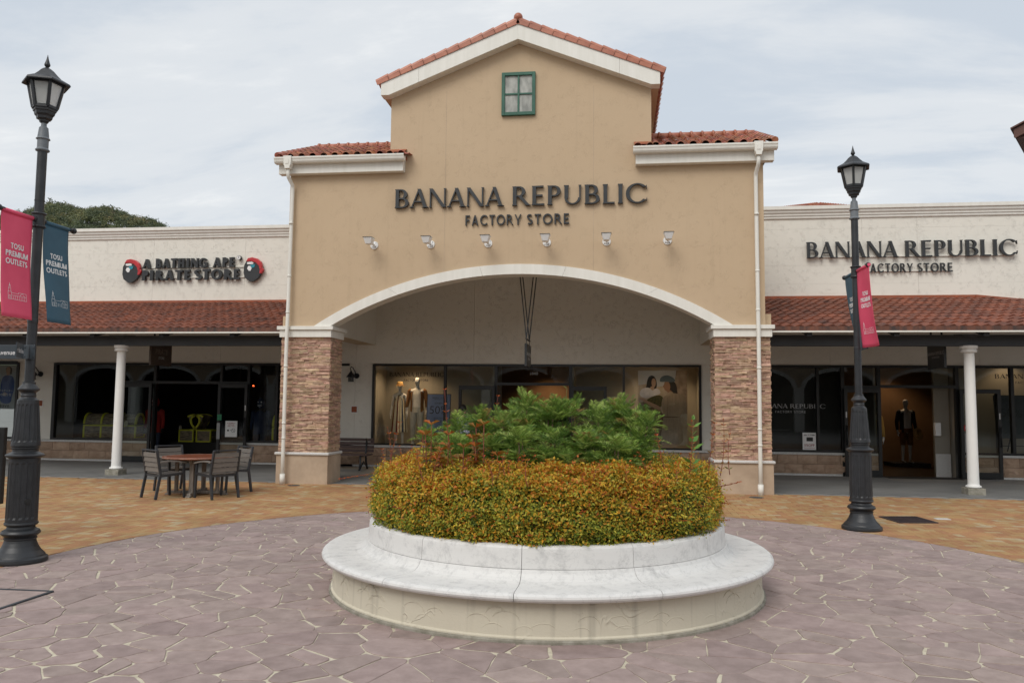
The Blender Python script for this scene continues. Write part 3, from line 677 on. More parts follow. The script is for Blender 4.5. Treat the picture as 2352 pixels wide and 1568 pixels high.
# --- pillars
tmpl = []
for k in range(10):
    b = MB(); rr = random.Random(k); j = lambda s: rr.uniform(-s, s)
    vs = [(-.5+j(.02), -.5, -.5+j(.06)), (.5+j(.02), -.5, -.5+j(.06)), (.5, .5, -.5), (-.5, .5, -.5), (-.5+j(.02), -.5+j(.1), .5+j(.06)), (.5+j(.02), -.5+j(.1), .5+j(.06)), (.5, .5, .5), (-.5, .5, .5)]
    mx = rr.uniform(-.25, .25); vs += [(mx, -.56+j(.15), -.46+j(.08)), (mx+j(.2), -.56+j(.15), .46+j(.08))]
    b.add(vs, [(0, 8, 9, 4), (8, 1, 5, 9), (4, 9, 5, 6, 7), (0, 3, 2, 1, 8), (1, 2, 6, 5), (3, 0, 4, 7)])
    tmpl.append((b, b.mesh('stone', 'ledge_stone')))
def pillar(x0, x1, sgn):
    """sgn +1: its inner side faces +X"""
    y0, y1 = YF+.03, YF+.72
    p = MB(); p.box(x0+.03, x1-.03, y0+.03, y1-.03, .58, 2.97); po = p.build('pillar', 'mortar_dark', center)
    faces = []
    for face in ('front', 'inner', 'outer'):
        L_ = (x1-x0) if face == 'front' else (y1-y0); z = .625
        while z < 2.965:
            h = min(random.choice([.022, .025, .028, .031, .036, .044]), 2.968-z); u = 0.
            while u < L_-1e-3:
                l = min(random.uniform(.07, .34), L_-u)
                if L_-u-l < .05: l = L_-u
                faces.append((face, u, z, l, h)); u += l
            z += h
    rest = MB(); cnt = 0; random.shuffle(faces)
    faces.sort(key=lambda f: 0 if f[0] == 'front' else 1)
    for (face, u, z, l, h) in faces:
        pr = random.choice([.0, .004, .008, .013, .02]); dep = .07
        sc = (l-.0018, dep, h-.0016); k = random.randrange(10)
        if face == 'front': c, rz = (x0+u+l/2, y0-pr+dep/2-.005, z+h/2), 0.
        elif (face == 'inner') == (sgn > 0): c, rz = (x1+pr-dep/2+.005-.01, y0+u+l/2, z+h/2), PI/2
        else: c, rz = (x0-pr+dep/2-.005+.01, y0+u+l/2, z+h/2), -PI/2
        if face == 'front' and cnt < 150 and l*h > .004: inst('stone', tmpl[k][1], po, c, (0, 0, rz), sc); cnt += 1
        else:
            cs, sn = math.cos(rz), math.sin(rz)
            rest.add([(c[0]+cs*x*sc[0]-sn*y*sc[1], c[1]+sn*x*sc[0]+cs*y*sc[1], c[2]+zz*sc[2]) for x, y, zz in tmpl[k][0].v], tmpl[k][0].f)
    rest.build('stones', 'ledge_stone', po, kind='stuff')
    b = MB(); b.box(x0-.025, x1+.025, y0-.06, y1+.02, -.02, .575); b.build('plinth', 'plinth_render', po, bevel=.008)
    b = MB(); b.box(x0-.055, x1+.055, y0-.095, y1+.05, .575, .63); b.build('ledge', 'ledge_granite', po, bevel=.018)
    b = MB(); b.box(x0-.03, x1+.03, y0-.075, y1+.02, 2.965, 3.115); b.box(x0-.075, x1+.075, y0-.115, y1+.06, 3.116, 3.19); b.build('cap', 'cream_trim', po, bevel=.005)
pillar(-6.80, -5.76, 1); pillar(1.90, 2.93, -1)
# --- gable rake boards, eave returns, soffit, roof
slope = .397; ZA = 9.29; HALF = 2.815
for sx in (-1, 1):
    for t0, t1 in ((0, .72), (.7208, 1)):
        m = MB(); xa, xb = CX+sx*HALF*t0, CX+sx*HALF*t1; za, zb = ZA-slope*HALF*t0, ZA-slope*HALF*t1
        hb = .33 if t1 < 1 else .25
        if t1 == 1:   # level cut at the foot of the rake
            xk = CX+sx*(HALF-.17); zk = ZA-slope*(HALF-.17)-.33
            poly = [(xa, za-.33), (xk, zk), (xb, zk), (xb, zb), (xa, za)]
        else: poly = [(xa, za-.33), (xb, zb-.33), (xb, zb), (xa, za)]
        m.prism(poly, lambda u, v, t: (u, t, v), 15.38, 15.62); m.build('rake_board', 'cream_trim', center, bevel=.004)
    # eave box running back, soffit and roof deck
    m = MB(); m.box(min(CX+sx*2.601, CX+sx*2.80), max(CX+sx*2.601, CX+sx*2.80), 15.625, 23, 7.915, 8.15); m.build('eave_box', 'tan_render', center)
    m = MB(); xb = CX+sx*(HALF+.06); zb = ZA-slope*(HALF+.06)
    m.add([(CX, 15.36, ZA+.0), (xb, 15.36, zb), (xb, 23, zb), (CX, 23, ZA), (CX, 15.36, ZA+.04), (xb, 15.36, zb+.04), (xb, 23, zb+.04), (CX, 23, ZA+.04)], [(0, 1, 2, 3), (4, 7, 6, 5), (0, 4, 5, 1), (1, 5, 6, 2), (2, 6, 7, 3)])
    gr_ = m.build('gable_roof', 'barrel_tile', center)
    L_ = math.hypot(1, slope)*(HALF+.1)
    # verge tiles along the rake: half-round covers, each overlapping the next
    ang = math.atan(slope); nn = 12
    for k in range(nn):
        l = L_/nn; b = MB(); prof = []
        for q in range(7):
            a = PI*q/6; prof.append((.085*math.cos(a), .075*math.sin(a)))
        n_ = len(prof); vs = []
        for u, lift in ((0, .0), (l+.02, .022)):
            for y, z in prof: vs.append((u, y, z+lift))
            for y, z in prof: vs.append((u, y*.84, z*.84+lift))
        fs = []
        for q in range(n_-1):
            fs += [(q, q+1, 2*n_+q+1, 2*n_+q), (n_+q+1, n_+q, 3*n_+q, 3*n_+q+1), (q, n_+q, n_+q+1, q+1), (2*n_+q, 2*n_+q+1, 3*n_+q+1, 3*n_+q)]
        b.add(vs, fs, 0, False)
        # a skirt that covers the verge
        b.box(0, l+.012, -.083, -.065, -.07, .012)
        d0 = (nn-1-k)*l
        # local x runs up the slope from the eave
        P0 = Vector((CX+sx*((k+1)*l*math.cos(ang)), 15.44, ZA+.055-slope*((k+1)*l*math.cos(ang))))
        me = b.mesh('verge_tile', 'ridge_tile'); o = inst('verge_tile', me, gr_, P0)
        ex = Vector((-sx*math.cos(ang), 0, math.sin(ang))); ey = Vector((0, 1, 0)); ez = ex.cross(ey)
        if ez.z < 0: ez = -ez
        o.matrix_basis = Matrix.Translation(P0-wloc(gr_))@Matrix(((ex.x, ey.x, ez.x, 0), (ex.y, ey.y, ez.y, 0), (ex.z, ey.z, ez.z, 0), (0, 0, 0, 1)))
    # eave edge tiles of the receding side
    for k in range(26):
        b = MB(); y = 15.6+k*.28; x = CX+sx*(HALF+.09); z = ZA-slope*(HALF+.09)+.05
        b.tube([(x-sx*.3, y, z+.12), (x, y, z)], .07, 8); b.build('eave_tile', 'barrel_tile', gr_)
m = MB(); m.ball((CX, 15.42, ZA+.135), .092, 18, 12); m.box(CX-.05, CX+.05, 15.38, 15.5, ZA, ZA+.09); m.build('ridge_ball', 'ridge_tile', center)
m = MB(); m.tube([(CX, 15.5, ZA+.09), (CX, 23, ZA+.09)], .09, 10); m.build('ridge_cap', 'ridge_tile', center)
# --- gable window
gw = MB(); gw.box(-2.235, -1.625, YF-.008, YF+.001, 7.48, 8.31); win = gw.build('gable_window', 'frame_black', center)
def frame4(x0, x1, z0, z1, y0, y1, t, parent, mat, name='frame'):
    m = MB(); m.box(x0, x0+t, y0, y1, z0, z1); m.box(x1-t, x1, y0, y1, z0, z1); m.box(x0+t, x1-t, y0, y1, z1-t, z1); m.box(x0+t, x1-t, y0, y1, z0, z0+t); return m.build(name, mat, parent, bevel=.004)
frame4(-2.275, -1.59, 7.45, 8.34, YF-.07, YF-.002, .065, win, 'green_paint')
m = MB(); m.box(-1.95, -1.915, YF-.055, YF-.012, 7.515, 8.275); m.box(-2.21, -1.951, YF-.052, YF-.012, 7.88, 7.91); m.box(-1.914, -1.655, YF-.052, YF-.012, 7.88, 7.91); m.build('glazing_bar', 'green_paint', win)
for x0, x1 in ((-2.21, -1.95), (-1.915, -1.655)):
    for z0, z1 in ((7.515, 7.88), (7.91, 8.275)):
        m = MB(); m.box(x0, x1, YF-.03, YF-.022, z0, z1); m.build('pane', 'old_pane', win)
# --- low side roofs: fascia, gutter, barrel tiles, ridge, downpipe
def side_roof(xa, xb, inner, sx):
    """xa<xb gutter span; inner = wall of the raised part; sx -1 left / +1 right"""
    c0, c1 = (xa+.045, xb-.05) if sx < 0 else (xa+.05, xb-.045)
    m = MB(); m.box(c0, c1, 15.43, 15.598, 6.34, 6.60); m.build('eave_fascia', 'cream_trim', center, bevel=.004)
    m = MB()
    prof = [(15.428, 6.53), (15.31, 6.53), (15.285, 6.56), (15.275, 6.60), (15.262, 6.62), (15.262, 6.65), (15.28, 6.65), (15.30, 6.61), (15.41, 6.61), (15.428, 6.65)]
    m.prism(prof, lambda u, v, t: (t, u, v), xa, xb); m.build('gutter', 'cream_trim', center)
    rx0, rx1 = (xa+.03, inner) if sx < 0 else (inner, xb-.03)
    ye, ze, yr, zr = 15.33, 6.645, 17.62, 7.56; tl = (zr-ze)/(yr-ye)
    m = MB(); m.add([(rx0+.03, ye+.03, ze-.01), (rx1-.03, ye+.03, ze-.01), (rx1-.03, yr, zr-.03), (rx0+.03, yr, zr-.03), (rx0+.03, yr, 6.55), (rx1-.03, yr, 6.55), (rx0+.03, ye+.1, 6.55), (rx1-.03, ye+.1, 6.55)], [(0, 1, 2, 3), (0, 3, 4, 6), (1, 7, 5, 2), (3, 2, 5, 4)]); rf = m.build('low_roof', 'plinth_render', center)
    pw = .236; rows = 9; slen = math.hypot(yr-ye, zr-ze); ex = slen/rows; ang = math.atan(tl)
    # one S-shaped tile: barrel on the left, shallow pan on the right
    prof = []
    for q in range(8): a = PI-PI*q/7; prof.append((.068+.068*math.cos(a), .062*math.sin(a)))
    for q in range(1, 5): prof.append((.136+.1*q/4, -.012*math.sin(PI*q/4)))
    b = MB(); n_ = len(prof); Lt = ex+.06; vs = []
    for v, lift in ((0, .026), (Lt, -.002)):
        for x, z in prof: vs.append((x, v, z+lift))
        for x, z in prof: vs.append((x+.002, v, z+lift-.014))
    fs = []
    for q in range(n_-1):
        fs += [(q, q+1, 2*n_+q+1, 2*n_+q), (q+1, q, n_+q, n_+q+1)]
    b.add(vs, fs, 0, True); me = b.mesh('tile', 'barrel_tile')
    cols = int((rx1-rx0)/pw)+1
    for r in range(rows):
        for c in range(cols):
            x = rx0+c*pw
            if x > rx1-.1: continue
            o = inst('tile', me, rf, (x+random.uniform(-.004, .004), ye+r*ex*math.cos(ang), ze+r*ex*math.sin(ang)+.01), (ang, 0, random.uniform(-.01, .01)))
    # row continuing in front of the raised wall
    ex0, ex1 = (inner, xb-.02) if sx < 0 else (xa+.02, inner)
    c = ex0
    while c < ex1-.1:
        inst('tile', me, rf, (c, ye, ze+.01), (ang*.6, 0, 0)); c += pw
    m = MB(); m.box(ex0, ex1, 15.36, 15.598, 6.60, 6.66); m.add([(ex0, 15.42, 6.73), (ex1, 15.42, 6.73), (ex1, 15.598, 6.82), (ex0, 15.598, 6.82), (ex0, 15.42, 6.75), (ex1, 15.42, 6.75), (ex1, 15.598, 6.84), (ex0, 15.598, 6.84)], [(0, 3, 2, 1), (4, 5, 6, 7), (0, 1, 5, 4), (1, 2, 6, 5), (3, 0, 4, 7)]); m.build('flashing', 'flashing', rf)
    # ridge covers
    k = 0; x = rx0; st = .235
    while x < rx1-.05:
        e_ = min(x+st, rx1); m = MB(); m.tube([(x, yr, zr+.055), (e_, yr, zr+.055)], .075, 10); m.tube([(x, yr, zr+.057), (x+.045, yr, zr+.057)], .093, 10); m.build('ridge_tile', 'ridge_tile', rf); x = e_
    # verge covers down the outer edge
    xo = rx0+.01 if sx < 0 else rx1-.01
    for r in range(rows):
        a0 = Vector((xo, ye, ze+.05)).lerp(Vector((xo, yr, zr+.05)), r/rows); a1 = Vector((xo, ye, ze+.05)).lerp(Vector((xo, yr, zr+.05)), (r+1.1)/rows)
        m = MB(); m.tube([a0+Vector((0, 0, .012)), a1], .062, 8); m.build('verge_tile', 'barrel_tile', rf)
    # hopper and downpipe
    px = -6.63 if sx < 0 else 2.69; hx = px-.02 if sx < 0 else px+.02
    dp = MB(); dp.prism([(hx-.085, 6.665), (hx-.075, 6.48), (hx-.055, 6.44), (hx-.055, 6.40), (hx+.055, 6.40), (hx+.055, 6.44), (hx+.075, 6.48), (hx+.085, 6.665)], lambda u, v, t: (u, t, v), 15.235, 15.37); hp = dp.build('hopper', 'cream_trim', center, bevel=.006)
    m = MB(); m.prism([(hx-.035, 6.50), (hx+.035, 6.50), (hx+.035, 6.59), (hx, 6.62), (hx-.035, 6.59)], lambda u, v, t: (u, t, v), 15.226, 15.234); m.build('hopper_crest', 'cream_trim', hp)
    m = MB(); m.tube([(hx, 15.31, 6.41), (hx, 15.31, 6.30), (hx, 15.33, 6.24), (px, 15.50, 6.12), (px, 15.52, 6.04), (px, 15.47, 3.3), (px, 15.455, 3.05), (px, 15.455, .64), (px, 15.455, .02)], .038, 12)
    pipe = m.build('downpipe', 'cream_trim', center)
    for z in (5.3, 4.2, 3.45, 2.35, 1.2, .9): m = MB(); yy = 15.455+.02*(z > 3.2); m.tube([(px, yy+(.012 if z > 4 else 0), z), (px, yy+(.012 if z > 4 else 0), z+.035)], .044, 12); m.build('pipe_clip', 'cream_trim', pipe)
    m = MB(); m.tube([(px, 15.455, 0.0), (px, 15.455, .2)], .052, 12); m.build('pipe_shoe', 'cream_trim', pipe)
side_roof(-6.95, -4.215, CX-2.655, -1); side_roof(.355, 3.07, CX+2.655, 1)

# ------------------------------------------------------------------ shop fronts (all in the same plane under the arcade)
def bars(parent, lst, name='mullion', mat='frame_black', y0=YS-.06, y1=YS+.06):
    for x0, x1, z0, z1 in lst: m = MB(); m.box(x0, x1, y0, y1, z0, z1); m.build(name, mat, parent)
def panes(parent, lst, y=YS, mat='window_glass'):
    for x0, x1, z0, z1 in lst: m = MB(); m.add([(x0, y, z0), (x1, y, z0), (x1, y, z1), (x0, y, z1)], [(0, 1, 2, 3)]); m.build('pane', mat, parent)
def leaf(parent, x0, x1, hs):
    """sliding glass leaf parked in front of the fixed light; hs: side of the handle"""
    y0, y1 = YS-.20, YS-.14; t = .075
    m = MB(); m.box(x0, x0+t, y0, y1, .012, 2.10); m.box(x1-t, x1, y0, y1, .012, 2.10); m.box(x0+t, x1-t, y0, y1, 2.0, 2.10); m.box(x0+t, x1-t, y0, y1, .012, .16); d = m.build('door', 'frame_black', parent, bevel=.003)
    panes(d, [(x0+t, x1-t, .16, 2.0)], (y0+y1)/2)
    hx = x0+.04 if hs < 0 else x1-.04; m = MB(); m.tube([(hx, y0-.05, .75), (hx, y0-.05, 1.22)], .016, 8); m.beam((hx, y0-.05, .8), (hx, y0, .8), .015, .015); m.beam((hx, y0-.05, 1.17), (hx, y0, 1.17), .015, .015); m.build('handle', 'frame_black', d)
    m = MB(); m.box(hx-.012, hx+.012, y0-.004, y0-.001, 1.40, 1.54); m.build('lock_plate', 'white_plastic', d)
def stone_base(parent, segs):
    tm = []
    for k in range(6):
        rr = random.Random(k+50); b = MB(); g5 = 5; vs = []
        for iz in range(4):
            for ix in range(g5+1):
                ed = ix in (0, g5) or iz in (0, 3); vs.append((-.5+ix/g5, -.5-(0 if ed else rr.uniform(.25, 1.)), -.5+iz/3))
        fs = [(iz*(g5+1)+ix, iz*(g5+1)+ix+1, (iz+1)*(g5+1)+ix+1, (iz+1)*(g5+1)+ix) for iz in range(3) for ix in range(g5)]
        nb = len(vs); vs += [(-.5, .5, -.5), (.5, .5, -.5), (.5, .5, .5), (-.5, .5, .5)]
        fs += [tuple(range(g5+1))[::-1]+(nb, nb+1), (nb+3, )+tuple(range(3*(g5+1), 4*(g5+1)))[::1]+(nb+2, )]
        fs += [(nb, )+tuple(iz*(g5+1) for iz in range(4))+(nb+3, ), (nb+2, )+tuple(iz*(g5+1)+g5 for iz in range(3, -1, -1))+(nb+1, )]
        b.add(vs, fs, 0, False); tm.append(b.mesh('stone_block', 'base_block'))
    for x0, x1 in segs:
        m = MB(); m.box(x0, x1, YS-.02, YS+.05, .04, .50); m.build('base_wall', 'mortar_dark', parent)
        m = MB(); m.box(x0, x1, YS-.09, YS+.06, .50, .555); m.build('sill', 'ledge_granite', parent, bevel=.006)
        m = MB(); m.box(x0, x1, YS-.055, YS+.04, 0, .045); m.build('base_strip', 'ledge_granite', parent)
        for r in (0, 1):
            u = x0; first = True
            while u < x1-.01:
                l = random.uniform(.42, .56) if not (first and r) else .26
                first = False; l = min(l, x1-u)
                if x1-u-l < .12: l = x1-u
                inst('stone_block', tm[random.randrange(6)], parent, (u+l/2, YS-.03, .046+.227*(r+.5)), (0, 0, 0), (l-.008, .04, .219)); u += l

# centre shop front
m = MB(); m.box(-7.4, 2.84, YS+.012, YS+.06, 2.66, 5.6); m.build('back_wall', 'cream_render', center)
m = MB(); m.box(-8.0, -6.275, YS+.012, YS+.06, 0, 2.66); m.box(2.125, 3.2, YS+.012, YS+.06, 0, 2.66); m.build('pier_wall', 'cream_render', center)
wall_panels(center, -7.35, 2.75, 2.66, 5.3, [-6.73, -3.6, -.53], .455, YS-.02)
wall_panels(center, -8.0, -6.27, .56, 2.658, [-6.74], .46, YS-.02); wall_panels(center, 2.12, 3.2, .56, 2.658, [], .46, YS-.02)
bars(center, [(-6.27, -6.21, .556, 2.65), (2.06, 2.12, .556, 2.65), (-4.37, -4.31, .60, 2.60), (-3.05, -2.97, 0, 2.60), (-1.15, -1.07, 0, 2.60), (.19, .25, .60, 2.60)], 'mullion')
bars(center, [(-6.209, 2.059, 2.60, 2.65), (-6.209, -4.371, .556, .60), (-4.309, -3.051, .556, .60), (-1.069, .189, .556, .60), (.251, 2.059, .556, .60), (-2.969, -1.151, 2.12, 2.19)], 'rail')
panes(center, [(-6.209, -4.371, .60, 2.60), (-4.309, -3.051, .60, 2.60), (-2.969, -1.151, 2.19, 2.60), (-1.069, .189, .60, 2.60), (.251, 2.059, .60, 2.60)])
leaf(center, -3.95, -3.02, -1); leaf(center, -1.10, -.20, 1)
stone_base(center, [(-8.0, -3.05), (-1.07, 3.2)])
# the shop inside
def slab(parent, name, mat, *b): m = MB(); m.box(*b); return m.build(name, mat, parent)
slab(center, 'shop_floor', 'room_floor', -7.6, 12.5, YS+.07, 28, -.02, .004)
slab(center, 'shop_back_wall', 'room_warm', -7.6, 12.5, 25.4, 25.5, .004, 3.2)
slab(center, 'shop_ceiling', 'room_warm', -7.6, 12.5, YS+.07, 28, 3.1, 3.2)
slab(center, 'shop_side_wall', 'room_warm', -7.7, -7.6, YS+.07, 28, .004, 3.1); slab(center, 'shop_side_wall', 'room_warm', 12.5, 12.6, YS+.07, 28, .004, 3.1)
slab(center, 'display_back', 'display_beige', -6.3, -3.1, 21.5, 21.56, .004, 2.9)
slab(center, 'display_platform', 'display_beige', -6.3, -3.1, YS+.07, 21.5, .004, .53)
slab(center, 'display_side', 'display_beige', -6.34, -6.28, YS+.07, 21.5, .004, 2.9)
slab(center, 'display_back', 'display_beige', -1.05, 2.2, 21.5, 21.56, .004, 2.9)
slab(center, 'display_platform', 'display_beige', -1.05, 2.2, YS+.07, 21.5, .004, .53)
slab(center, 'display_side', 'display_beige', 2.14, 2.2, YS+.07, 21.5, .53, 2.9)
for x in (-3.08, -1.07): slab(center, 'display_side', 'display_beige', x-.03, x+.03, YS+.07, 21.5, .004, 2.9)
# shelves deep inside
for x in (-2.9, -.3):
    for z in (.5, 1.0, 1.5): slab(center, 'shelf', 'room_dark', x, x+1.9, 24.95, 25.38, z, z+.05)

# ------------------------------------------------------------------ side wings
def cornice(parent, x0, x1, zt, y=YS):
    m = MB(); prof = [(y+.2, zt), (y-.16, zt), (y-.16, zt-.085), (y-.12, zt-.105), (y-.12, zt-.15), (y-.085, zt-.19), (y-.085, zt-.225), (y-.06, zt-.225), (y-.06, zt-.285), (y-.03, zt-.31), (y+.2, zt-.31)]
    m.prism(prof, lambda u, v, t: (t, u, v), x0, x1); m.build('cornice', 'cream_trim', parent)
tile2 = None
def wave_tile(wd, Lt, nw=2):
    prof = []
    n = 5*nw
    for q in range(n+1):
        x = q/n; prof.append((x*wd, .019*math.sin(2*PI*nw*x-PI/2)+.004*math.sin(4*PI*nw*x)))
    b = MB(); n_ = len(prof); vs = []
    for v, lift in ((0, .026), (Lt, .0)):
        for x, z in prof: vs.append((x, v, z+lift))
    for x, z in prof: vs.append((x, .004, z-.004))
    fs = [(q, q+1, n_+q+1, n_+q) for q in range(n_-1)]+[(q+1, q, 2*n_+q, 2*n_+q+1) for q in range(n_-1)]
    b.add(vs, fs, 0, False); return b.mesh('roof_tile', 'canopy_tile')
def canopy(parent, x0, x1, xcut=None):
    ye, ze, yt, zt = 16.0, 3.20, YS-.02, 4.30; rows = 11; sl = math.hypot(yt-ye, zt-ze); ang = math.atan2(zt-ze, yt-ye); ex = sl/rows; wd = .40
    m = MB(); m.add([(x0, ye+.02, ze-.03), (x1, ye+.02, ze-.03), (x1, yt, zt-.05), (x0, yt, zt-.05), (x0, ye+.02, ze-.09), (x1, ye+.02, ze-.09), (x1, yt, zt-.11), (x0, yt, zt-.11)], [(0, 1, 2, 3), (7, 6, 5, 4), (0, 4, 5, 1), (1, 5, 6, 2), (3, 7, 4, 0), (2, 6, 7, 3)])
    cp = m.build('canopy_roof', 'rust_fascia', parent)
    me = wave_tile(wd, ex+.05); k = 0; cands = []
    for r in range(rows):
        c = 0; off = (r % 2)*wd*.0+random.uniform(-.01, .01)
        while x0+off+c*wd < x1-.02:
            x = x0+off+c*wd; c += 1
            z = ze+r*ex*math.sin(ang)
            if xcut and x > xcut and z > 4.30-.105*(x-xcut)-.10: continue
            if not in_view(x+wd, ye+r*ex*math.cos(ang), z, .05) and not in_view(x, ye+r*ex*math.cos(ang), z, .05): continue
            cands.append((x, ye+r*ex*math.cos(ang), z))
    for (x, y, z) in cands: inst('roof_tile', me, cp, (x, y, z+random.uniform(-.003, .003)), (ang, 0, 0))
    m = MB(); m.box(x0, x1, ye-.035, ye+.012, ze-.085, ze+.005); m.build('eave_board', 'rust_fascia', cp)
    m = MB(); m.box(x0, x1, ye-.06, ye+.02, ze-.115, ze-.086); m.build('eave_trim', 'cream_trim', cp)
    # flashing against the wall
    xe = xcut or x1; m = MB(); m.box(x0, xe, YS-.1, YS-.021, zt-.04, zt+.05)
    if xcut: m.add([(xe, YS-.12, zt-.03), (x1, YS-.12, zt-.03-.105*(x1-xe)), (x1, YS-.021, zt-.03-.105*(x1-xe)), (xe, YS-.021, zt-.03), (xe, YS-.12, zt+.05), (x1, YS-.12, zt+.05-.105*(x1-xe)), (x1, YS-.021, zt+.05-.105*(x1-xe)), (xe, YS-.021, zt+.05)], [(0, 3, 2, 1), (4, 5, 6, 7), (0, 1, 5, 4), (1, 2, 6, 5), (2, 3, 7, 6)])
    m.build('roof_flashing', 'flashing', cp)
    m = MB(); m.box(x0, x1, 16.47, 16.63, 2.86, 3.06); m.box(x0, x1, 16.42, 16.68, 3.05, 3.075); m.build('canopy_beam', 'dark_steel', parent)
    m = MB(); m.add([(x0, ye+.03, ze-.1), (x1, ye+.03, ze-.1), (x1, yt, zt-.115), (x0, yt, zt-.115)], [(0, 3, 2, 1)]); 
    x = x0+.9
    while x < x1:
        b = MB(); b.add([(x-.05, 16.1, 3.11), (x+.05, 16.1, 3.11), (x+.05, 19.9, 4.1), (x-.05, 19.9, 4.1), (x-.05, 16.1, 3.02), (x+.05, 16.1, 3.02), (x+.05, 19.9, 4.0), (x-.05, 19.9, 4.0)], [(0, 1, 2, 3), (7, 6, 5, 4), (0, 4, 5, 1), (1, 5, 6, 2), (3, 7, 4, 0)]); b.build('rafter', 'dark_steel', parent); x += 1.62
def column(parent, x):
    y = 16.55; b = MB(); b.box(x-.16, x+.16, y-.16, y+.16, -.01, .125); c = b.build('column', 'old_concrete', parent, bevel=.01)
    m = MB(); m.lathe([(.105, .126), (.135, .135), (.14, .15), (.135, .168), (.11, .175), (.102, .20), (.098, .9), (.094, 2.735)], 28, (x, y)); m.build('shaft', 'white_paint', c)
    m = MB(); m.lathe([(.1, 2.735), (.14, 2.735), (.145, 2.745), (.145, 2.79), (.125, 2.795), (.125, 2.805), (.155, 2.81), (.16, 2.82), (.16, 2.862), (.15, 2.87), (.001, 2.87)], 28, (x, y)); m.build('capital', 'white_paint', c)
    m = MB(); m.lathe([(.088, 2.871), (.088, 3.06)], 20, (x, y)); m.add([(x-.2, y-.2, 3.08), (x+.2, y-.2, 3.08), (x+.2, y+.2, 3.11), (x-.2, y+.2, 3.11), (x-.08, y-.12, 3.03), (x+.08, y-.12, 3.03), (x+.08, y+.12, 3.03), (x-.08, y+.12, 3.03)], [(0, 1, 2, 3), (7, 6, 5, 4), (0, 4, 5, 1), (1, 5, 6, 2), (2, 6, 7, 3), (3, 7, 4, 0)]); m.build('bracket', 'dark_steel', c)

left = tag(empty('left_store_wing', (-14.5, YS, 0)), 'cream store wing with brown tiled canopy and dark shopfront, left of the arch', 'building')
slab(left, 'upper_wall', 'cream_render', -24, -6.72, YS+.012, YS+.3, 2.66, 6.3)
wall_panels(left, -18.2, -6.72, 4.3, 6.08, [-15.2, -12.55, -9.9], .455, YS-.02)
wall_panels(left, -18.2, -7.5, 2.662, 4.28, [-16.05, -13.3, -10.5], .455, YS-.02)
wall_panels(left, -16.38, -15.33, .56, 2.658, [], .46, YS-.02)
slab(left, 'pier_wall', 'cream_render', -16.38, -15.33, YS+.012, YS+.3, 0, 2.66)
cornice(left, -24, -6.72, 6.36); canopy(left, -22, -6.73); column(left, -10.96)
m = MB(); m.box(-6.85, -6.72, 15.75, 15.95, 3.19, 3.42); m.build('end_block', 'tan_render', left)
bars(left, [(-15.33, -15.24, .556, 2.65), (-13.33, -13.25, 0, 2.6), (-12.37, -12.29, .0, 2.6), (-10.47, -10.40, 0, 2.6), (-9.70, -9.63, 0, 2.6), (-8.9, -8.84, .6, 2.6), (-18.5, -18.42, .556, 2.65), (-16.45, -16.38, .556, 2.65)])
bars(left, [(-15.239, -6.9, 2.60, 2.655), (-15.239, -13.331, .556, .61), (-9.629, -6.9, .556, .61), (-13.249, -12.371, 2.1, 2.17), (-12.289, -10.471, 2.1, 2.17), (-10.399, -9.701, 2.1, 2.17), (-13.249, -12.371, .556, .61), (-10.399, -9.701, .556, .61), (-18.42, -16.451, 2.6, 2.69), (-18.42, -16.451, .556, .61)], 'rail')
panes(left, [(-15.239, -13.331, .61, 2.60), (-13.249, -12.371, 2.17, 2.6), (-12.289, -10.471, 2.17, 2.6), (-10.399, -9.701, 2.17, 2.6), (-9.629, -8.901, .61, 2.6), (-8.839, -6.95, .61, 2.6), (-13.249, -12.371, .61, 2.1), (-10.399, -9.701, .61, 2.1), (-18.42, -16.451, .61, 2.6)])
leaf(left, -13.3, -12.33, -1); leaf(left, -10.44, -9.62, 1)
stone_base(left, [(-18.4, -12.37), (-10.40, -6.75)])
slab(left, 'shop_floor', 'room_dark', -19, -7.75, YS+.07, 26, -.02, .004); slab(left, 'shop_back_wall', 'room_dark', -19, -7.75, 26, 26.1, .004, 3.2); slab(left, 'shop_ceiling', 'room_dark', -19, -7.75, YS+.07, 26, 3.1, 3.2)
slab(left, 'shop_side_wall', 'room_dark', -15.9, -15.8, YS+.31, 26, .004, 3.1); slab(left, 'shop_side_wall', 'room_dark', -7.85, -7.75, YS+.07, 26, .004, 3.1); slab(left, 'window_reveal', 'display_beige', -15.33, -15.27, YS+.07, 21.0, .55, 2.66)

right = tag(empty('right_store_wing', (7.5, YS, 0)), 'cream store wing with brown tiled canopy and dark shopfront, right of the arch', 'building')
slab(right, 'upper_wall', 'cream_render', 2.85, 14, YS+.012, YS+.3, 2.66, 6.5)
wall_panels(right, 2.85, 11.5, 4.2, 6.30, [6.0, 7.28, 9.9], .455, YS-.02)
wall_panels(right, 3.2, 11.5, 2.662, 4.18, [5.2, 8.6], .455, YS-.02)
cornice(right, 2.85, 14, 6.575); canopy(right, 2.865, 12.5, 8.53); column(right, 6.86)
m = MB(); m.box(2.85, 2.98, 15.75, 15.95, 3.19, 3.42); m.build('end_block', 'tan_render', right)
bars(right, [(3.2, 3.26, .556, 2.65), (4.85, 4.91, .6, 2.6), (5.42, 5.50, 0, 2.6), (6.25, 6.33, 0, 2.6), (8.02, 8.10, 0, 2.6), (8.93, 8.98, .6, 2.1), (9.25, 9.32, .6, 2.6)])
bars(right, [(3.261, 11.5, 2.6, 2.655), (3.261, 5.419, .556, .61), (5.501, 6.249, 2.1, 2.17), (5.501, 6.249, .556, .61), (6.331, 8.019, 2.12, 2.19), (8.101, 11.5, .556, .61)], 'rail')
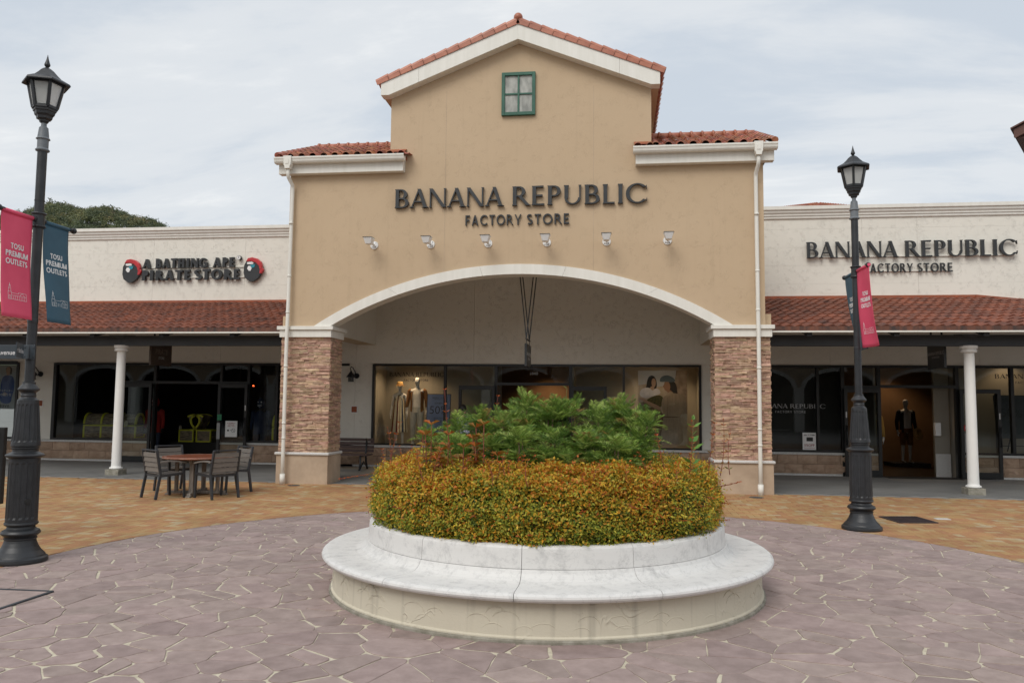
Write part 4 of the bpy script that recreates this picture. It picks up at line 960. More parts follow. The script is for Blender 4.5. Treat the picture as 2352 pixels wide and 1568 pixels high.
panes(right, [(3.261, 4.849, .61, 2.6), (4.911, 5.419, .61, 2.6), (5.501, 6.249, .61, 2.1), (5.501, 6.249, 2.17, 2.6), (6.331, 8.019, 2.19, 2.6), (8.101, 9.249, .61, 2.6), (9.321, 11.5, .61, 2.6)])
leaf(right, 5.45, 6.29, -1); leaf(right, 8.06, 8.96, 1)
stone_base(right, [(3.2, 6.25), (8.10, 11.5)])
slab(right, 'window_blind', 'room_dark', 3.2, 5.46, YS+.2, YS+.24, .004, 2.66)
slab(right, 'display_back', 'display_beige', 8.1, 12.4, 21.6, 21.66, .004, 2.9); slab(right, 'display_side', 'display_beige', 8.03, 8.09, YS+.07, 21.6, .004, 2.9)
slab(right, 'entrance_reveal', 'display_beige', 7.66, 8.0, YS+.3, YS+.34, .004, 2.9); slab(right, 'entrance_skirt', 'ledge_granite', 7.66, 8.0, YS+.27, YS+.299, .004, .55)
slab(right, 'entrance_reveal', 'display_beige', 6.2, 6.25, YS+.07, YS+.9, .004, 2.9)
slab(right, 'doormat', 'room_dark', 6.35, 8.0, YS-.45, YS+.06, .005, .014)

# neighbours: hipped roof behind the right wing, brown timber eave at the right edge, arcade across the square
hip = tag(empty('hip_roof_building', (7, 34, 0)), 'building behind with low red tiled hip roof peeking over the cream parapet', 'building')
m = MB(); m.box(5.4, 9.1, 28.4, 39.6, 0, 8.18); m.build('wall', 'cream_render', hip)
ap = (8.4, 34.0, 9.96); eL = (5.08, 28., 8.28); eR = (9.35, 28., 8.2)
m = MB(); m.add([eL, eR, (9.35, 40, 8.2), (5.08, 40, 8.28), ap], [(0, 1, 4), (1, 2, 4), (2, 3, 4), (3, 0, 4)]); hr = m.build('roof', 'barrel_tile', hip)
for e_ in (eL, eR):
    for k in range(26):
        a, b = Vector(ap).lerp(Vector(e_), k/26), Vector(ap).lerp(Vector(e_), (k+1)/26); m = MB(); m.tube([a+Vector((0, 0, .05)), b+Vector((0, 0, .07))], [.09, .12], 8); m.build('hip_tile', 'ridge_tile', hr)
for r in range(2, 24):
    t0 = (r-.5)/26; a, b = Vector(ap).lerp(Vector(eL), t0), Vector(ap).lerp(Vector(eR), t0); n = int((b-a).length/.26)
    for k in range(n):
        p0 = a.lerp(b, (k+.5)/n); m = MB(); m.tube([p0+Vector((0, .12, .06)), p0+Vector((0, -.2, .03))], [.07, .1], 7); m.build('tile', 'barrel_tile', hr)
pmat('brown_timber', (.075, .028, .02), (.12, .045, .03), scale=5, rough=.6, pos=True, stretch=(2, 2, 10)); pmat('red_timber', (.20, .05, .02), (.26, .07, .03), scale=5, rough=.6, pos=True)
tw = tag(empty('timber_eave_tower', (16.1, 34, 0)), 'tower with dark brown timber eave just entering at the right edge above the parapet', 'building')
m = MB(); m.box(17.3, 23.7, 34.9, 40, 0, 12.3); m.build('wall', 'tan_render', tw)
m = MB(); m.prism([(16.1, 12.66), (16.16, 12.62), (20.5, 14.45), (24.9, 12.62), (24.9, 12.98), (20.5, 14.82), (16.1, 12.98)], lambda u, v, t: (u, t, v), 34.0, 34.12); m.build('rake_board', 'brown_timber', tw)
m = MB()
for sx in (-1, 1): m.add([(20.5, 33.9, 14.84), (20.5+sx*4.5, 33.9, 12.98), (20.5+sx*4.5, 41, 12.98), (20.5, 41, 14.84), (20.5, 33.9, 14.9), (20.5+sx*4.5, 33.9, 13.04), (20.5+sx*4.5, 41, 13.04), (20.5, 41, 14.9)], [(0, 1, 2, 3), (4, 7, 6, 5), (0, 4, 5, 1), (1, 5, 6, 2), (2, 6, 7, 3)])
m.build('roof', 'brown_timber', tw)
for x in (16.46, 24.2):
    m = MB(); m.prism([(x, 12.2), (x+.12, 12.05), (x+.34, 12.05), (x+.34, 12.58), (x+.06, 12.58), (x, 12.52)], lambda u, v, t: (u, t, v), 34.2, 40); m.build('purlin', 'red_timber', tw)
m = MB(); m.box(16.2, 24.8, 34.13, 40.9, 12.60, 12.64); m.build('soffit', 'brown_timber', tw)
tw.rotation_euler = (0, 0, R(-32))
# arcade building across the square: what the shop windows mirror
opp = tag(empty('opposite_arcade', (-4, -15, 0)), 'cream arcade building with white arches across the square, seen mirrored in the windows', 'building')
NA = 22
def arcade():
    m = MB(); y = -14.0; x0 = -66.; pitch = 5.2; hw = 2.25
    for k in range(NA):
        c = x0+pitch*k+pitch/2; n = 12
        A = [(c+hw*math.cos(PI-PI*q/n), 2.9+1.1*math.sin(PI-PI*q/n)) for q in range(n+1)]; B = [(c-pitch/2+pitch*q/n, 6.0) for q in range(n+1)]
        A = [(c-pitch/2, 2.9)]+A+[(c+pitch/2, 2.9)]; B = [(c-pitch/2, 6.0)]+B+[(c+pitch/2, 6.0)]
        m.strip(A, B, lambda u, v, t: (u, t, v), y, y-.4)
    m.build('wall', 'tan_render', opp)
    for k in range(NA):
        c = x0+pitch*k+pitch/2; n = 14; b = MB()
        A = [(c+(hw+.22)*math.cos(PI-PI*q/n), 2.9+1.32*math.sin(PI-PI*q/n)) for q in range(n+1)]; B = [(c+hw*.98*math.cos(PI-PI*q/n), 2.9+1.08*math.sin(PI-PI*q/n)) for q in range(n+1)]
        b.strip(A, B, lambda u, v, t: (u, t, v), y+.05, y-.3); b.build('arch_band', 'cream_trim', opp)
        b = MB(); b.box(c-pitch/2-.3, c-pitch/2+.3, y-.5, y+.04, 0, 2.9); b.build('pillar', 'cream_trim', opp)
    b = MB(); b.box(x0, x0+pitch*NA, -19, -18.9, 0, 6); b.build('shop_wall', 'room_dark', opp)
    b = MB(); b.box(x0, x0+pitch*NA, -20, -13.8, 6.0, 6.3); b.build('roof_slab', 'cream_trim', opp)
    b = MB(); b.box(x0, x0+pitch*NA, -19, -13.9, 4.3, 4.4); b.build('porch_ceiling', 'tan_render', opp)
arcade()
# ------------------------------------------------------------------ shop signs on the walls
def wallfn(y): return lambda u, v, t: (u, y-t, v)
sg = tag(empty('wall_lettering', (-1.91, YF, 5.59)), 'large dark BANANA REPUBLIC letters on the tan wall above the spotlights', 'sign')
write_line(sg, OPT, 'BANANA', -4.45, 5.597, 2.235, .385, wallfn(YF), .075, 'sign_black', t0=.012, track=.055); write_line(sg, OPT, 'REPUBLIC', -2.04, 5.597, 2.665, .385, wallfn(YF), .075, 'sign_black', t0=.012, track=.10)
sg = tag(empty('wall_lettering', (-1.94, YF, 5.21)), 'smaller dark FACTORY STORE letters below the large name on the tan wall', 'sign')
write_line(sg, SANS, 'FACTORY', -2.985, 5.213, 1.13, .208, wallfn(YF), .05, 'sign_black', t0=.01, track=.16); write_line(sg, SANS, 'STORE', -1.74, 5.213, .85, .208, wallfn(YF), .05, 'sign_black', t0=.01, track=.16)
YW = YS-.022
sg = tag(empty('wall_lettering', (7.07, YW, 5.27)), 'large dark BANANA REPUBLIC letters on the cream wall right of the lamp post', 'sign')
write_line(sg, OPT, 'BANANA', 4.665, 5.28, 2.13, .39, wallfn(YW), .12, 'sign_black', t0=.05, track=.055); write_line(sg, OPT, 'REPUBLIC', 6.955, 5.28, 2.53, .39, wallfn(YW), .12, 'sign_black', t0=.05, track=.10)
m = MB(); m.box(4.7, 9.45, YW-.04, YW-.001, 5.30, 5.325); m.build('mounting_rail', 'cream_trim', sg)
sg = tag(empty('wall_lettering', (7.0, YW, 4.9)), 'smaller dark FACTORY STORE letters on the cream wall right of the lamp post', 'sign')
write_line(sg, SANS, 'FACTORY', 6.03, 4.91, 1.1, .215, wallfn(YW), .09, 'sign_black', t0=.04, track=.16); write_line(sg, SANS, 'STORE', 7.24, 4.91, .80, .215, wallfn(YW), .09, 'sign_black', t0=.04, track=.16)
m = MB(); m.box(6.1, 8.0, YW-.035, YW-.001, 4.94, 4.96); m.build('mounting_rail', 'cream_trim', sg)
sg = tag(empty('wall_lettering', (-11.4, YW, 4.9)), 'two rows of heavy dark letters, A BATHING APE PIRATE STORE, on the cream wall', 'sign')
for txt, x0, wd, z, h in (('A', -12.81, .25, 5.235, .25), ('BATHING', -12.43, 1.50, 5.24, .255), ('APE', -10.77, .62, 5.25, .255), ('PIRATE', -12.82, 1.42, 4.905, .27), ('STORE', -11.28, 1.29, 4.905, .28)):
    write_line(sg, FAT, txt, x0, z, wd, h, wallfn(YW), .11, 'sign_black', t0=.03, track=.1)
m = MB(); m.tube([(-10.03, YW-.03, 5.49), (-10.03, YW-.11, 5.49)], .06, 20, smooth=False); m.build('registered_disc', 'sign_black', sg)
m = MB(); m.tube([(-10.03, YW-.112, 5.49), (-10.03, YW-.116, 5.49)], .05, 20, smooth=False); m.build('registered_face', 'white_plastic', sg)
bfont('R', .075, 'registered_mark', 'sign_black', sg, Matrix.Translation((-10.03, YW-.118, 5.49))@FACE_Y)
m = MB(); m.box(-12.7, -9.9, YW-.03, YW-.001, 5.25, 5.27); m.box(-12.7, -9.9, YW-.03, YW-.001, 4.97, 4.99); m.build('mounting_rail', 'cream_trim', sg)
pmat('teal_gloss', (.02, .25, .32), rough=.35)
for cx, lab in ((-13.12, 'dark oval emblem with red headband, left of the heavy letters'), (-9.62, 'dark oval emblem with red headband, right of the heavy letters')):
    em = tag(empty('wall_emblem', (cx, YW, 4.9)), lab, 'emblem'); cz = 5.16
    out = [(-.25, .12), (-.26, -.08), (-.22, -.22), (-.08, -.315), (.02, -.32), (.16, -.22), (.245, -.09), (.25, .06), (.20, .20), (.07, .28), (-.08, .28), (-.19, .23)]
    m = MB(); m.prism([(cx+u, cz+v) for u, v in out], lambda u, v, t: (u, YW-t, v), .03, .115); m.build('plate', 'sign_black', em, bevel=.006)
    m = MB(); m.prism([(cx+u, cz+v) for u, v in ((-.20, .22), (-.06, .225), (.08, .19), (.17, .10), (.19, .02), (.25, .0), (.265, .1), (.23, .21), (.12, .30), (-.02, .335), (-.14, .315))], lambda u, v, t: (u, YW-t, v), .04, .135); m.build('headband', 'red_gloss', em, bevel=.012)
    m = MB(); m.prism([(cx+u, cz+v) for u, v in ((.20, .03), (.27, .05), (.31, -.0), (.25, -.10), (.19, -.11))], lambda u, v, t: (u, YW-t, v), .05, .13); m.build('knot', 'red_gloss', em, bevel=.012)
    m = MB(); m.prism([(cx+u, cz+v) for u, v in ((-.17, .16), (-.12, .145), (.0, .15), (.02, .19), (-.03, .215), (-.16, .205))], lambda u, v, t: (u, YW-t, v), .117, .121); m.prism([(cx+u, cz+v) for u, v in ((-.16, .03), (-.11, -.03), (-.06, -.03), (-.03, .04), (-.06, .1), (-.13, .1))], lambda u, v, t: (u, YW-t, v), .117, .121); m.build('white_inlay', 'white_plastic', em)
    m = MB(); m.prism([(cx+u, cz+v) for u, v in ((-.07, .13), (.06, .14), (.05, .07), (.0, .045), (-.05, .07))], lambda u, v, t: (u, YW-t, v), .1225, .126); m.build('teal_inlay', 'teal_gloss', em)

# ------------------------------------------------------------------ spotlights on the facade
NUM = ['leftmost', 'second', 'third', 'fourth', 'fifth', 'rightmost']
for i in range(6):
    x = -4.878+1.179*i; z = 4.848
    s = tag(empty('wall_spotlight', (x, YF, z)), ('%s of the row of six white spotlights above the arch' % NUM[i]) if i in (0, 5) else ('%s white spotlight from the left in the row above the arch' % NUM[i]), 'spotlight', 'spotlights above the arch')
    m = MB(); m.tube([(x, YF-.001, z), (x, YF-.025, z)], [.085, .078], 22, smooth=False); m.build('wall_plate', 'white_plastic', s)
    m = MB(); m.tube([(x, YF-.02, z), (x, YF-.05, z)], .045, 14); m.tube([(x, YF-.04, z), (x, YF-.17, z+.015), (x, YF-.30, z+.02)], .022, 10); m.build('arm', 'white_plastic', s)
    m = MB(); yb, yf = YF-.28, YF-.46
    vs = [(x-.055, yb, z-.05), (x+.055, yb, z-.05), (x+.055, yf+.03, z-.05), (x-.055, yf+.03, z-.05), (x-.09, yb, z+.055), (x+.09, yb, z+.055), (x+.09, yf-.02, z+.075), (x-.09, yf-.02, z+.075)]
    m.add(vs, [(0, 3, 2, 1), (4, 5, 6, 7), (0, 1, 5, 4), (1, 2, 6, 5), (2, 3, 7, 6), (3, 0, 4, 7)]); m.build('lamp_head', 'white_plastic', s, bevel=.008)
    m = MB(); m.box(x-.098, x+.098, yf-.028, yb+.006, z+.073, z+.082); m.build('lens', 'lantern_glass', s)
    m = MB()
    for k in range(4): m.tube([(x+.058*math.cos(PI/4+PI/2*k), YF-.024, z+.058*math.sin(PI/4+PI/2*k)), (x+.058*math.cos(PI/4+PI/2*k), YF-.029, z+.058*math.sin(PI/4+PI/2*k))], .009, 6)
    m.build('screws', 'dark_steel', s)

# ------------------------------------------------------------------ hanging blade signs
def blade(x, lab, mat, rods, lines):
    b = tag(empty('hanging_sign', (x, 17.27, 2.7)), lab, 'sign')
    m = MB(); m.box(x-.025, x+.025, 16.85, 17.70, 2.45, 2.94); m.build('board', mat, b, bevel=.004)
    m = MB()
    for y in (16.98, 17.57): m.tube([(x, y, 2.94), (x, y, 3.04)], .008, 6)
    m.beam((x, 16.88, 3.045), (x, 17.66, 3.045), .03, .02); m.build('hanger', 'dark_steel', b)
    m = MB()
    if rods == 'V':
        for y in (16.95, 17.55):
            for s in (-1, 1): m.beam((x, y, 3.05), (x+s*.24-.01, y+.02, 5.29), .02, .045, up=(0, 1, 0))
    else:
        for y in (17.0, 17.55): m.beam((x, y, 3.05), (x, y, 3.10+(y-16)*.262), .03, .03)
    m.build('support', 'dark_steel', b)
    for txt, sz, z, mt, bold in lines:
        for sx in (-1, 1):
            M4 = Matrix.Translation((x+sx*.0265, 17.27, z))@Matrix(((0, 0, sx, 0), (sx, 0, 0, 0), (0, 1, 0, 0), (0, 0, 0, 1)))
            bfont(txt, sz, 'lettering', mt, b, M4, bold)
pmat('dark_board_wood', (.035, .022, .015), (.075, .05, .035), scale=8, rough=.6, stretch=(1, 2, 14), pos=True); pmat('print_grey', (.35, .35, .35), rough=.6); pmat('print_dim', (.14, .11, .09), rough=.6)
blade(-1.885, 'dark blade sign hung from a V of rods under the arch', 'sign_black', 'V', [('BANANA REPUBLIC', .105, 2.72, 'print_white', .001), ('FACTORY STORE', .055, 2.62, 'print_white', .001)])
blade(-10.46, 'dark wooden blade sign hung beneath the left canopy', 'dark_board_wood', 'I', [('PIRATE', .16, 2.76, 'print_dim', .004), ('STORE', .08, 2.62, 'print_grey', .001)])
blade(6.54, 'black blade sign hung beneath the right canopy', 'sign_black', 'I', [('BANANA REPUBLIC', .095, 2.76, 'print_grey', .001), ('FACTORY STORE', .05, 2.68, 'print_grey', .001)])

# ------------------------------------------------------------------ small wall fittings
def wall_lantern(x, lab):
    w_ = tag(empty('wall_lantern', (x, YS-.02, 2.35)), lab, 'wall lantern'); y = YS-.2
    m = MB(); m.tube([(x+.10, YS-.021, 2.34), (x+.10, YS-.05, 2.34)], .07, 16, smooth=False); m.tube([(x+.10, YS-.05, 2.34), (x+.09, YS-.12, 2.42), (x+.05, y, 2.54), (x, y, 2.57), (x-.02, y, 2.52), (x, y, 2.46)], .014, 8); m.build('bracket', 'lamp_iron', w_)
    m = MB(); m.lathe([(.02, 2.46), (.03, 2.43), (.12, 2.31), (.12, 2.295), (.07, 2.29)], 18, (x, y)); m.build('hood', 'lamp_iron', w_)
    m = MB(); m.lathe([(.062, 2.20), (.062, 2.29)], 16, (x, y)); m.build('glass', 'lantern_glass', w_)
    m = MB(); m.lathe([(.0001, 2.18), (.075, 2.18), (.075, 2.205), (.06, 2.205)], 16, (x, y)); m.lathe([(.07, 2.24), (.07, 2.25)], 16, (x, y))
    for k in range(6): m.tube([(x+.068*math.cos(k*PI/3), y+.068*math.sin(k*PI/3), 2.2), (x+.068*math.cos(k*PI/3), y+.068*math.sin(k*PI/3), 2.29)], .006, 5)
    m.build('cage', 'lamp_iron', w_)
wall_lantern(-6.80, 'black wall lantern between the left pillar and the centre shop window'); wall_lantern(-15.83, 'black wall lantern behind the near lamp post at far left')
def wall_tile(x, z, lab):
    t = tag(empty('wall_plaque', (x, YS-.02, z)), lab, 'plaque')
    m = MB(); m.box(x-.095, x+.095, YS-.035, YS-.021, z-.1, z+.1); m.build('surround', 'white_paint', t, bevel=.004)
    m = MB(); m.box(x-.072, x+.072, YS-.045, YS-.036, z-.075, z+.075); m.build('tile', 'terracotta', t, bevel=.004)
wall_tile(-6.745, 1.466, 'red clay plaque on the cream wall above the bench'); wall_tile(-15.70, 1.54, 'red clay plaque on the cream wall behind the near lamp post')

# ------------------------------------------------------------------ lamp posts
def hexring(cx, cy, r, z, rot=0.): return [(cx+r*math.cos(PI/3*k+rot), cy+r*math.sin(PI/3*k+rot), z) for k in range(6)]
def lamp_post(x, y, lab, rot):
    lp = tag(empty('lamp_post', (x, y, 0)), lab, 'lamp post'); c = (x, y)
    m = MB(); m.lathe([(.256, 0), (.26, .02), (.256, .045), (.235, .06), (.228, .075), (.19, .115), (.163, .16), (.148, .20), (.142, .225), (.15, .232), (.15, .245), (.142, .25)], 40, c); m.lathe([(.142, .25), (.152, .262), (.178, .285), (.18, .297), (.168, .318), (.132, .337), (.126, .36), (.148, .372), (.156, .385), (.152, .40), (.144, .405)], 40, c); m.build('base', 'lamp_iron', lp)
    def fluted(z0, r0, z1, r1, name):
        n = 96; f = MB(); rows = []
        for z, t in ((z0, 0), (z0+.03, 0), (z0+.05, 1), (z1-.06, 1), (z1-.04, 0), (z1, 0)):
            r = r0+(r1-r0)*(z-z0)/(z1-z0); rows.append([(x+(r-(.007*t if (k % 6) in (2, 3, 4) else 0))*math.cos(2*PI*k/n), y+(r-(.007*t if (k % 6) in (2, 3, 4) else 0))*math.sin(2*PI*k/n), z) for k in range(n)])
        vs = [p for r_ in rows for p in r_]; f.add(vs, [(i*n+k, i*n+(k+1) % n, (i+1)*n+(k+1) % n, (i+1)*n+k) for i in range(len(rows)-1) for k in range(n)], 0, False); return f.build(name, 'lamp_iron', lp)
    fluted(.405, .146, 1.045, .142, 'lower_shaft')
    m = MB(); m.lathe([(.142, 1.045), (.15, 1.05), (.176, 1.065), (.179, 1.078), (.165, 1.09), (.13, 1.105), (.118, 1.115), (.118, 1.135), (.125, 1.145), (.125, 1.16), (.134, 1.17), (.134, 1.18)], 40, c); m.build('collar', 'lamp_iron', lp)
    fluted(1.18, .134, 1.64, .098, 'taper_shaft')
    m = MB(); m.lathe([(.098, 1.64), (.075, 1.66), (.068, 1.67), (.072, 1.685), (.068, 1.70), (.068, 1.715), (.085, 1.73), (.1, 1.745), (.1, 1.755), (.085, 1.775), (.064, 1.80), (.06, 1.815), (.062, 1.825), (.05, 1.83)], 32, c); m.build('neck_ring', 'lamp_iron', lp)
    m = MB(); m.lathe([(.0475, 1.83), (.047, 4.28)], 24, c); m.build('pole', 'lamp_iron', lp)
    m = MB(); m.lathe([(.05, 3.73), (.0505, 3.735), (.05, 3.74)], 24, c); m.lathe([(.048, 2.44), (.051, 2.445), (.051, 2.475), (.048, 2.48)], 24, c); m.build('band', 'lamp_iron', lp)
    m = MB(); m.lathe([(.048, 3.44), (.068, 3.445), (.072, 3.455), (.068, 3.467), (.06, 3.472), (.06, 3.575), (.066, 3.582), (.074, 3.592), (.066, 3.604), (.048, 3.608)], 28, c); br = m.build('banner_bracket', 'lamp_iron', lp)
    for s in (-1, 1):
        m = MB(); m.tube([(x, y+s*.05, 3.53), (x, y+s*.53, 3.53)], .0155, 10); m.tube([(x, y+s*.05, 3.53), (x, y+s*.085, 3.53)], .03, 12); m.tube([(x, y+s*.48, 3.53), (x, y+s*.53, 3.53)], .021, 10); m.ball((x, y+s*.55, 3.53), .034, 12, 8); m.build('banner_arm', 'lamp_iron', br)
    m = MB(); m.lathe([(.048, 4.26), (.066, 4.268), (.07, 4.278), (.06, 4.29), (.054, 4.30), (.054, 4.385), (.06, 4.39), (.069, 4.397), (.06, 4.41), (.056, 4.415), (.044, 4.52), (.028, 4.535), (.026, 4.57)], 28, c); m.build('spigot', 'lamp_grey', lp)
    # lantern
    m = MB()
    lv = [(.026, 4.57), (.04, 4.575), (.05, 4.59), (.05, 4.60), (.078, 4.615), (.082, 4.64), (.1, 4.66), (.106, 4.69), (.116, 4.695), (.12, 4.735)]
    for (r0, z0), (r1, z1) in zip(lv[:-1], lv[1:]): m.add(hexring(x, y, r0, z0, rot)+hexring(x, y, r1, z1, rot), [(k, (k+1) % 6, 6+(k+1) % 6, 6+k) for k in range(6)])
    ln = m.build('lantern', 'lamp_iron', lp)
    b0, b1, z0, z1 = .118, .175, 4.735, 5.0
    m = MB(); lo, hi = hexring(x, y, b0, z0, rot), hexring(x, y, b1, z1, rot)
    for k in range(6): m.beam(lo[k], hi[k], .032, .026, up=(math.cos(PI/3*k+rot), math.sin(PI/3*k+rot), 0)); m.beam(lo[k], lo[(k+1) % 6], .022, .03); m.beam(hi[k], hi[(k+1) % 6], .022, .05)
    m.build('lantern_frame', 'lamp_iron', ln)
    for k in range(6):
        m = MB(); q = [Vector(lo[k]), Vector(lo[(k+1) % 6]), Vector(hi[(k+1) % 6]), Vector(hi[k])]; m.add(q, [(0, 1, 2, 3)]); m.build('lantern_pane', 'frosted', ln)
    m = MB(); m.tube([(x, y, 4.74), (x, y, 4.9)], .025, 10); m.build('bulb', 'white_plastic', ln)
    m = MB(); rf = [(.175, 5.0), (.236, 4.985), (.24, 4.995), (.232, 5.012), (.19, 5.035), (.145, 5.06), (.105, 5.10), (.07, 5.14), (.04, 5.165), (.022, 5.175)]
    for (r0, z0), (r1, z1) in zip(rf[:-1], rf[1:]): m.add(hexring(x, y, r0, z0, rot)+hexring(x, y, r1, z1, rot), [(k, (k+1) % 6, 6+(k+1) % 6, 6+k) for k in range(6)])
    m.build('lantern_roof', 'lamp_iron', ln)
    m = MB(); m.lathe([(.02, 5.172), (.014, 5.18), (.028, 5.20), (.03, 5.212), (.022, 5.235), (.012, 5.27), (.0005, 5.325)], 14, c); m.build('finial', 'lamp_iron', ln)
    return lp
mm_, nt_, b_ = principled('frosted'); b_.inputs['Base Color'].default_value = (.62, .63, .61, 1); b_.inputs['Roughness'].default_value = .35; b_.inputs['Transmission Weight'].default_value = .35; b_.inputs['Alpha'].default_value = .93
lpL = lamp_post(-6.02, 7.56, 'dark iron lamp post at the left edge carrying pink and teal banners', .35)
lpR = lamp_post(3.325, 11.5, 'dark iron lamp post standing on the bricks right of the planter', .25)
m = MB(); z = .5; m.tube([(-6.02+.145*math.cos(-.6), 7.56+.145*math.sin(-.6), .62), (-6.02+.156*math.cos(-.6), 7.56+.156*math.sin(-.6), .62)], .03, 14); m.build('access_hatch', 'frame_black', lpL)
# banners
def banner(x, y0, y1, mat, lab, flut, sgn):
    """cloth in the YZ plane, its print read from +X"""
    zt, zb = 3.515, 2.46; ny, nz = 12, 22
    bn = tag(empty('banner', (x, (y0+y1)/2, zb)), lab, 'banner')
    def sh(v, u, t=0.):     # v 0..1 from y0 to y1, u 0..1 from top down
        fx = flut[0]*u**1.6+flut[1]*math.sin(v*PI*1.3+.4)*u*(1-.35*u)+flut[2]*math.sin(u*5+v*2)*(u*(1-u))
        pin = flut[3]*math.sin(PI*u)*(.5-v)
        return (x+fx+t, y0+(y1-y0)*v+pin, zt+(zb-zt)*u)
    m = MB(); vs = [sh(i/ny, j/nz) for j in range(nz+1) for i in range(ny+1)]
    m.add(vs, [(j*(ny+1)+i, j*(ny+1)+i+1, (j+1)*(ny+1)+i+1, (j+1)*(ny+1)+i) for j in range(nz) for i in range(ny)], 0, True); o = m.build('cloth', mat, bn); sf = o.modifiers.new('t', 'SOLIDIFY'); sf.thickness = .002
    m = MB(); m.tube([(x, y0, zt+.012), (x, y1, zt+.012)], .021, 10); m.build('sleeve', mat, bn)
    # print: v runs from near to far as seen from +X (left to right)
    W_ = abs(y1-y0); H_ = zt-zb
    def fn(u, w_, t): return sh(u/W_, 1-w_/H_, .003+t) if sgn > 0 else sh(1-u/W_, 1-w_/H_, -.003-t)
    for txt, wd, zz in (('TOSU', .185, .69), ('PREMIUM', .32, .61), ('OUTLETS', .32, .53)):
        write_line(bn, GROT, txt, (W_-wd)/2, zz*H_/1.05, wd, .056, fn, .0015, 'print_white', each=False, name='lettering', track=.10)
    m = MB(); q = .0026; ox = oz = 0.
    def ln(a, b):
        a = (ox+(a[0]-ox)*.74, oz+(a[1]-oz)*.74); b = (ox+(b[0]-ox)*.74, oz+(b[1]-oz)*.74)
        d = Vector((b[0]-a[0], b[1]-a[1])); nrm = Vector((-d.y, d.x)).normalized()*q/2; P = [Vector(a)-nrm, Vector(b)-nrm, Vector(b)+nrm, Vector(a)+nrm]; m.prism([(p.x, p.y) for p in P], fn, 0, .0012)
    ox, oz = W_*.2, .18*H_/1.05
    def rect(a, b, c, d): ln((ox+a, oz+b), (ox+c, oz+b)); ln((ox+c, oz+b), (ox+c, oz+d)); ln((ox+c, oz+d), (ox+a, oz+d)); ln((ox+a, oz+d), (ox+a, oz+b))
    rect(0, 0, .06, .10); rect(.01, .10, .05, .15); rect(.018, .15, .042, .18); ln((ox+.03, oz+.18), (ox+.03, oz+.22)); ln((ox+.018, oz+.18), (ox+.03, oz+.2)); ln((ox+.042, oz+.18), (ox+.03, oz+.2))
    rect(.06, 0, .36, .055); ln((ox+.06, oz+.085), (ox+.2, oz+.085)); ln((ox+.2, oz+.085), (ox+.2, oz+.1)); ln((ox+.2, oz+.1), (ox+.36, oz+.1)); ln((ox+.36, oz+.1), (ox+.36, oz+.05)); ln((ox+.22, oz+.055), (ox+.275, oz+.098)); ln((ox+.275, oz+.098), (ox+.33, oz+.055))
    for k in range(1, 8): ln((ox+.06+k*.0375, oz), (ox+.06+k*.0375, oz+.05))
    rect(.015, .0, .045, .05); m.build('building_drawing', 'print_white', bn)
banner(-6.02, 7.045, 7.475, 'pink_cloth', 'pink banner with white lettering on the near side of the left lamp post', (.07, .02, .03, 0.), 1)
banner(-6.02, 7.635, 8.03, 'teal_cloth', 'dark teal banner with white lettering on the far side of the left lamp post', (.10, .02, -.03, 0.), 1)
banner(3.325, 10.91, 11.45, 'pink_cloth', 'pink banner with white lettering hanging from the right lamp post', (.09, .06, .02, .08), -1)
banner(3.325, 11.57, 12.02, 'teal_cloth', 'dark teal banner mostly hidden behind the right lamp post', (.17, -.02, .02, 0.), -1)
# street name blades on the left lamp post
sn = tag(empty('street_name_sign', (-6.02, 7.5, 2.1)), 'grey street name blades reading Avenue and East Street on the left lamp post', 'street sign')
m = MB(); m.box(-6.75, -5.925, 7.49, 7.50, 2.06, 2.205); m.build('blade', 'street_plate', sn, bevel=.003)
bfont('Avenue', .068, 'lettering', 'print_white', sn, Matrix.Translation((-6.245, 7.487, 2.125))@FACE_Y)
a_ = Vector((-6.01, 7.44, 0)); d_ = Vector((.5, -.86, 0)).normalized()
m = MB(); m.prism([(0, 2.06), (.40, 2.06), (.40, 2.205), (0, 2.205)], lambda u, v, t: (a_.x+d_.x*u-d_.y*t, a_.y+d_.y*u+d_.x*t, v), -.004, .004); m.build('blade', 'street_plate', sn)
nrm = Vector((-d_.y, d_.x, 0)); M4 = Matrix(((-d_.x, 0, nrm.x, a_.x+d_.x*.19+nrm.x*.0055), (-d_.y, 0, nrm.y, a_.y+d_.y*.19+nrm.y*.0055), (0, 1, 0, 2.13), (0, 0, 0, 1)))
bfont('<  East Street', .062, 'lettering', 'print_white', sn, M4)
m = MB()
for z in (2.085, 2.18): m.ball((-5.935, 7.487, z), .008, 8, 5); m.ball((-6.035, 7.487, z), .008, 8, 5)
m.box(-5.99, -5.98, 7.485, 7.56, 2.07, 2.2); m.build('bolts', 'dark_steel', sn)
# notice board edge at the far left
nb = tag(empty('notice_board', (-7.5, 8.5, 0)), 'dark notice board standing at the extreme left edge behind the lamp post', 'notice board')
m = MB(); m.box(-7.95, -7.03, 8.47, 8.53, .44, 1.32); m.build('panel', 'frame_black', nb, bevel=.006)
for x in (-7.8, -7.2): m = MB(); m.box(x-.03, x+.03, 8.531, 8.59, 0, 1.3); m.build('leg', 'frame_black', nb)
m = MB(); m.box(-7.9, -7.08, 8.466, 8.469, .5, 1.26); m.build('sheet', 'street_plate', nb)

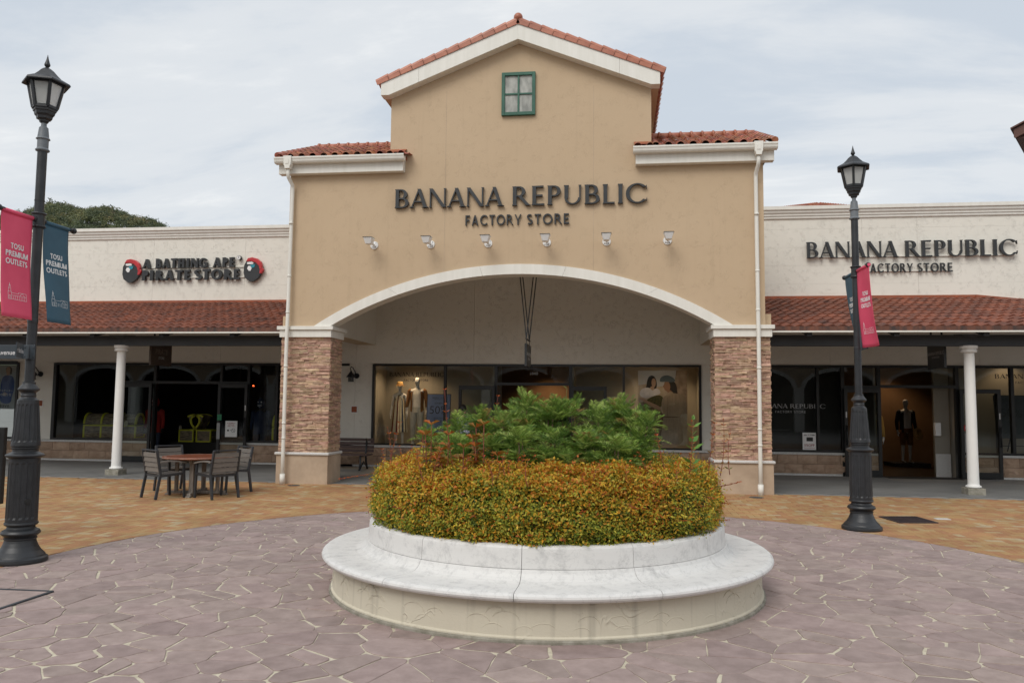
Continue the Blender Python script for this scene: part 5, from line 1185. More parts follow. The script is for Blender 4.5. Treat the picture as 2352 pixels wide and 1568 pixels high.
# ------------------------------------------------------------------ table and chairs
def make_chair():
    c = empty('garden_chair'); w2, sh, bh = .255, .415, .815     # faces +Y, rear at -Y
    for s in (-1, 1):
        m = MB(); m.beam((s*w2, .23, 0), (s*w2, .20, .60), .034, .042, up=(0, 1, 0)); m.build('leg', 'chair_frame', c, bevel=.006)
        m = MB(); m.beam((s*w2, -.27, 0), (s*w2, -.20, sh), .034, .046, up=(0, 1, 0)); m.beam((s*w2, -.20, sh-.01), (s*(w2-.005), -.275, bh), .034, .042, up=(0, 1, 0)); m.build('leg', 'chair_frame', c, bevel=.006)
        m = MB(); n = 8; pts = [(s*(w2+.012), -.225+.47*k/n, .585+.045*math.sin(PI*(.25+.75*k/n))) for k in range(n+1)]
        for p, q in zip(pts[:-1], pts[1:]): m.beam(p, q, .05, .022)
        m.build('armrest', 'chair_slat', c)
        m = MB(); m.beam((s*w2, -.2, sh-.03), (s*w2, .21, sh-.005), .03, .04); m.build('seat_rail', 'chair_frame', c)
    m = MB(); m.beam((-w2, .205, sh-.02), (w2, .205, sh-.02), .03, .035); m.beam((-w2, -.195, sh-.03), (w2, -.195, sh-.03), .03, .035); m.build('cross_rail', 'chair_frame', c)
    for k in range(6):
        y = -.165+k*.074; z = sh+.004-.02*math.sin(PI*k/5); m = MB(); m.box(-w2+.02, w2-.02, y-.034, y+.034, z-.008, z+.008); m.build('seat_slat', 'chair_slat', c, bevel=.003)
    for k in range(4):
        z = .485+k*.083; y = -.205-.075*(z-sh)/(bh-sh); m = MB(); m.box(-w2+.02, w2-.02, y-.009, y+.009, z-.037, z+.037); m.build('back_slat', 'chair_slat', c, bevel=.003)
    m = MB(); m.beam((-w2, -.277, bh-.005), (w2, -.277, bh-.005), .03, .025); m.build('top_rail', 'chair_frame', c, bevel=.004)
    return c
ch0 = make_chair()
T0 = (-7.33, 13.43)
for i, (x, y, dxy, lab) in enumerate(((-7.64, 12.90, (.54, .84), 'grey slatted garden chair at the front left of the round table'), (-6.775, 13.05, (-.88, .477), 'grey slatted garden chair at the front right of the round table'),
        (-6.96, 13.94, (-.58, -.81), 'grey slatted garden chair behind the round table, nearest the stone pillar'), (-8.0, 13.87, (.86, -.51), 'grey slatted garden chair behind the round table, nearest the white column'))):
    c = ch0 if i == 0 else copy_tree(ch0)
    c.location = (x, y, .002); c.rotation_euler = (0, 0, math.atan2(dxy[1], dxy[0])-PI/2); tag(c, lab, 'chair', 'chairs round the table')
tb = tag(empty('round_table', (*T0, 0)), 'round reddish wooden table with worn edges and grey legs among four chairs', 'table')
ztop, rt = .672, .60
for k in range(10):
    x0, x1 = -rt+.12*k, -rt+.12*(k+1)-.006; n = 6; A, B = [], []
    for q in range(n+1):
        x = x0+(x1-x0)*q/n; yy = math.sqrt(max((rt-.045)**2-x*x, 0)); A.append((x, -yy)); B.append((x, yy))
    if B[0][1] < .001 and B[-1][1] < .001: continue
    m = MB(); m.strip(A, B, lambda u, v, t: (T0[0]+u*.906+v*.423, T0[1]-u*.423+v*.906, t), ztop-.024, ztop); m.build('plank', 'table_wood', tb)
m = MB(); m.lathe([(rt-.044, ztop-.026), (rt-.044, ztop+.001), (rt-.006, ztop+.001), (rt, ztop-.006), (rt, ztop-.024), (rt-.01, ztop-.03), (rt-.044, ztop-.026)], 48, T0); m.build('rim', 'table_wood', tb)
m = MB(); m.lathe([(rt-.042, ztop+.0015), (rt-.047, ztop+.0025), (rt-.052, ztop+.0015)], 48, T0); m.lathe([(rt-.002, ztop-.004), (rt+.001, ztop-.012), (rt-.002, ztop-.02)], 48, T0); m.build('worn_line', 'worn_edge', tb)
ft = [Vector((-7.22, 12.95)), Vector((-6.84, 13.50)), Vector((-7.45, 13.95)), Vector((-7.82, 13.33))]; tc_ = Vector(T0)
for k, f in enumerate(ft):
    d = (f-tc_); g_ = tc_+d*.72; m = MB(); m.beam((g_.x, g_.y, .05), (g_.x, g_.y, ztop-.026), .07, .055, up=(d.x, d.y, 0)); m.build('leg', 'grey_wood', tb, bevel=.005)
    m = MB(); m.beam((tc_.x, tc_.y, .045), (f.x, f.y, .045), .065, .05); m.box(f.x-.04, f.x+.04, f.y-.04, f.y+.04, 0, .025); m.build('foot', 'grey_wood', tb, bevel=.006)
    m = MB(); m.beam((tc_.x, tc_.y, ztop-.06), (tc_.x+d.x*.95, tc_.y+d.y*.95, ztop-.06), .05, .06); m.build('bearer', 'grey_wood', tb)
# bench under the arch
bn = tag(empty('bench', (-6.55, 19.1, 0)), 'dark brown slatted bench half hidden behind the left stone pillar', 'bench')
for k in range(4): z = .42+k*.088; m = MB(); m.box(-7.6, -5.93, 19.28+.02*k, 19.31+.02*k, z, z+.076); m.build('back_slat', 'bench_wood', bn, bevel=.004)
for k in range(4): m = MB(); m.box(-7.6, -5.93, 18.80+k*.115, 18.90+k*.115, .36, .395); m.build('seat_slat', 'bench_wood', bn, bevel=.004)
for x in (-7.35, -6.12):
    m = MB(); m.tube([(x, 18.78, 0), (x, 18.86, .18), (x, 18.84, .35)], .025, 8); m.tube([(x, 19.42, 0), (x, 19.3, .2), (x, 19.26, .37), (x, 19.34, .76)], .025, 8); m.beam((x, 18.84, .345), (x, 19.28, .345), .04, .03); m.tube([(x, 18.86, .05), (x, 19.1, .2), (x, 19.4, .05)], .018, 8); m.build('leg', 'lamp_iron', bn)

# ------------------------------------------------------------------ planter
pl = tag(empty('round_planter', (PC.x, PC.y, 0)), 'round planter with white marble bench ring on a cream rendered base', 'planter')
c = (PC.x, PC.y)
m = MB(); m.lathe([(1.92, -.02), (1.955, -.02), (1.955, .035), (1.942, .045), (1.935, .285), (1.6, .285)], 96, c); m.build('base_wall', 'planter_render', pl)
m = MB(); m.lathe([(1.972, -.01), (1.97, .016), (1.95, .03)], 96, c); m.build('base_skirt', 'old_concrete', pl)
m = MB(); rr_ = random.Random(12)
for row, zc in ((0, .055), (1, .125), (2, .19)):
    for k in range(64):
        if rr_.random() < (.35, .5, .85)[row]: continue
        a = 2*PI*(k+.5*row)/64+rr_.uniform(-.02, .02); rad = rr_.uniform(.065, .11); z0 = zc+rr_.uniform(-.015, .015); a0 = rr_.uniform(.0, .5); a1 = PI-rr_.uniform(0., .6); pts = []
        for q in range(9):
            t = a0+(a1-a0)*q/8; aa = a+rad*math.cos(t)/1.94; zz_ = min(max(z0+rad*.75*math.sin(t)+rr_.uniform(-.002, .002), .04), .28); pts.append((c[0]+1.9385*math.cos(aa), c[1]+1.9385*math.sin(aa), zz_))
        m.tube(pts, [.001, .0032, .0038, .0028, .0036, .003, .0038, .0026, .001], 5)
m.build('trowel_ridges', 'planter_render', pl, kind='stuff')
NS = 12; a_off = R(-91.2)
for k in range(NS):
    a0 = a_off+2*PI*k/NS+.0012; a1 = a_off+2*PI*(k+1)/NS-.0012
    m = MB(); prof = [(1.58, .285), (1.99, .285), (2.018, .291), (2.035, .307), (2.04, .32), (2.035, .335), (2.018, .349), (1.99, .354), (1.80, .352), (1.74, .356), (1.70, .367), (1.675, .385), (1.655, .41), (1.645, .437), (1.58, .437)]
    m.lathe(prof, 12, c, a0=a0, a1=a1)
    for a in (a0, a1): m.add([(c[0]+r*math.cos(a), c[1]+r*math.sin(a), z) for r, z in prof], [tuple(range(len(prof)))])
    m.build('seat_slab', 'marble', pl)
    m = MB(); prof = [(1.50, .30), (1.50, .595), (1.515, .607), (1.60, .607), (1.617, .60), (1.625, .585), (1.628, .56), (1.634, .44), (1.60, .44)]
    m.lathe(prof, 12, c, a0=a0, a1=a1)
    for a in (a0, a1): m.add([(c[0]+r*math.cos(a), c[1]+r*math.sin(a), z) for r, z in prof], [tuple(range(len(prof)))])
    m.build('back_slab', 'marble', pl)
m = MB(); m.lathe([(.0001, .55), (1.52, .55)], 48, c); m.build('soil', 'soil', pl)
# ------------------------------------------------------------------ plants in the planter
def leaves(P, Nn, size, cols, aspect=.45, fold=.25, droop=None):
    """diamond leaves folded on the midrib. P positions, Nn outward normals (n,3), size (n,), cols (n,3)"""
    n = len(P); d = Nn+rng.normal(0, .55, (n, 3)); d /= np.linalg.norm(d, axis=1)[:, None]
    u = rng.normal(0, 1, (n, 3)); u -= (u*d).sum(1)[:, None]*d; u /= np.linalg.norm(u, axis=1)[:, None]; v = np.cross(d, u)
    s = size[:, None]; tipdir = u*.8+d*rng.uniform(-.15, .75, (n, 1)); tipdir /= np.linalg.norm(tipdir, axis=1)[:, None]
    b = P; t = P+tipdir*s; mid = P+tipdir*s*.42; lft = mid+v*s*aspect/2+d*s*fold*.4; rgt = mid-v*s*aspect/2+d*s*fold*.4
    V = np.stack([b, lft, t, rgt], 1).reshape(-1, 3); k = np.arange(n)*4
    F = np.concatenate([np.stack([k, k+1, k+2], 1), np.stack([k, k+2, k+3], 1)]); C = np.repeat(cols, 4, 0)
    C = C*np.tile(np.array([.9, 1., 1.12, 1.])[:, None], (n, 1)); return V, F, C
def vnoise(P, sc, seed):
    r = np.random.default_rng(seed); K = r.normal(0, sc, (6, 3)); ph = r.uniform(0, 6.28, 6); return np.sin(P@K.T+ph).mean(1)
hedge = tag(empty('clipped_hedge', (PC.x, PC.y, .55)), 'clipped ring hedge with small yellow, orange and green leaves in the planter', 'hedge')
RO, ZH = 1.555, 1.10
def hedge_surface(n, back):
    th = rng.uniform(0, 2*PI, n)
    if not back: th = rng.normal(-PI/2, .95, n)
    s = rng.uniform(0, 1, n); prof = np.zeros((n, 2)); nr = np.zeros((n, 2))
    L1, L2, L3 = .50, .36, .62                       # side, rounded shoulder, top
    t = s*(L1+L2+L3)
    a = t < L1; prof[a] = np.c_[RO+.035*np.sin(PI*t[a]/L1)+.015, .585+t[a]*.78]; nr[a] = (1, .12)
    b = (t >= L1) & (t < L1+L2); q = (t[b]-L1)/L2*PI/2; prof[b] = np.c_[RO-.16+.175*np.cos(q), .975+.13*np.sin(q)]; nr[b] = np.c_[np.cos(q), np.sin(q)+.2]
    c_ = t >= L1+L2; q = (t[c_]-L1-L2)/L3; prof[c_] = np.c_[RO-.16-q*.62, ZH+.03*np.sin(q*5)+.03*(1-q)]; nr[c_] = (.15, 1)
    P = np.c_[PC.x+prof[:, 0]*np.cos(th), PC.y+prof[:, 0]*np.sin(th), prof[:, 1]]
    Nn = np.c_[nr[:, 0]*np.cos(th), nr[:, 0]*np.sin(th), nr[:, 1]]; Nn /= np.linalg.norm(Nn, axis=1)[:, None]
    lump = vnoise(P, 7., 3)*.05+vnoise(P, 18., 4)*.05+vnoise(P, 40., 14)*.02
    dep = -np.abs(rng.normal(0, .045, n))+rng.exponential(.012, n); P += Nn*(lump+dep)[:, None]; return P, Nn, dep
Ps, Ns, Ds = [], [], []
for n, bk in ((74000, False), (13000, True)):
    P, Nn, D = hedge_surface(n, bk); Ps.append(P); Ns.append(Nn); Ds.append(D)
P = np.concatenate(Ps); Nn = np.concatenate(Ns); D = np.concatenate(Ds); n = len(P)
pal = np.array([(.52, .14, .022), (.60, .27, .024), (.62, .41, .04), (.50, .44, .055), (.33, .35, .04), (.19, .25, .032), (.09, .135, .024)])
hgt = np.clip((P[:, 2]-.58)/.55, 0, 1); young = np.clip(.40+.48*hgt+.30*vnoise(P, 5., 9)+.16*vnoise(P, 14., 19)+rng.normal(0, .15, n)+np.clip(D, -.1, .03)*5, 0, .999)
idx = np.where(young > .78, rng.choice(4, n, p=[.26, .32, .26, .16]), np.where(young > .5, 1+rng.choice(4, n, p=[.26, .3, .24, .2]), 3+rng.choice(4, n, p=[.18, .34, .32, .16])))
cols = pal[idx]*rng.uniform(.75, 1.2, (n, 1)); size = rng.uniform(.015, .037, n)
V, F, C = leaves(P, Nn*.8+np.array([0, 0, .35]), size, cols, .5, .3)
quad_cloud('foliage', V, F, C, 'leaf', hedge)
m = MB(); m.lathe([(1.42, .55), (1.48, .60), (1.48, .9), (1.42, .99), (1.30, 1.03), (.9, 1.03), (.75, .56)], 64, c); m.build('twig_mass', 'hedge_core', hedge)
# stray shoots that stick out of the hedge
def shoot(base, tip, nl, size, col_lo, col_hi, name, lab, group, bend=.06, stem='red_stem', pair=True, cat='shoot'):
    base, tip = Vector(base), Vector(tip); mid = base.lerp(tip, .5)+Vector((random.uniform(-bend, bend), random.uniform(-bend, bend), 0))
    def at(t): return base*(1-t)**2+mid*2*t*(1-t)+tip*t*t
    o = tag(empty(name, base), lab, cat, group); m = MB(); m.tube([at(k/8) for k in range(9)], [.0034*(1-.7*k/8)+.0005 for k in range(9)], 5); m.build('stem', stem, o)
    Vs, Fs, Cs = [], [], []; d = (tip-base).normalized(); k0 = 0
    for i in range(nl):
        t = .12+.88*i/max(nl-1, 1); p = at(t); a = random.uniform(0, 6.28) if not pair else i*1.2
        for s in ((1, -1) if pair else (1, )):
            sd = Vector((math.cos(a)*s, math.sin(a)*s, 0)); ld = (sd*.8+d*.55+Vector((0, 0, -.1))).normalized(); sz = size*1.55*random.uniform(.75, 1.15)*(1-.4*t if pair else 1)
            up = (d.cross(ld).normalized()+d*random.uniform(.4, 1.3)).normalized(); w_ = sz*.42; q = [p, p+ld*sz*.45+up*w_/2, p+ld*sz, p+ld*sz*.45-up*w_/2]
            Vs += [tuple(x) for x in q]; Fs += [(k0, k0+1, k0+2), (k0, k0+2, k0+3)]; k0 += 4
            cc = [a_+(b_-a_)*(t+random.uniform(-.25, .25)) for a_, b_ in zip(col_lo, col_hi)]; Cs += [cc]*4
    quad_cloud('leaves', np.array(Vs), np.array(Fs), np.clip(np.array(Cs), .005, 1), 'leaf', o); return o
OG, OR, YL = (.16, .17, .03), (.50, .10, .018), (.46, .28, .04)
named = [((-1.28, 6.42, 1.0), (-1.38, 6.4, 1.76), 12, .034, 'tallest red-stemmed shoot rising left of the green thicket'), ((-1.98, 6.9, 1.0), (-1.9, 6.95, 1.47), 9, .034, 'upright orange shoot in front of the blue sale board'),
    ((-2.0, 7.0, 1.02), (-2.04, 7.05, 1.42), 8, .034, 'short orange shoot left of the blue sale board'), ((-1.74, 6.62, 1.0), (-1.58, 6.6, 1.44), 8, .03, 'slanting red shoot crossing the left side of the thicket'),
    ((.60, 6.75, 1.05), (.63, 6.75, 1.52), 10, .032, 'straight red shoot in front of the two-women poster'), ((.78, 6.95, 1.05), (.85, 7., 1.50), 9, .032, 'leaning orange shoot at the right end of the poster'),
    ((.90, 7.1, 1.05), (.93, 7.1, 1.53), 10, .03, 'thin upright shoot by the right edge of the window'), ((1.0, 7.25, 1.05), (1.02, 7.3, 1.45), 8, .03, 'rightmost upright shoot before the stone pillar'),
    ((.42, 6.7, 1.05), (.33, 6.7, 1.45), 8, .032, 'orange shoot curving left beside the fern'), ((-2.15, 7.3, 1.0), (-2.50, 7.15, .95), 9, .03, 'long shoot reaching out sideways from the left of the hedge'),
    ((.88, 7.2, .95), (1.06, 7.15, 1.0), 9, .03, 'long shoot reaching out sideways from the right of the hedge'), ((-1.12, 7.5, 1.2), (-1.10, 7.5, 1.72), 7, .034, 'orange shoot arching above the thicket before the glass door')]
for a, b, nl, sz, lab in named: shoot(a, b, nl, sz, OG, OR, 'hedge_shoot', lab, None)
for k in range(46):
    th = rng.normal(-PI/2, 1.0); r = rng.uniform(1.0, 1.6); b = (PC.x+r*math.cos(th), PC.y+r*math.sin(th), 1.03); l = rng.uniform(.12, .26)
    shoot(b, (b[0]+rng.normal(0, .06), b[1]+rng.normal(0, .06), b[2]+l), int(4+l*18), .03, YL, OR, 'hedge_shoot', 'short leafy shoot standing up from the top of the clipped hedge', 'short shoots on the hedge')
for th in np.linspace(-PI*.95, -PI*.05, 26):
    r = RO+.02; z = rng.uniform(.62, 1.0); t_ = th+rng.normal(0, .04); b = (PC.x+r*math.cos(t_), PC.y+r*math.sin(t_), z); l = rng.uniform(.05, .11)
    shoot(b, (b[0]+l*math.cos(t_), b[1]+l*math.sin(t_), z+rng.uniform(-.03, .05)), 5, .028, YL, OR, 'hedge_shoot', 'small leafy shoot sticking out from the side of the clipped hedge', 'side shoots on the hedge')
# feathery thicket: whorls of fine pinnate fronds
def frond_arrays(base, d, up, ln, nl, lw, ll, col, curve):
    Vs, Cs = [], []; d = d.normalized(); side = d.cross(up).normalized(); up = side.cross(d).normalized()
    for i in range(nl):
        t = .12+.88*i/(nl-1); p = base+d*ln*t*(1-curve*.25*t)-Vector((0, 0, 1))*ln*curve*t*t*.5
        L_ = ll*math.sin(PI*(.22+.62*t))*random.uniform(.85, 1.1)
        for s in (1, -1):
            ld = (side*s*.85+d*.75+up*random.uniform(.05, .35)).normalized(); wv = (ld.cross(up).normalized()+up*random.uniform(-.9, .9)).normalized()*lw/2
            q = [p, p+ld*L_*.45+wv, p+ld*L_-Vector((0, 0, L_*.12)), p+ld*L_*.45-wv]; Vs += [tuple(x) for x in q]; cc = np.array(col)*random.uniform(.6, 1.45); Cs += [cc*.85, cc, cc*1.12, cc]
    e = base+d*ln*.95; wv = side*.0022; q = [base-wv, base+wv, e+wv*.3-Vector((0, 0, ln*curve*.45)), e-wv*.3-Vector((0, 0, ln*curve*.45))]; Vs += [tuple(x) for x in q]; cc = np.array(col)*.9; Cs += [cc]*4
    return Vs, Cs
def feathery(seed, H, stems):
    random.seed(seed); o = empty('feathery_shrub'); Vs, Cs = [], []; m = MB()
    for s in range(stems):
        a = 2*PI*s/stems+random.uniform(-.4, .4); lean = random.uniform(.05, .3) if s else .0; h = H*random.uniform(.7, 1.) if s else H
        top = Vector((math.cos(a)*lean, math.sin(a)*lean, h)); m.tube([(top.x*.1, top.y*.1, 0), (top.x*.4, top.y*.4, h*.5), tuple(top)], [.011, .008, .006], 6)
        for lev, (nf, zf, el) in enumerate(((9, 1., .95), (11, .97, .5), (10, .86, .2), (8, .70, .05))):
            for k in range(nf):
                b = 2*PI*k/nf+random.uniform(-.3, .3)+lev*.3; p = Vector((top.x*zf, top.y*zf, h*zf)); e_ = el+random.uniform(-.15, .2)
                d = Vector((math.cos(b)*math.cos(e_), math.sin(b)*math.cos(e_), math.sin(e_)))
                col = random.choice([(.19, .30, .05), (.145, .245, .045), (.27, .38, .075), (.10, .18, .036), (.34, .44, .11)])
                if random.random() < .05: col = (.30, .20, .06)
                v_, c_ = frond_arrays(p, d, Vector((0, 0, 1)) if e_ < 1.2 else Vector((1, 0, 0)), random.uniform(.20, .31), 12, .0085, random.uniform(.08, .115), col, random.uniform(.25, .7)); Vs += v_; Cs += c_
    V = np.array(Vs); F = np.arange(len(V)).reshape(-1, 4); quad_cloud('fronds', V, F, np.array(Cs), 'leaf', o); m.build('stem', 'bark', o); return o
protos = [feathery(21, .95, 3), feathery(22, .85, 4), feathery(23, 1.05, 3)]
used = [0, 0, 0]; random.seed(77)
HP = (.95, .85, 1.05)
spots = [(-1.52, 7.35, 1.42), (-1.40, 7.15, 1.52), (-1.22, 7.4, 1.58), (-1.0, 7.15, 1.56), (-.82, 7.45, 1.70), (-.6, 7.25, 1.66), (-.4, 7.5, 1.66), (-.15, 7.3, 1.60), (.02, 7.55, 1.68), (.14, 7.3, 1.58), (.2, 7.12, 1.44), (.2, 7.5, 1.52),
    (-1.45, 6.95, 1.30), (-1.32, 6.85, 1.36), (-1.05, 6.8, 1.40), (-.78, 6.78, 1.46), (-.5, 6.72, 1.44), (-.25, 6.78, 1.42), (.0, 6.82, 1.40), (.12, 6.92, 1.34), (-.65, 6.6, 1.30), (-.38, 6.58, 1.28), (-.12, 6.62, 1.28), (-.92, 6.62, 1.28),
    (-.75, 8.2, 1.62), (-.1, 8.15, 1.6), (-1.2, 8.1, 1.5), (.1, 7.9, 1.46)]
for i, (x, y, zt_) in enumerate(spots):
    k = i % 3; o = protos[k] if not used[k] else copy_tree(protos[k]); used[k] = 1
    sz = (zt_-.66)/HP[k]; o.location = (x, y, .55); o.rotation_euler = (0, 0, random.uniform(0, 6.28)); sxy = random.uniform(.72, .88); o.scale = (sxy, sxy, sz)
    tag(o, 'feathery green shrub in the thicket at the middle of the round planter', 'shrub', 'feathery shrubs in the planter')
# broad-leaved shoots with orange tops at the left front of the thicket
def broad(x, y, h, lab, seed):
    random.seed(seed); o = tag(empty('orange_tipped_shrub', (x, y, .55)), lab, 'shrub', 'orange-tipped shrubs'); m = MB(); Vs, Fs, Cs = [], [], []; k0 = 0
    for s in range(4):
        a = random.uniform(0, 6.28); top = Vector((x+.09*math.cos(a)*(s > 0), y+.05*math.sin(a)*(s > 0), .55+h*(1 if s == 0 else random.uniform(.72, .97))))
        m.tube([(x, y, .55), tuple(Vector((x, y, .55)).lerp(top, .6)), tuple(top)], [.006, .005, .003], 5)
        for lv in range(7):
            t = 1-lv*.11; p = Vector((x, y, .55)).lerp(top, t); young = max(0., 1-lv*.3)
            for q in range(5):
                b = q*1.257+lv*.8+random.uniform(-.3, .3); el = .75-lv*.18; ld = Vector((math.cos(b)*math.cos(el), math.sin(b)*math.cos(el), math.sin(el))); sz = random.uniform(.075, .105); wv = (ld.cross(Vector((0, 0, 1))).normalized()+Vector((0, 0, random.uniform(.3, .9)))).normalized()*sz*.17
                e1 = p+ld*sz*.5; e2 = p+ld*sz-Vector((0, 0, sz*.35)); Vs += [tuple(p), tuple(e1+wv), tuple(e2), tuple(e1-wv)]; Fs += [(k0, k0+1, k0+2, k0+3)]; k0 += 4
                col = np.array((.09, .13, .03))*(1-young)+np.array(random.choice([(.42, .12, .025), (.36, .15, .03), (.30, .17, .03)]))*young; Cs += [col*random.uniform(.8, 1.2)]*4
    quad_cloud('leaves', np.array(Vs), np.array(Fs), np.array(Cs), 'leaf', o); m.build('stem', 'red_stem', o)
broad(-1.52, 6.55, .92, 'orange-tipped broad-leaved shrub at the left front of the thicket', 1); broad(-1.06, 6.45, .93, 'orange-tipped broad-leaved shrub right of the tallest red shoot', 2); broad(-1.22, 6.42, .74, 'low orange-tipped shrub in front of the thicket beside the red shoot', 3); broad(-1.36, 6.48, .84, 'orange-tipped shrub right behind the tallest red shoot', 4); broad(-.94, 6.42, .68, 'lowest orange-tipped shrub at the front of the thicket', 5)
# tall green weed and fern on the right, pale tendrils on top
shoot((.66, 6.95, .9), (.66, 6.95, 1.53), 10, .085, (.10, .22, .04), (.17, .33, .07), 'green_weed', 'tall weed with long pale green leaves before the right shop window', None, .01, 'green_stem', True, 'weed')
fo = tag(empty('fern', (.36, 6.9, 1.0)), 'small fern between the green thicket and the tall weed', 'fern'); Vs, Cs = [], []; random.seed(5)
for k in range(9):
    a = k*.7; v_, c_ = frond_arrays(Vector((.36, 6.9, 1.0)), Vector((math.cos(a)*.5, math.sin(a)*.5, .9)), Vector((-math.sin(a), math.cos(a), .2)), random.uniform(.3, .46), 16, .008, .05, random.choice([(.16, .17, .03), (.11, .18, .035)]), .4); Vs += v_; Cs += c_
quad_cloud('fronds', np.array(Vs), np.arange(len(Vs)).reshape(-1, 4), np.array(Cs), 'leaf', fo)
shoot((-.43, 7.4, 1.4), (-.44, 7.4, 1.80), 4, .03, (.3, .36, .12), (.34, .4, .14), 'climbing_tendril', 'pale curled tendril standing above the middle of the thicket', None, .02, 'green_stem', False, 'tendril')
tt = tag(empty('climbing_tendril', (-.25, 7.4, 1.5)), 'thin pale tendril arching right above the thicket', 'tendril'); m = MB(); m.tube([(-.25, 7.4, 1.5), (-.2, 7.4, 1.64), (-.1, 7.4, 1.70), (-.0, 7.4, 1.72), (.05, 7.4, 1.70)], [.003, .003, .0025, .002, .001], 5); m.build('stem', 'green_stem', tt)

# ------------------------------------------------------------------ wooded hill in the distance
def hill():
    D0 = 420.
    def ridge(x): return 0
    cx, cy = -249., 352.       # summit
    def hz(x, y):
        d = ((x-cx)/47)**2+((y-cy)/80)**2; return 91*math.exp(-(((x-cx)/92)**2+((y-cy)/110)**2))+1.6*math.sin(x*.11)+1.2*math.sin(x*.27+y*.1)
    n = 44; m = MB(); vs = []
    for j in range(n+1):
        for i in range(n+1): x = cx-190+380*i/n; y = cy-150+300*j/n; vs.append((x, y, hz(x, y)-4 if 0 < i < n and 0 < j < n else -2))
    m.add(vs, [(j*(n+1)+i, j*(n+1)+i+1, (j+1)*(n+1)+i+1, (j+1)*(n+1)+i) for j in range(n) for i in range(n)]); pmat('hill_ground', (.02, .028, .012), (.035, .045, .02), scale=.1, rough=1., pos=True); tag(m.build('hill', 'hill_ground'), kind='structure')
    r = np.random.default_rng(8); ct = 0; Vs, Fs, Cs = [], [], []; k0 = 0
    while ct < 1700:
        x = cx+r.uniform(-62, 62); y = cy+r.uniform(-62, 15); z = hz(x, y)
        if z < 55: continue
        ct += 1; R0 = r.uniform(1.5, 2.9)*(1.3 if r.random() < .15 else 1); base = np.array(((.10, .125, .065), (.13, .155, .07), (.175, .18, .075), (.08, .105, .06), (.24, .20, .085), (.18, .15, .09))[r.choice(6, p=[.3, .28, .18, .14, .06, .04])])
        nl = 130; d = r.normal(0, 1, (nl, 3)); d /= np.linalg.norm(d, axis=1)[:, None]; d[:, 2] = np.abs(d[:, 2])*1.1-.2; lob = 1+.25*np.sin(d[:, 0]*4+r.uniform(0, 6))*np.cos(d[:, 1]*5+r.uniform(0, 6))
        pc = np.array((x, y, z+1.5))+d*R0*lob[:, None]*r.uniform(.75, 1.05, (nl, 1)); a = r.normal(0, 1, (nl, 3)); a -= (a*d).sum(1)[:, None]*d*.7; a /= np.linalg.norm(a, axis=1)[:, None]; b = np.cross(d, a); s = r.uniform(.55, 1.1, (nl, 1))*R0*.125
        q = np.stack([pc-a*s, pc-b*s*.8, pc+a*s, pc+b*s*.8+d*s*.5], 1).reshape(-1, 3); Vs.append(q); kk = k0+np.arange(nl)*4; Fs.append(np.stack([kk, kk+1, kk+2, kk+3], 1)); k0 += nl*4
        Cs.append(np.repeat(base*r.uniform(.7, 1.3, (nl, 1)), 4, 0))
    o = quad_cloud('forest', np.concatenate(Vs), np.concatenate(Fs), np.concatenate(Cs), 'leaf'); tag(o, 'dark green wood covering the hill behind the left wing', 'wood', kind='stuff')
    # one bare-topped pine on the skyline
    tx, ty = -270., 345.; tz = hz(tx, ty)+1; t = tag(empty('pine_tree', (tx, ty, tz)), 'lone ragged pine on the left skyline of the hill', 'tree'); m = MB(); m.tube([(tx, ty, tz-2), (tx+.5, ty, tz+10)], [.3, .1], 6); m.build('trunk', 'bark', t)
    Vs, Cs = [], []
    for lv in range(9):
        for k in range(5):
            a = random.uniform(0, 6.28); p0 = Vector((tx+.4, ty, tz+3+lv*.8)); e_ = p0+Vector((math.cos(a)*(3.4-lv*.3), math.sin(a)*(3.4-lv*.3), .9)); w_ = Vector((0, 0, .2)); Vs += [tuple(p0-w_), tuple(e_-w_*.6), tuple(e_+w_*.9), tuple(p0+w_)]; Cs += [np.array((.05, .06, .03))]*4
    quad_cloud('crown', np.array(Vs), np.arange(len(Vs)).reshape(-1, 4), np.array(Cs), 'leaf', t)
hill()
# ------------------------------------------------------------------ figures (mannequins and one passer-by)
def skin_mesh(name, joints, edges, mat, sub=2):
    bm = bmesh.new(); lay = bm.verts.layers.skin.verify(); vs = []
    for co, r in joints:
        v = bm.verts.new(co); v[lay].radius = r if isinstance(r, tuple) else (r, r); vs.append(v)
    vs[0][lay].use_root = True
    for a, b in edges: bm.edges.new((vs[a], vs[b]))
    me = bpy.data.meshes.new(name); bm.to_mesh(me); bm.free(); o = bpy.data.objects.new(name, me); COL.objects.link(o)
    o.modifiers.new('skin', 'SKIN'); s = o.modifiers.new('sub', 'SUBSURF'); s.levels = sub; s.render_levels = sub
    me2 = bpy.data.meshes.new_from_object(o.evaluated_get(bpy.context.evaluated_depsgraph_get())); bpy.data.objects.remove(o)
    me2.materials.clear(); me2.materials.append(MATS[mat]); me2.name = name
    for p_ in me2.polygons: p_.use_smooth = True
    return me2
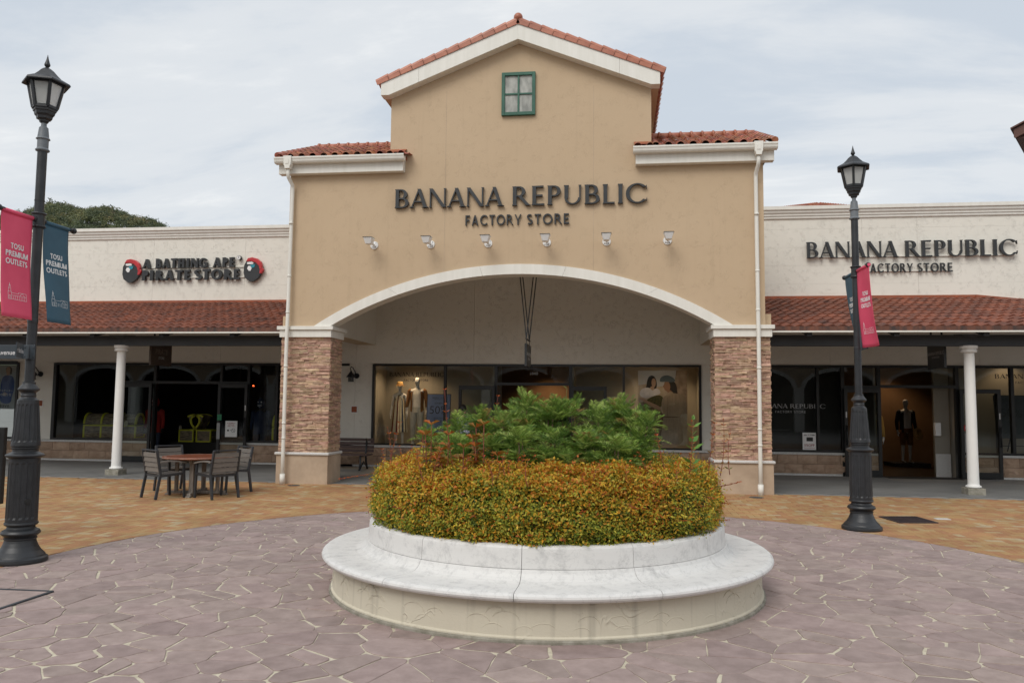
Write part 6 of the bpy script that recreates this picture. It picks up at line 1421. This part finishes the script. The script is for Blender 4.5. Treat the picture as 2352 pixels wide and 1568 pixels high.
def body(H, female=False, lift=0., knee=0., mat='mannequin'):
    k = H/1.78; sw = .165 if female else .19; hw = .085 if female else .09
    J = [((0, 0, .95), (.135, .10)), ((0, .0, 1.08), (.115 if female else .13, .085)), ((0, 0, 1.25), (.14 if female else .155, .10)), ((0, .0, 1.40), (.115 if female else .13, .08)), ((0, .005, 1.48), .052), ((0, 0, 1.55), .048),
         ((0, -.012, 1.62), (.066, .072)), ((0, -.002, 1.69), (.076, .088)), ((0, .008, 1.755), (.058, .068))]
    E = [(0, 1), (1, 2), (2, 3), (3, 4), (4, 5), (5, 6), (6, 7), (7, 8)]
    n = len(J); J += [((0, -.088, 1.652), .016)]; E += [(6, n)]                                        # nose
    for s in (-1, 1):
        n = len(J); J += [((s*hw, 0, .86), .085), ((s*(hw+.01), -.015-knee*(s > 0)*.05, .49), .055), ((s*(hw+.012), .02, .10), .034), ((s*(hw+.012), .035, .035), .034), ((s*(hw+.02), -.10, .022), .030), ((s*(hw+.02), -.15, .016), .02)]
        E += [(0, n), (n, n+1), (n+1, n+2), (n+2, n+3), (n+3, n+4), (n+4, n+5)]
        n = len(J); J += [((s*sw, 0, 1.40), .052), ((s*(sw+.055), .02, 1.13), .037), ((s*(sw+.075), -.04-lift*.1, .90), .026), ((s*(sw+.075), -.055-lift*.12, .83), (.022, .034))]
        E += [(3, n), (n, n+1), (n+1, n+2), (n+2, n+3)]
        for f, (dy, dz, l) in enumerate(((-.03, -.05, .055), (-.012, -.055, .07), (.006, -.055, .065), (.022, -.05, .05))):
            q = len(J); J += [((s*(sw+.075), -.055+dy*.8-lift*.12, .80), .011), ((s*(sw+.07), -.055+dy-.012-lift*.12, .80-l*.6), .009), ((s*(sw+.06), -.055+dy-.018-lift*.12, .80-l*1.1), .007)]; E += [(n+3, q), (q, q+1), (q+1, q+2)]
        q = len(J); J += [((s*(sw+.065), -.095-lift*.12, .84), .010), ((s*(sw+.055), -.115-lift*.12, .80), .008)]; E += [(n+3, q), (q, q+1)]
    J = [((x*k, y*k, z*k), (tuple(q*k for q in r) if isinstance(r, tuple) else r*k)) for (x, y, z), r in J]
    return skin_mesh('body', J, E, mat)
def loft(secs, n=28, cap=False):
    """secs: (cx,cy,z,rx,ry,wave)"""
    m = MB(); vs = []
    for cx, cy, z, rx, ry, wv in secs:
        for q in range(n):
            a = 2*PI*q/n; f = 1+wv*math.sin(a*7); vs.append((cx+rx*f*math.cos(a), cy+ry*f*math.sin(a), z))
    m.add(vs, [(i*n+q, i*n+(q+1) % n, (i+1)*n+(q+1) % n, (i+1)*n+q) for i in range(len(secs)-1) for q in range(n)], 0, True); return m, n
def place(o, loc, rz, parent=None): o.location = loc; o.rotation_euler = (0, 0, rz); return o
def local_obj(m, name, mats, parent):
    me = m.mesh(name, mats); o = bpy.data.objects.new(name, me); COL.objects.link(o); o.parent = parent; return o
def figure(H, lab, cat, loc, rz, female=False, mat='mannequin', name='mannequin', **kw):
    t = tag(empty(name), lab, cat); me = body(H, female, mat=mat, **kw); o = bpy.data.objects.new('body', me); COL.objects.link(o); o.parent = t; place(t, loc, rz); return t, H/1.78
def sleeves(t, k, z1, mat, sw=.19, w_=.062):
    for s in (-1, 1):
        m = MB(); m.tube([(s*(sw-.03)*k, 0, 1.425*k), (s*(sw+.01)*k, 0, 1.40*k), (s*(sw+.058)*k, .02*k, 1.13*k)]+([(s*(sw+.077)*k, -.04*k, z1*k)] if z1 < 1.1 else []), [.06*k, w_*k, .052*k]+([.04*k] if z1 < 1.1 else []), 12); local_obj(m, 'sleeve', mat, t)
def torso(t, k, z0, mat, name, r=(.16, .115), open_=None, flare=1.06):
    m, n = loft([(0, 0, z0*k, r[0]*flare*k, r[1]*1.12*k, 0), (0, 0, 1.05*k, r[0]*k, r[1]*k, 0), (0, 0, 1.25*k, r[0]*1.06*k, r[1]*1.08*k, 0), (0, 0, 1.38*k, r[0]*1.0*k, r[1]*.95*k, 0), (0, 0, 1.455*k, .085*k, .075*k, 0)])
    if open_:   # leave a gap down the front
        keep = [i for i, f in enumerate(m.f) if not (n*.75-open_ <= (f[0] % n) < n*.75+open_)]; m.f = [m.f[i] for i in keep]; m.m = [m.m[i] for i in keep]; m.sm = [m.sm[i] for i in keep]
    return local_obj(m, name, mat, t)
def trousers(t, k, z0, mat, w_=.09):
    m, n = loft([(0, 0, .84*k, .165*k, .12*k, 0), (0, 0, 1.04*k, .145*k, .105*k, 0)]); local_obj(m, 'waistband', mat, t)
    for s in (-1, 1): m = MB(); m.tube([(s*.085*k, 0, .90*k), (s*.09*k, 0, .80*k), (s*.1*k, -.012*k, .49*k), (s*.102*k, .018*k, z0*k)], [.095*k, .1*k, .075*k, .062*k], 14); local_obj(m, 'trouser_leg', mat, t)
def cmat(nm, c, c2=None): pmat(nm, c, c2 or tuple(x*1.2 for x in c), scale=6, rough=.85)
cmat('cloth_brown', (.17, .075, .025)); cmat('cloth_white', (.62, .6, .56)); cmat('cloth_pale', (.42, .41, .37)); cmat('cloth_black', (.012, .012, .013)); cmat('cloth_red', (.26, .014, .010)); cmat('cloth_navy', (.012, .022, .06)); cmat('cloth_jean', (.03, .04, .07)); cmat('straw', (.50, .32, .12)); cmat('cloth_mustard', (.40, .24, .06)); cmat('stripe_cream', (.52, .48, .36)); cmat('stripe_red', (.11, .015, .015)); cmat('stripe_blue', (.03, .05, .09)); cmat('stripe_brown', (.15, .09, .035))
# woman in the striped dress, centre-left window
t, k = figure(1.68, 'mannequin in a long striped dress and straw hat in the centre window', 'mannequin', (-5.72, 20.85, .532), 0, True)
m, n = loft([(0, 0, .36*k, .235*k, .19*k, .07), (0, 0, .7*k, .205*k, .165*k, .07), (0, 0, 1.0*k, .175*k, .14*k, .05), (0, 0, 1.2*k, .165*k, .125*k, .03), (0, 0, 1.36*k, .12*k, .095*k, .01), (0, 0, 1.46*k, .058*k, .055*k, 0)], 56)
m.m = [[0, 0, 1, 0, 3, 0, 2, 0, 3, 1][((f[0] % n)*10//18) % 10] for f in m.f]; local_obj(m, 'dress', ['stripe_cream', 'stripe_red', 'stripe_blue', 'stripe_brown'], t)
m = MB(); m.lathe([(.17, 1.665), (.175, 1.668), (.10, 1.675), (.095, 1.69), (.085, 1.76), (.07, 1.785), (.0001, 1.775)], 24, mi=0); m.v = [(x*k, y*k, z*k) for x, y, z in m.v]; local_obj(m, 'hat', 'straw', t)
m = MB(); m.lathe([(.098, 1.68), (.096, 1.70)], 24); m.v = [(x*k, y*k, z*k) for x, y, z in m.v]; local_obj(m, 'hat_band', 'stripe_red', t)
m = MB(); m.tube([(-.04, -.06, 1.40), (.0, -.075, 1.38), (.05, -.065, 1.41)], .018, 8); m.v = [(x*k, y*k, z*k) for x, y, z in m.v]; local_obj(m, 'neck_bow', 'cloth_black', t)
# man in brown jacket
t, k = figure(1.82, 'mannequin in a brown jacket and pale trousers in the centre window', 'mannequin', (-5.24, 20.85, .532), .05)
torso(t, k, .98, 'cloth_white', 'shirt', (.145, .105)); torso(t, k, .86, 'cloth_brown', 'jacket', (.17, .125), 3); sleeves(t, k, .98, 'cloth_brown'); trousers(t, k, .12, 'cloth_pale')
# right shop: man in black jacket, and one in mustard behind the lamp post
t, k = figure(1.80, 'mannequin in a black jacket and shorts inside the right doorway', 'mannequin', (8.2, 24.0, .11), .15)
torso(t, k, .95, 'cloth_white', 'shirt', (.145, .105)); torso(t, k, .84, 'cloth_black', 'jacket', (.17, .125), 3); sleeves(t, k, .9, 'cloth_black'); trousers(t, k, .55, 'cloth_brown')
m = MB(); m.lathe([(.16, .0), (.165, .004), (.09, .01), (.085, .07), (.0001, .08)], 20); o = local_obj(m, 'held_hat', 'straw', t); o.location = (.27*k, -.12, .80*k); o.rotation_euler = (R(80), 0, .3)
m = MB(); m.box(7.7, 8.7, 23.6, 24.4, .004, .11); tag(m.build('display_plinth', 'room_dark', loc=(8.2, 24, 0)), 'low dark plinth under the black-jacketed mannequin', 'plinth')
t, k = figure(1.79, 'mannequin in a mustard top behind the glass beside the right lamp post', 'mannequin', (6.42, 21.2, .004), -.3)
torso(t, k, .90, 'cloth_mustard', 'top'); sleeves(t, k, .9, 'cloth_mustard'); trousers(t, k, .1, 'cloth_jean')
# left shop: red and navy hooded figures
for x, mt, lab in ((-12.93, 'cloth_red', 'red hooded sweatshirt on a mannequin behind the open chest shop door'), (-9.78, 'cloth_navy', 'navy hooded sweatshirt on a mannequin in the left shop near the stone pillar')):
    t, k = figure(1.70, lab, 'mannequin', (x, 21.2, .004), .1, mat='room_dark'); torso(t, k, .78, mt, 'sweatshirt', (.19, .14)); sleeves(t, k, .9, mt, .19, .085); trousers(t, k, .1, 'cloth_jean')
    m = MB(); m.ball((0, .0, 1.66*k), .115, 16, 10, sc=(.95, 1.05, 1.35)); local_obj(m, 'hood', mt, t)
    for q in (-1, 1): m = MB(); m.ball((q*.045, -.112, 1.70*k), .018, 8, 6); local_obj(m, 'hood_eye', 'white_plastic', t)
    m = MB(); m.tube([(-.06, -.10, 1.60*k), (0, -.122, 1.57*k), (.06, -.10, 1.60*k)], .007, 6); m.tube([(-.06, -.10, 1.63*k), (0, -.125, 1.61*k), (.06, -.10, 1.63*k)], .006, 6); local_obj(m, 'hood_trim', 'white_plastic', t)
# passer-by behind the thicket
pmat('floral', (.10, .13, .30), (.75, .76, .80), scale=34, rough=.85, lo=.44, hi=.52)
t, k = figure(1.60, 'person with black hair in a white and blue patterned shirt behind the thicket', 'person', (-3.60, 18.8, .004), 2.4, True, mat='skin', name='person')
m = MB(); m.ball((0, .02*k, 1.70*k), .105*k, 16, 10, sc=(1, 1.08, 1.05)); m.ball((0, .055*k, 1.60*k), .085*k, 14, 8, sc=(1, .7, 1.2)); local_obj(m, 'hair', 'hair', t)
torso(t, k, .80, 'floral', 'shirt', (.17, .125), flare=1.15); sleeves(t, k, .95, 'floral', .165); trousers(t, k, .06, 'cloth_black')

# ------------------------------------------------------------------ window contents
def easel(x, y, z0, w_, h_, lab, face_mat, ink, lean=.14, rows=True):
    e = tag(empty('sale_board', (x, y, z0)), lab, 'sale board'); zb = z0+.33
    fn = lambda u, v, t: (x+u, y+v/h_*lean-t, zb+v)
    m = MB(); m.prism([(-w_/2, 0), (w_/2, 0), (w_/2, h_), (-w_/2, h_)], fn, -.02, .0); m.build('board', 'frame_black', e)
    m = MB(); m.prism([(-w_/2+.015, .015), (w_/2-.015, .015), (w_/2-.015, h_-.015), (-w_/2+.015, h_-.015)], fn, .001, .004); m.build('screen', face_mat, e)
    sl = math.atan2(lean, h_); B = Matrix.Rotation(-sl, 4, 'X')
    for txt, sz, v, bo in (('期間限定で今なら', .045, .90, 0), ('LIMITED TIME ONLY', .03, .86, 0), ('店内最大', .055, .76, 0), ('50%', .30, .58, -.002), ('OFF', .07, .49, 0), ('SELECTED', .055, .38, .0), ('ITEMS', .085, .30, .0), ('BANANA REPUBLIC', .045, .12, .0), ('FACTORY', .035, .07, .0)):
        vv = v*h_; bfont(txt, sz, 'lettering', ink, e, Matrix.Translation((x+(.18 if txt == 'OFF' else 0), y+vv/h_*lean-.006, zb+vv))@B@FACE_Y, bo)
    m = MB()
    for s in (-1, 1): m.beam((x+s*w_*.38, y+.0, zb+.03), (x+s*w_*.45, y-.06, z0), .02, .02)
    m.beam((x, y+.06, zb+.2), (x, y+.34, z0), .02, .02); m.beam((x-w_*.4, y-.04, z0+.15), (x+w_*.4, y-.04, z0+.15), .015, .015); m.build('stand', 'frame_black', e)
pmat('screen_blue', (.085, .13, .27), (.10, .15, .30), scale=1, rough=.4); pmat('board_grey', (.05, .06, .07), rough=.5); pmat('ink', (.012, .015, .03), rough=.6); pmat('ink_dim', (.03, .035, .04), rough=.6)
easel(-4.62, 20.62, .53, .64, 1.03, 'blue sale board reading 50% in the centre shop window', 'screen_blue', 'ink')
easel(9.62, 20.9, .60, .75, 1.05, 'grey sale board on an easel in the far right window', 'board_grey', 'ink_dim')
# lettering applied in the windows
def winsign(lab, x0, x1, z, h, y, mat, sub=None):
    s = tag(empty('window_lettering', ((x0+x1)/2, y, z)), lab, 'lettering'); k_ = (x1-x0)
    write_line(s, OPT, 'BANANA', x0, z, k_*.455, h, wallfn(y), .003, mat, each=False, name='letters', track=.055, t0=.001); write_line(s, OPT, 'REPUBLIC', x0+k_*.49, z, k_*.51, h, wallfn(y), .003, mat, each=False, name='letters', track=.1, t0=.001)
    if sub: write_line(s, SANS, 'FACTORY', x0+k_*.27, z-sub[0], k_*.245, sub[1], wallfn(y), .003, mat, each=False, name='letters', track=.18, t0=.001); write_line(s, SANS, 'STORE', x0+k_*.545, z-sub[0], k_*.17, sub[1], wallfn(y), .003, mat, each=False, name='letters', track=.18, t0=.001)
winsign('black name lettering on the display wall behind the two mannequins', -6.2, -4.66, 2.375, .115, 21.497, 'ink', (.13, .06))
winsign('white name lettering on the dark glass right of the stone pillar', 3.45, 5.06, 1.61, .105, YS-.005, 'print_grey', (.115, .055))
winsign('dark name lettering in the far right shop window', 8.93, 10.6, 2.36, .105, YS-.005, 'ink', (.12, .055))
bfont('1840', .11, 'lettering', 'print_grey', tag(empty('door_number', (-2.05, YS, 2.45)), 'faint number 1840 on the glass above the centre entrance', 'number'), Matrix.Translation((-2.05, YS-.006, 2.42))@FACE_Y)
# small notices
def notice(x, z, w_, h_, y, lab, lines, base='white_plastic', name='notice'):
    n_ = tag(empty(name, (x, y, z)), lab, 'notice'); m = MB(); m.box(x-w_/2, x+w_/2, y-.004, y, z-h_/2, z+h_/2); m.build('sheet', base, n_)
    for txt, sz, dx, dz, mt in lines: bfont(txt, sz, 'lettering', mt, n_, Matrix.Translation((x+dx, y-.006, z+dz))@FACE_Y, .0008)
    return n_
pmat('ink_red', (.30, .02, .03), rough=.6); pmat('ink_black', (.015, .015, .015), rough=.6); pmat('sticker_green', (.02, .22, .10), rough=.5); pmat('sticker_red', (.5, .03, .03), rough=.5)
n_ = notice(4.665, .82, .31, .41, YS-.03, 'white notice reading 5%OFF low in the dark right window', [('5%OFF', .082, 0, -.10, 'ink_red'), ('当店ご優待特典!', .036, 0, .145, 'ink_black')])
m = MB(); m.box(4.60, 4.75, YS-.037, YS-.035, .82, .915); m.build('card_picture', 'frame_black', n_); m = MB(); m.box(4.54, 4.79, YS-.037, YS-.035, .655, .662); m.build('underline', 'ink_red', n_)
n_ = notice(-10.02, .92, .33, .42, YS-.22, 'white notice with a no-food symbol on the left shop door', [('お客様の店内への', .028, 0, .15, 'ink_red'), ('お持ち込みは', .028, 0, .11, 'ink_red'), ('お控えください', .028, 0, .07, 'ink_red'), ('+', .06, -.02, -.04, 'ink_black')])
m = MB(); m.lathe([(.045, -.002), (.052, -.002), (.052, .002), (.045, .002)], 20); m.beam((-.035, .035, 0), (.035, -.035, 0), .008, .004); m.v = [(-9.96+x, YS-.227-z, .88+y) for x, y, z in m.v]; m.build('no_symbol', 'ink_black', n_); m = MB(); m.box(-10.13, -10.08, YS-.228, YS-.226, .86, .90); m.build('cup_symbol', 'ink_black', n_)
notice(-10.37, 1.22, .12, .15, YS-.205, 'green sticker on the left shop door frame', [], 'sticker_green', 'sticker'); notice(-10.39, .86, .09, .42, YS-.205, 'strip of small stickers below the green sticker', [], 'print_grey', 'sticker')
notice(8.17, 1.19, .09, .13, YS-.205, 'red and white sticker on the right shop door', [('H', .06, 0, 0, 'print_white')], 'sticker_red', 'sticker'); notice(8.17, .84, .07, .45, YS-.205, 'strip of pale stickers below the red sticker', [], 'print_grey', 'sticker')
m = MB(); m.box(7.62, 7.76, YS+.15, YS+.27, .98, 1.30); tag(m.build('dispenser', 'white_plastic', loc=(7.69, YS+.2, .98), bevel=.02), 'white hand gel dispenser at the edge of the right doorway', 'dispenser')
# posters: flat prints
def poster(x0, x1, z0, z1, y, lab, shapes, base):
    p = tag(empty('poster', ((x0+x1)/2, y, z0)), lab, 'poster'); m = MB(); m.box(x0, x1, y-.003, y, z0, z1); m.build('sheet', base, p); W_, H_ = x1-x0, z1-z0
    for i, (nm, mt, poly) in enumerate(shapes):
        for _ in range(0 if nm in ('sky_print', 'rock_print', 'earth_print', 'band_print') else 2): poly = [q for a, b in zip(poly, poly[1:]+poly[:1]) for q in ((a[0]*.75+b[0]*.25, a[1]*.75+b[1]*.25), (a[0]*.25+b[0]*.75, a[1]*.25+b[1]*.75))]
        m = MB(); m.prism([(x0+u*W_, z0+v*H_) for u, v in poly], lambda u, v, t: (u, y-.003-t, v), .0, .001+.0006*i); m.build(nm, mt, p)
    return p
pmat('print_sand', (.36, .27, .18), (.52, .43, .32), scale=3.5, rough=.7); pmat('print_earth', (.10, .06, .03), (.22, .14, .08), scale=6, rough=.7); pmat('print_rock', (.20, .13, .085), (.42, .31, .22), scale=5, rough=.7); pmat('print_sky', (.42, .42, .43), (.50, .48, .46), scale=2, rough=.7); pmat('print_khaki', (.30, .225, .155), (.38, .29, .20), scale=5, rough=.7, stretch=(4, 1, 1)); pmat('print_skin', (.42, .26, .18), rough=.7); pmat('print_skin2', (.30, .16, .10), rough=.7); pmat('print_hair', (.02, .017, .016), rough=.7); pmat('print_shirt', (.66, .64, .66), (.52, .50, .53), scale=8, rough=.7); pmat('print_shrub', (.04, .045, .012), (.13, .10, .03), scale=18, rough=.7); pmat('print_cap', (.10, .13, .15), rough=.7)
def ell(cx, cy, rx, ry, n=18): return [(cx+rx*math.cos(2*PI*k/n), cy+ry*math.sin(2*PI*k/n)) for k in range(n)]
poster(.585, 1.80, .66, 2.52, 20.45, 'large poster of two dark-haired women outdoors in the right centre window', [
    ('sky_print', 'print_sky', [(.0, .80), (.16, .82), (.3, .78), (.5, .79), (.75, .76), (.78, 1), (0, 1)]), ('rock_print', 'print_rock', [(.72, .45), (1, .42), (1, 1), (.78, 1), (.74, .8)]), ('earth_print', 'print_earth', [(0, .0), (.47, .0), (.52, .40), (.40, .52), (.2, .5), (.12, .58), (0, .56)]), ('shrub_print', 'print_shrub', [(.12, .56), (.2, .62), (.36, .67), (.52, .66), (.5, .52), (.38, .49), (.2, .53)]),
    ('hair_print', 'print_hair', [(.11, .745), (.17, .78), (.18, .86), (.22, .925), (.30, .94), (.36, .90), (.385, .83), (.38, .76), (.33, .745), (.28, .79), (.2, .745)]), ('face_print', 'print_skin', [(.285, .89), (.335, .90), (.365, .86), (.362, .81), (.335, .775), (.29, .785), (.27, .83)]), ('neck_print', 'print_skin', [(.25, .79), (.33, .79), (.33, .75), (.26, .74)]), ('shirt_print', 'print_shirt', [(.02, .66), (.05, .74), (.15, .775), (.24, .765), (.30, .72), (.35, .765), (.43, .75), (.47, .69), (.36, .665), (.15, .62)]),
    ('hair_print', 'print_hair', [(.62, .86), (.74, .86), (.79, .80), (.80, .70), (.84, .62), (.80, .60), (.74, .68), (.66, .72), (.60, .78)]), ('face_print', 'print_skin2', [(.54, .85), (.62, .86), (.66, .80), (.65, .74), (.60, .715), (.55, .735), (.52, .775), (.50, .79), (.53, .81)]), ('cap_print', 'print_cap', [(.44, .845), (.45, .90), (.52, .935), (.62, .94), (.72, .91), (.77, .86), (.70, .845), (.56, .85)]),
    ('neck_print', 'print_skin2', [(.60, .735), (.68, .74), (.70, .68), (.60, .68)]), ('dress_print', 'print_khaki', [(.44, .0), (.93, .0), (.90, .20), (.85, .38), (.88, .42), (.97, .42), (.99, .58), (.92, .66), (.76, .705), (.60, .68), (.50, .64), (.47, .54), (.50, .46), (.52, .38), (.48, .2)]), ('arm_print', 'print_skin', [(.0, .615), (.06, .605), (.18, .55), (.42, .46), (.47, .48), (.44, .52), (.22, .58), (.08, .635)]), ('collar_print', 'print_sand', [(.56, .68), (.63, .655), (.74, .70), (.66, .725)]), ('placket_print', 'print_earth', [(.605, .66), (.612, .66), (.60, .38), (.593, .38)]), ('pocket_print', 'print_sand', [(.64, .535), (.76, .54), (.75, .57), (.64, .565)]), ('belt_print', 'print_earth', [(.50, .372), (.84, .368), (.84, .38), (.5, .385)])], 'print_sand')
pmat('print_pale', (.32, .35, .37), (.42, .44, .46), scale=1.5, rough=.7); pmat('print_blue', (.02, .06, .22), (.03, .08, .28), scale=6, rough=.7)
po = poster(-17.6, -16.52, 1.37, 2.58, YS+.05, 'poster of a woman in a blue top in the far left window', [('hair_print', 'print_hair', [(.68, .97), (.86, .97), (.87, .80), (.83, .78), (.70, .80)]), ('face_print', 'print_skin', ell(.755, .885, .062, .085)), ('neck_print', 'print_skin', [(.72, .76), (.80, .76), (.81, .83), (.71, .83)]), ('top_print', 'print_blue', [(.55, .30), (.58, .70), (.68, .775), (.84, .775), (.93, .72), (.96, .45), (.90, .30), (.88, .12), (.60, .12)]), ('hand_print', 'print_skin', ell(.69, .34, .06, .04))], 'print_pale')
bfont('airweave', .17, 'lettering', 'ink_black', po, Matrix.Translation((-16.98, YS+.035, 1.46))@FACE_Y); bfont('フィギュアスケーター', .07, 'lettering', 'print_white', po, Matrix.Translation((-16.95, YS+.035, 1.87))@FACE_Y); bfont('至高の眠りを', .09, 'lettering', 'print_white', po, Matrix.Translation((-16.9, YS+.035, 1.76))@FACE_Y)
# treasure chests in the left shop
def chest(x, y, z, w_, lab, opened=False, rz=0.):
    t = tag(empty('treasure_chest', (0, 0, 0)), lab, 'chest'); d = .42; h = .33
    def bx(nm, mt, *b): m = MB(); m.box(*b); return local_obj(m, nm, mt, t)
    bx('box', 'chest_wood', -w_/2, w_/2, -d/2, d/2, 0, h)
    xs_ = [-w_/2, w_/2]+([-w_/6, w_/6] if w_ > .9 else [])
    for x_ in xs_:
        m = MB()
        for y_ in (-d/2, d/2): m.box(x_-.025, x_+.025, y_-.016, y_+.016, -.004, h-.021)
        m.box(x_-.024, x_+.024, -d/2+.017, d/2-.017, -.006, .03); local_obj(m, 'strap', 'acid_yellow', t)
    m = MB()
    for y_ in (-d/2, d/2): m.box(-w_/2-.02, w_/2+.02, y_-.018, y_+.018, h-.02, h+.015)
    for x_ in (-w_/2, w_/2): m.box(x_-.019, x_+.019, -d/2+.019, d/2-.019, h-.018, h+.014)
    local_obj(m, 'rim_strap', 'acid_yellow', t)
    m = MB(); n = 10; A = [(-d/2-d/2*math.cos(PI*k/n), .30*math.sin(PI*k/n)+.012) for k in range(n+1)]; m.prism(A, lambda u, v, s: (s, u, v), -w_/2+.004, w_/2-.004); lid = local_obj(m, 'lid', 'chest_wood', t); lid.location = (0, d/2, h+.02)
    for x_ in xs_:
        m = MB(); A2 = [(-d/2-(d/2-.03)*math.cos(PI*k/n), .265*math.sin(PI*k/n)+.014) for k in range(n+1)]; B = [(-d/2-(d/2+.015)*math.cos(PI*k/n), .317*math.sin(PI*k/n)+.02) for k in range(n+1)]; m.strip(A2, B, lambda u, v, s: (s, u, v), x_-.028, x_+.028); st = local_obj(m, 'lid_strap', 'acid_yellow', lid)
    m = MB(); m.prism(ell(0, .06, .06, .075, 12), lambda u, v, s: (u+w_*.33, -d/2-.03+s, v+h), -.01, .01); local_obj(m, 'lock', 'stripe_cream', t)
    if opened: lid.rotation_euler = (R(-62), 0, 0)
    place(t, (x, y, z), rz); return t
m = MB(); m.box(-15.0, -12.9, 20.7, 21.4, .004, .60); tag(m.build('display_plinth', 'room_dark', loc=(-14, 21, 0)), 'dark plinth under the closed chests in the left window', 'plinth')
chest(-14.02, 21.0, .605, 1.55, 'long wooden treasure chest with yellow straps in the left window')
m = MB(); m.box(-12.7, -11.2, 21.7, 22.3, .004, .46); tag(m.build('display_plinth', 'room_dark', loc=(-12, 22, 0)), 'dark plinth under the two open chests in the left shop', 'plinth')
chest(-12.27, 22.0, .47, .50, 'open treasure chest with yellow straps, left one of the pair in the doorway', True, R(-90)); chest(-11.74, 22.0, .47, .50, 'open treasure chest with yellow straps, right one of the pair in the doorway', True, R(90))
m = MB(); m.box(-9.35, -8.0, 20.8, 21.4, .004, .60); tag(m.build('display_plinth', 'room_dark', loc=(-8.6, 21, 0)), 'dark plinth beside the stone pillar in the left shop', 'plinth')
chest(-8.65, 21.05, .605, 1.2, 'treasure chest with yellow straps beside the left stone pillar')
# shop lamps: warm ceiling lights in the main shop, small red candle lamps in the left shop
emat('warm_lens', (1., .62, .28), 6.); emat('red_lens', (1., .12, .03), 5.)
def downlight(x, y, z, e, lab, col=(1., .68, .40)):
    d = tag(empty('ceiling_light', (x, y, z)), lab, 'ceiling light', 'shop ceiling lights'); m = MB(); m.lathe([(.09, z), (.09, z-.06), (.075, z-.06)], 16, (x, y)); m.build('housing', 'frame_black', d)
    m = MB(); m.lathe([(.0001, z-.05), (.075, z-.05)], 16, (x, y)); m.build('lens', 'warm_lens', d)
    l = bpy.data.lights.new('ceiling_lamp', 'SPOT'); l.energy = e; l.color = col; l.spot_size = R(120); l.spot_blend = .6; l.shadow_soft_size = .08; lo = bpy.data.objects.new('lamp', l); COL.objects.link(lo); lo.parent = d; lo.location = (0, 0, -.09)
for x, y, e, lab in ((-5.4, 20.7, 85, 'warm ceiling light above the two centre window mannequins'), (-2.0, 24.5, 70, 'warm ceiling light deep inside the centre entrance'), (1.2, 20.75, 90, 'warm ceiling light above the poster window'), (8.0, 24.6, 30, 'warm ceiling light above the black-jacketed mannequin'), (6.4, 20.8, 20, 'warm ceiling light above the mustard-topped mannequin'), (9.8, 21.2, 22, 'warm ceiling light in the far right window')):
    downlight(x, y, 3.1, e, lab)
cl = tag(empty('chandelier', (-11.55, 23.5, 2.1)), 'small dark chandelier with a row of red candle lamps in the left shop', 'chandelier'); m = MB(); m.lathe([(.42, 2.08), (.45, 2.09), (.42, 2.1)], 24, (-11.55, 23.5)); m.tube([(-11.55, 23.5, 2.1), (-11.55, 23.5, 3.1)], .01, 6); m.build('ring', 'frame_black', cl)
for k in range(8): a = 2*PI*k/8; m = MB(); m.ball((-11.55+.43*math.cos(a), 23.5+.43*math.sin(a), 2.13), .018, 8, 6); m.build('candle_lamp', 'red_lens', cl)
# goods on the table deep in the shop
m = MB(); m.box(-2.9, -1.3, 23.2, 23.9, .74, .80); m.box(-2.8, -2.72, 23.3, 23.8, .004, .74); m.box(-1.48, -1.4, 23.3, 23.8, .004, .74); tag(m.build('shop_table', 'bench_wood', loc=(-2.1, 23.5, 0)), 'dark display table just inside the centre entrance', 'table')
for x, lab in ((-1.62, 'mannequin head and shoulders visible in the centre entrance above the thicket'), (-.9, 'mannequin partly visible behind the right centre door glass')):
    t, k = figure(1.72, lab, 'mannequin', (x, 22.6, .004), .2); torso(t, k, .85, 'cloth_black', 'jacket'); sleeves(t, k, .9, 'cloth_black'); trousers(t, k, .1, 'cloth_pale')
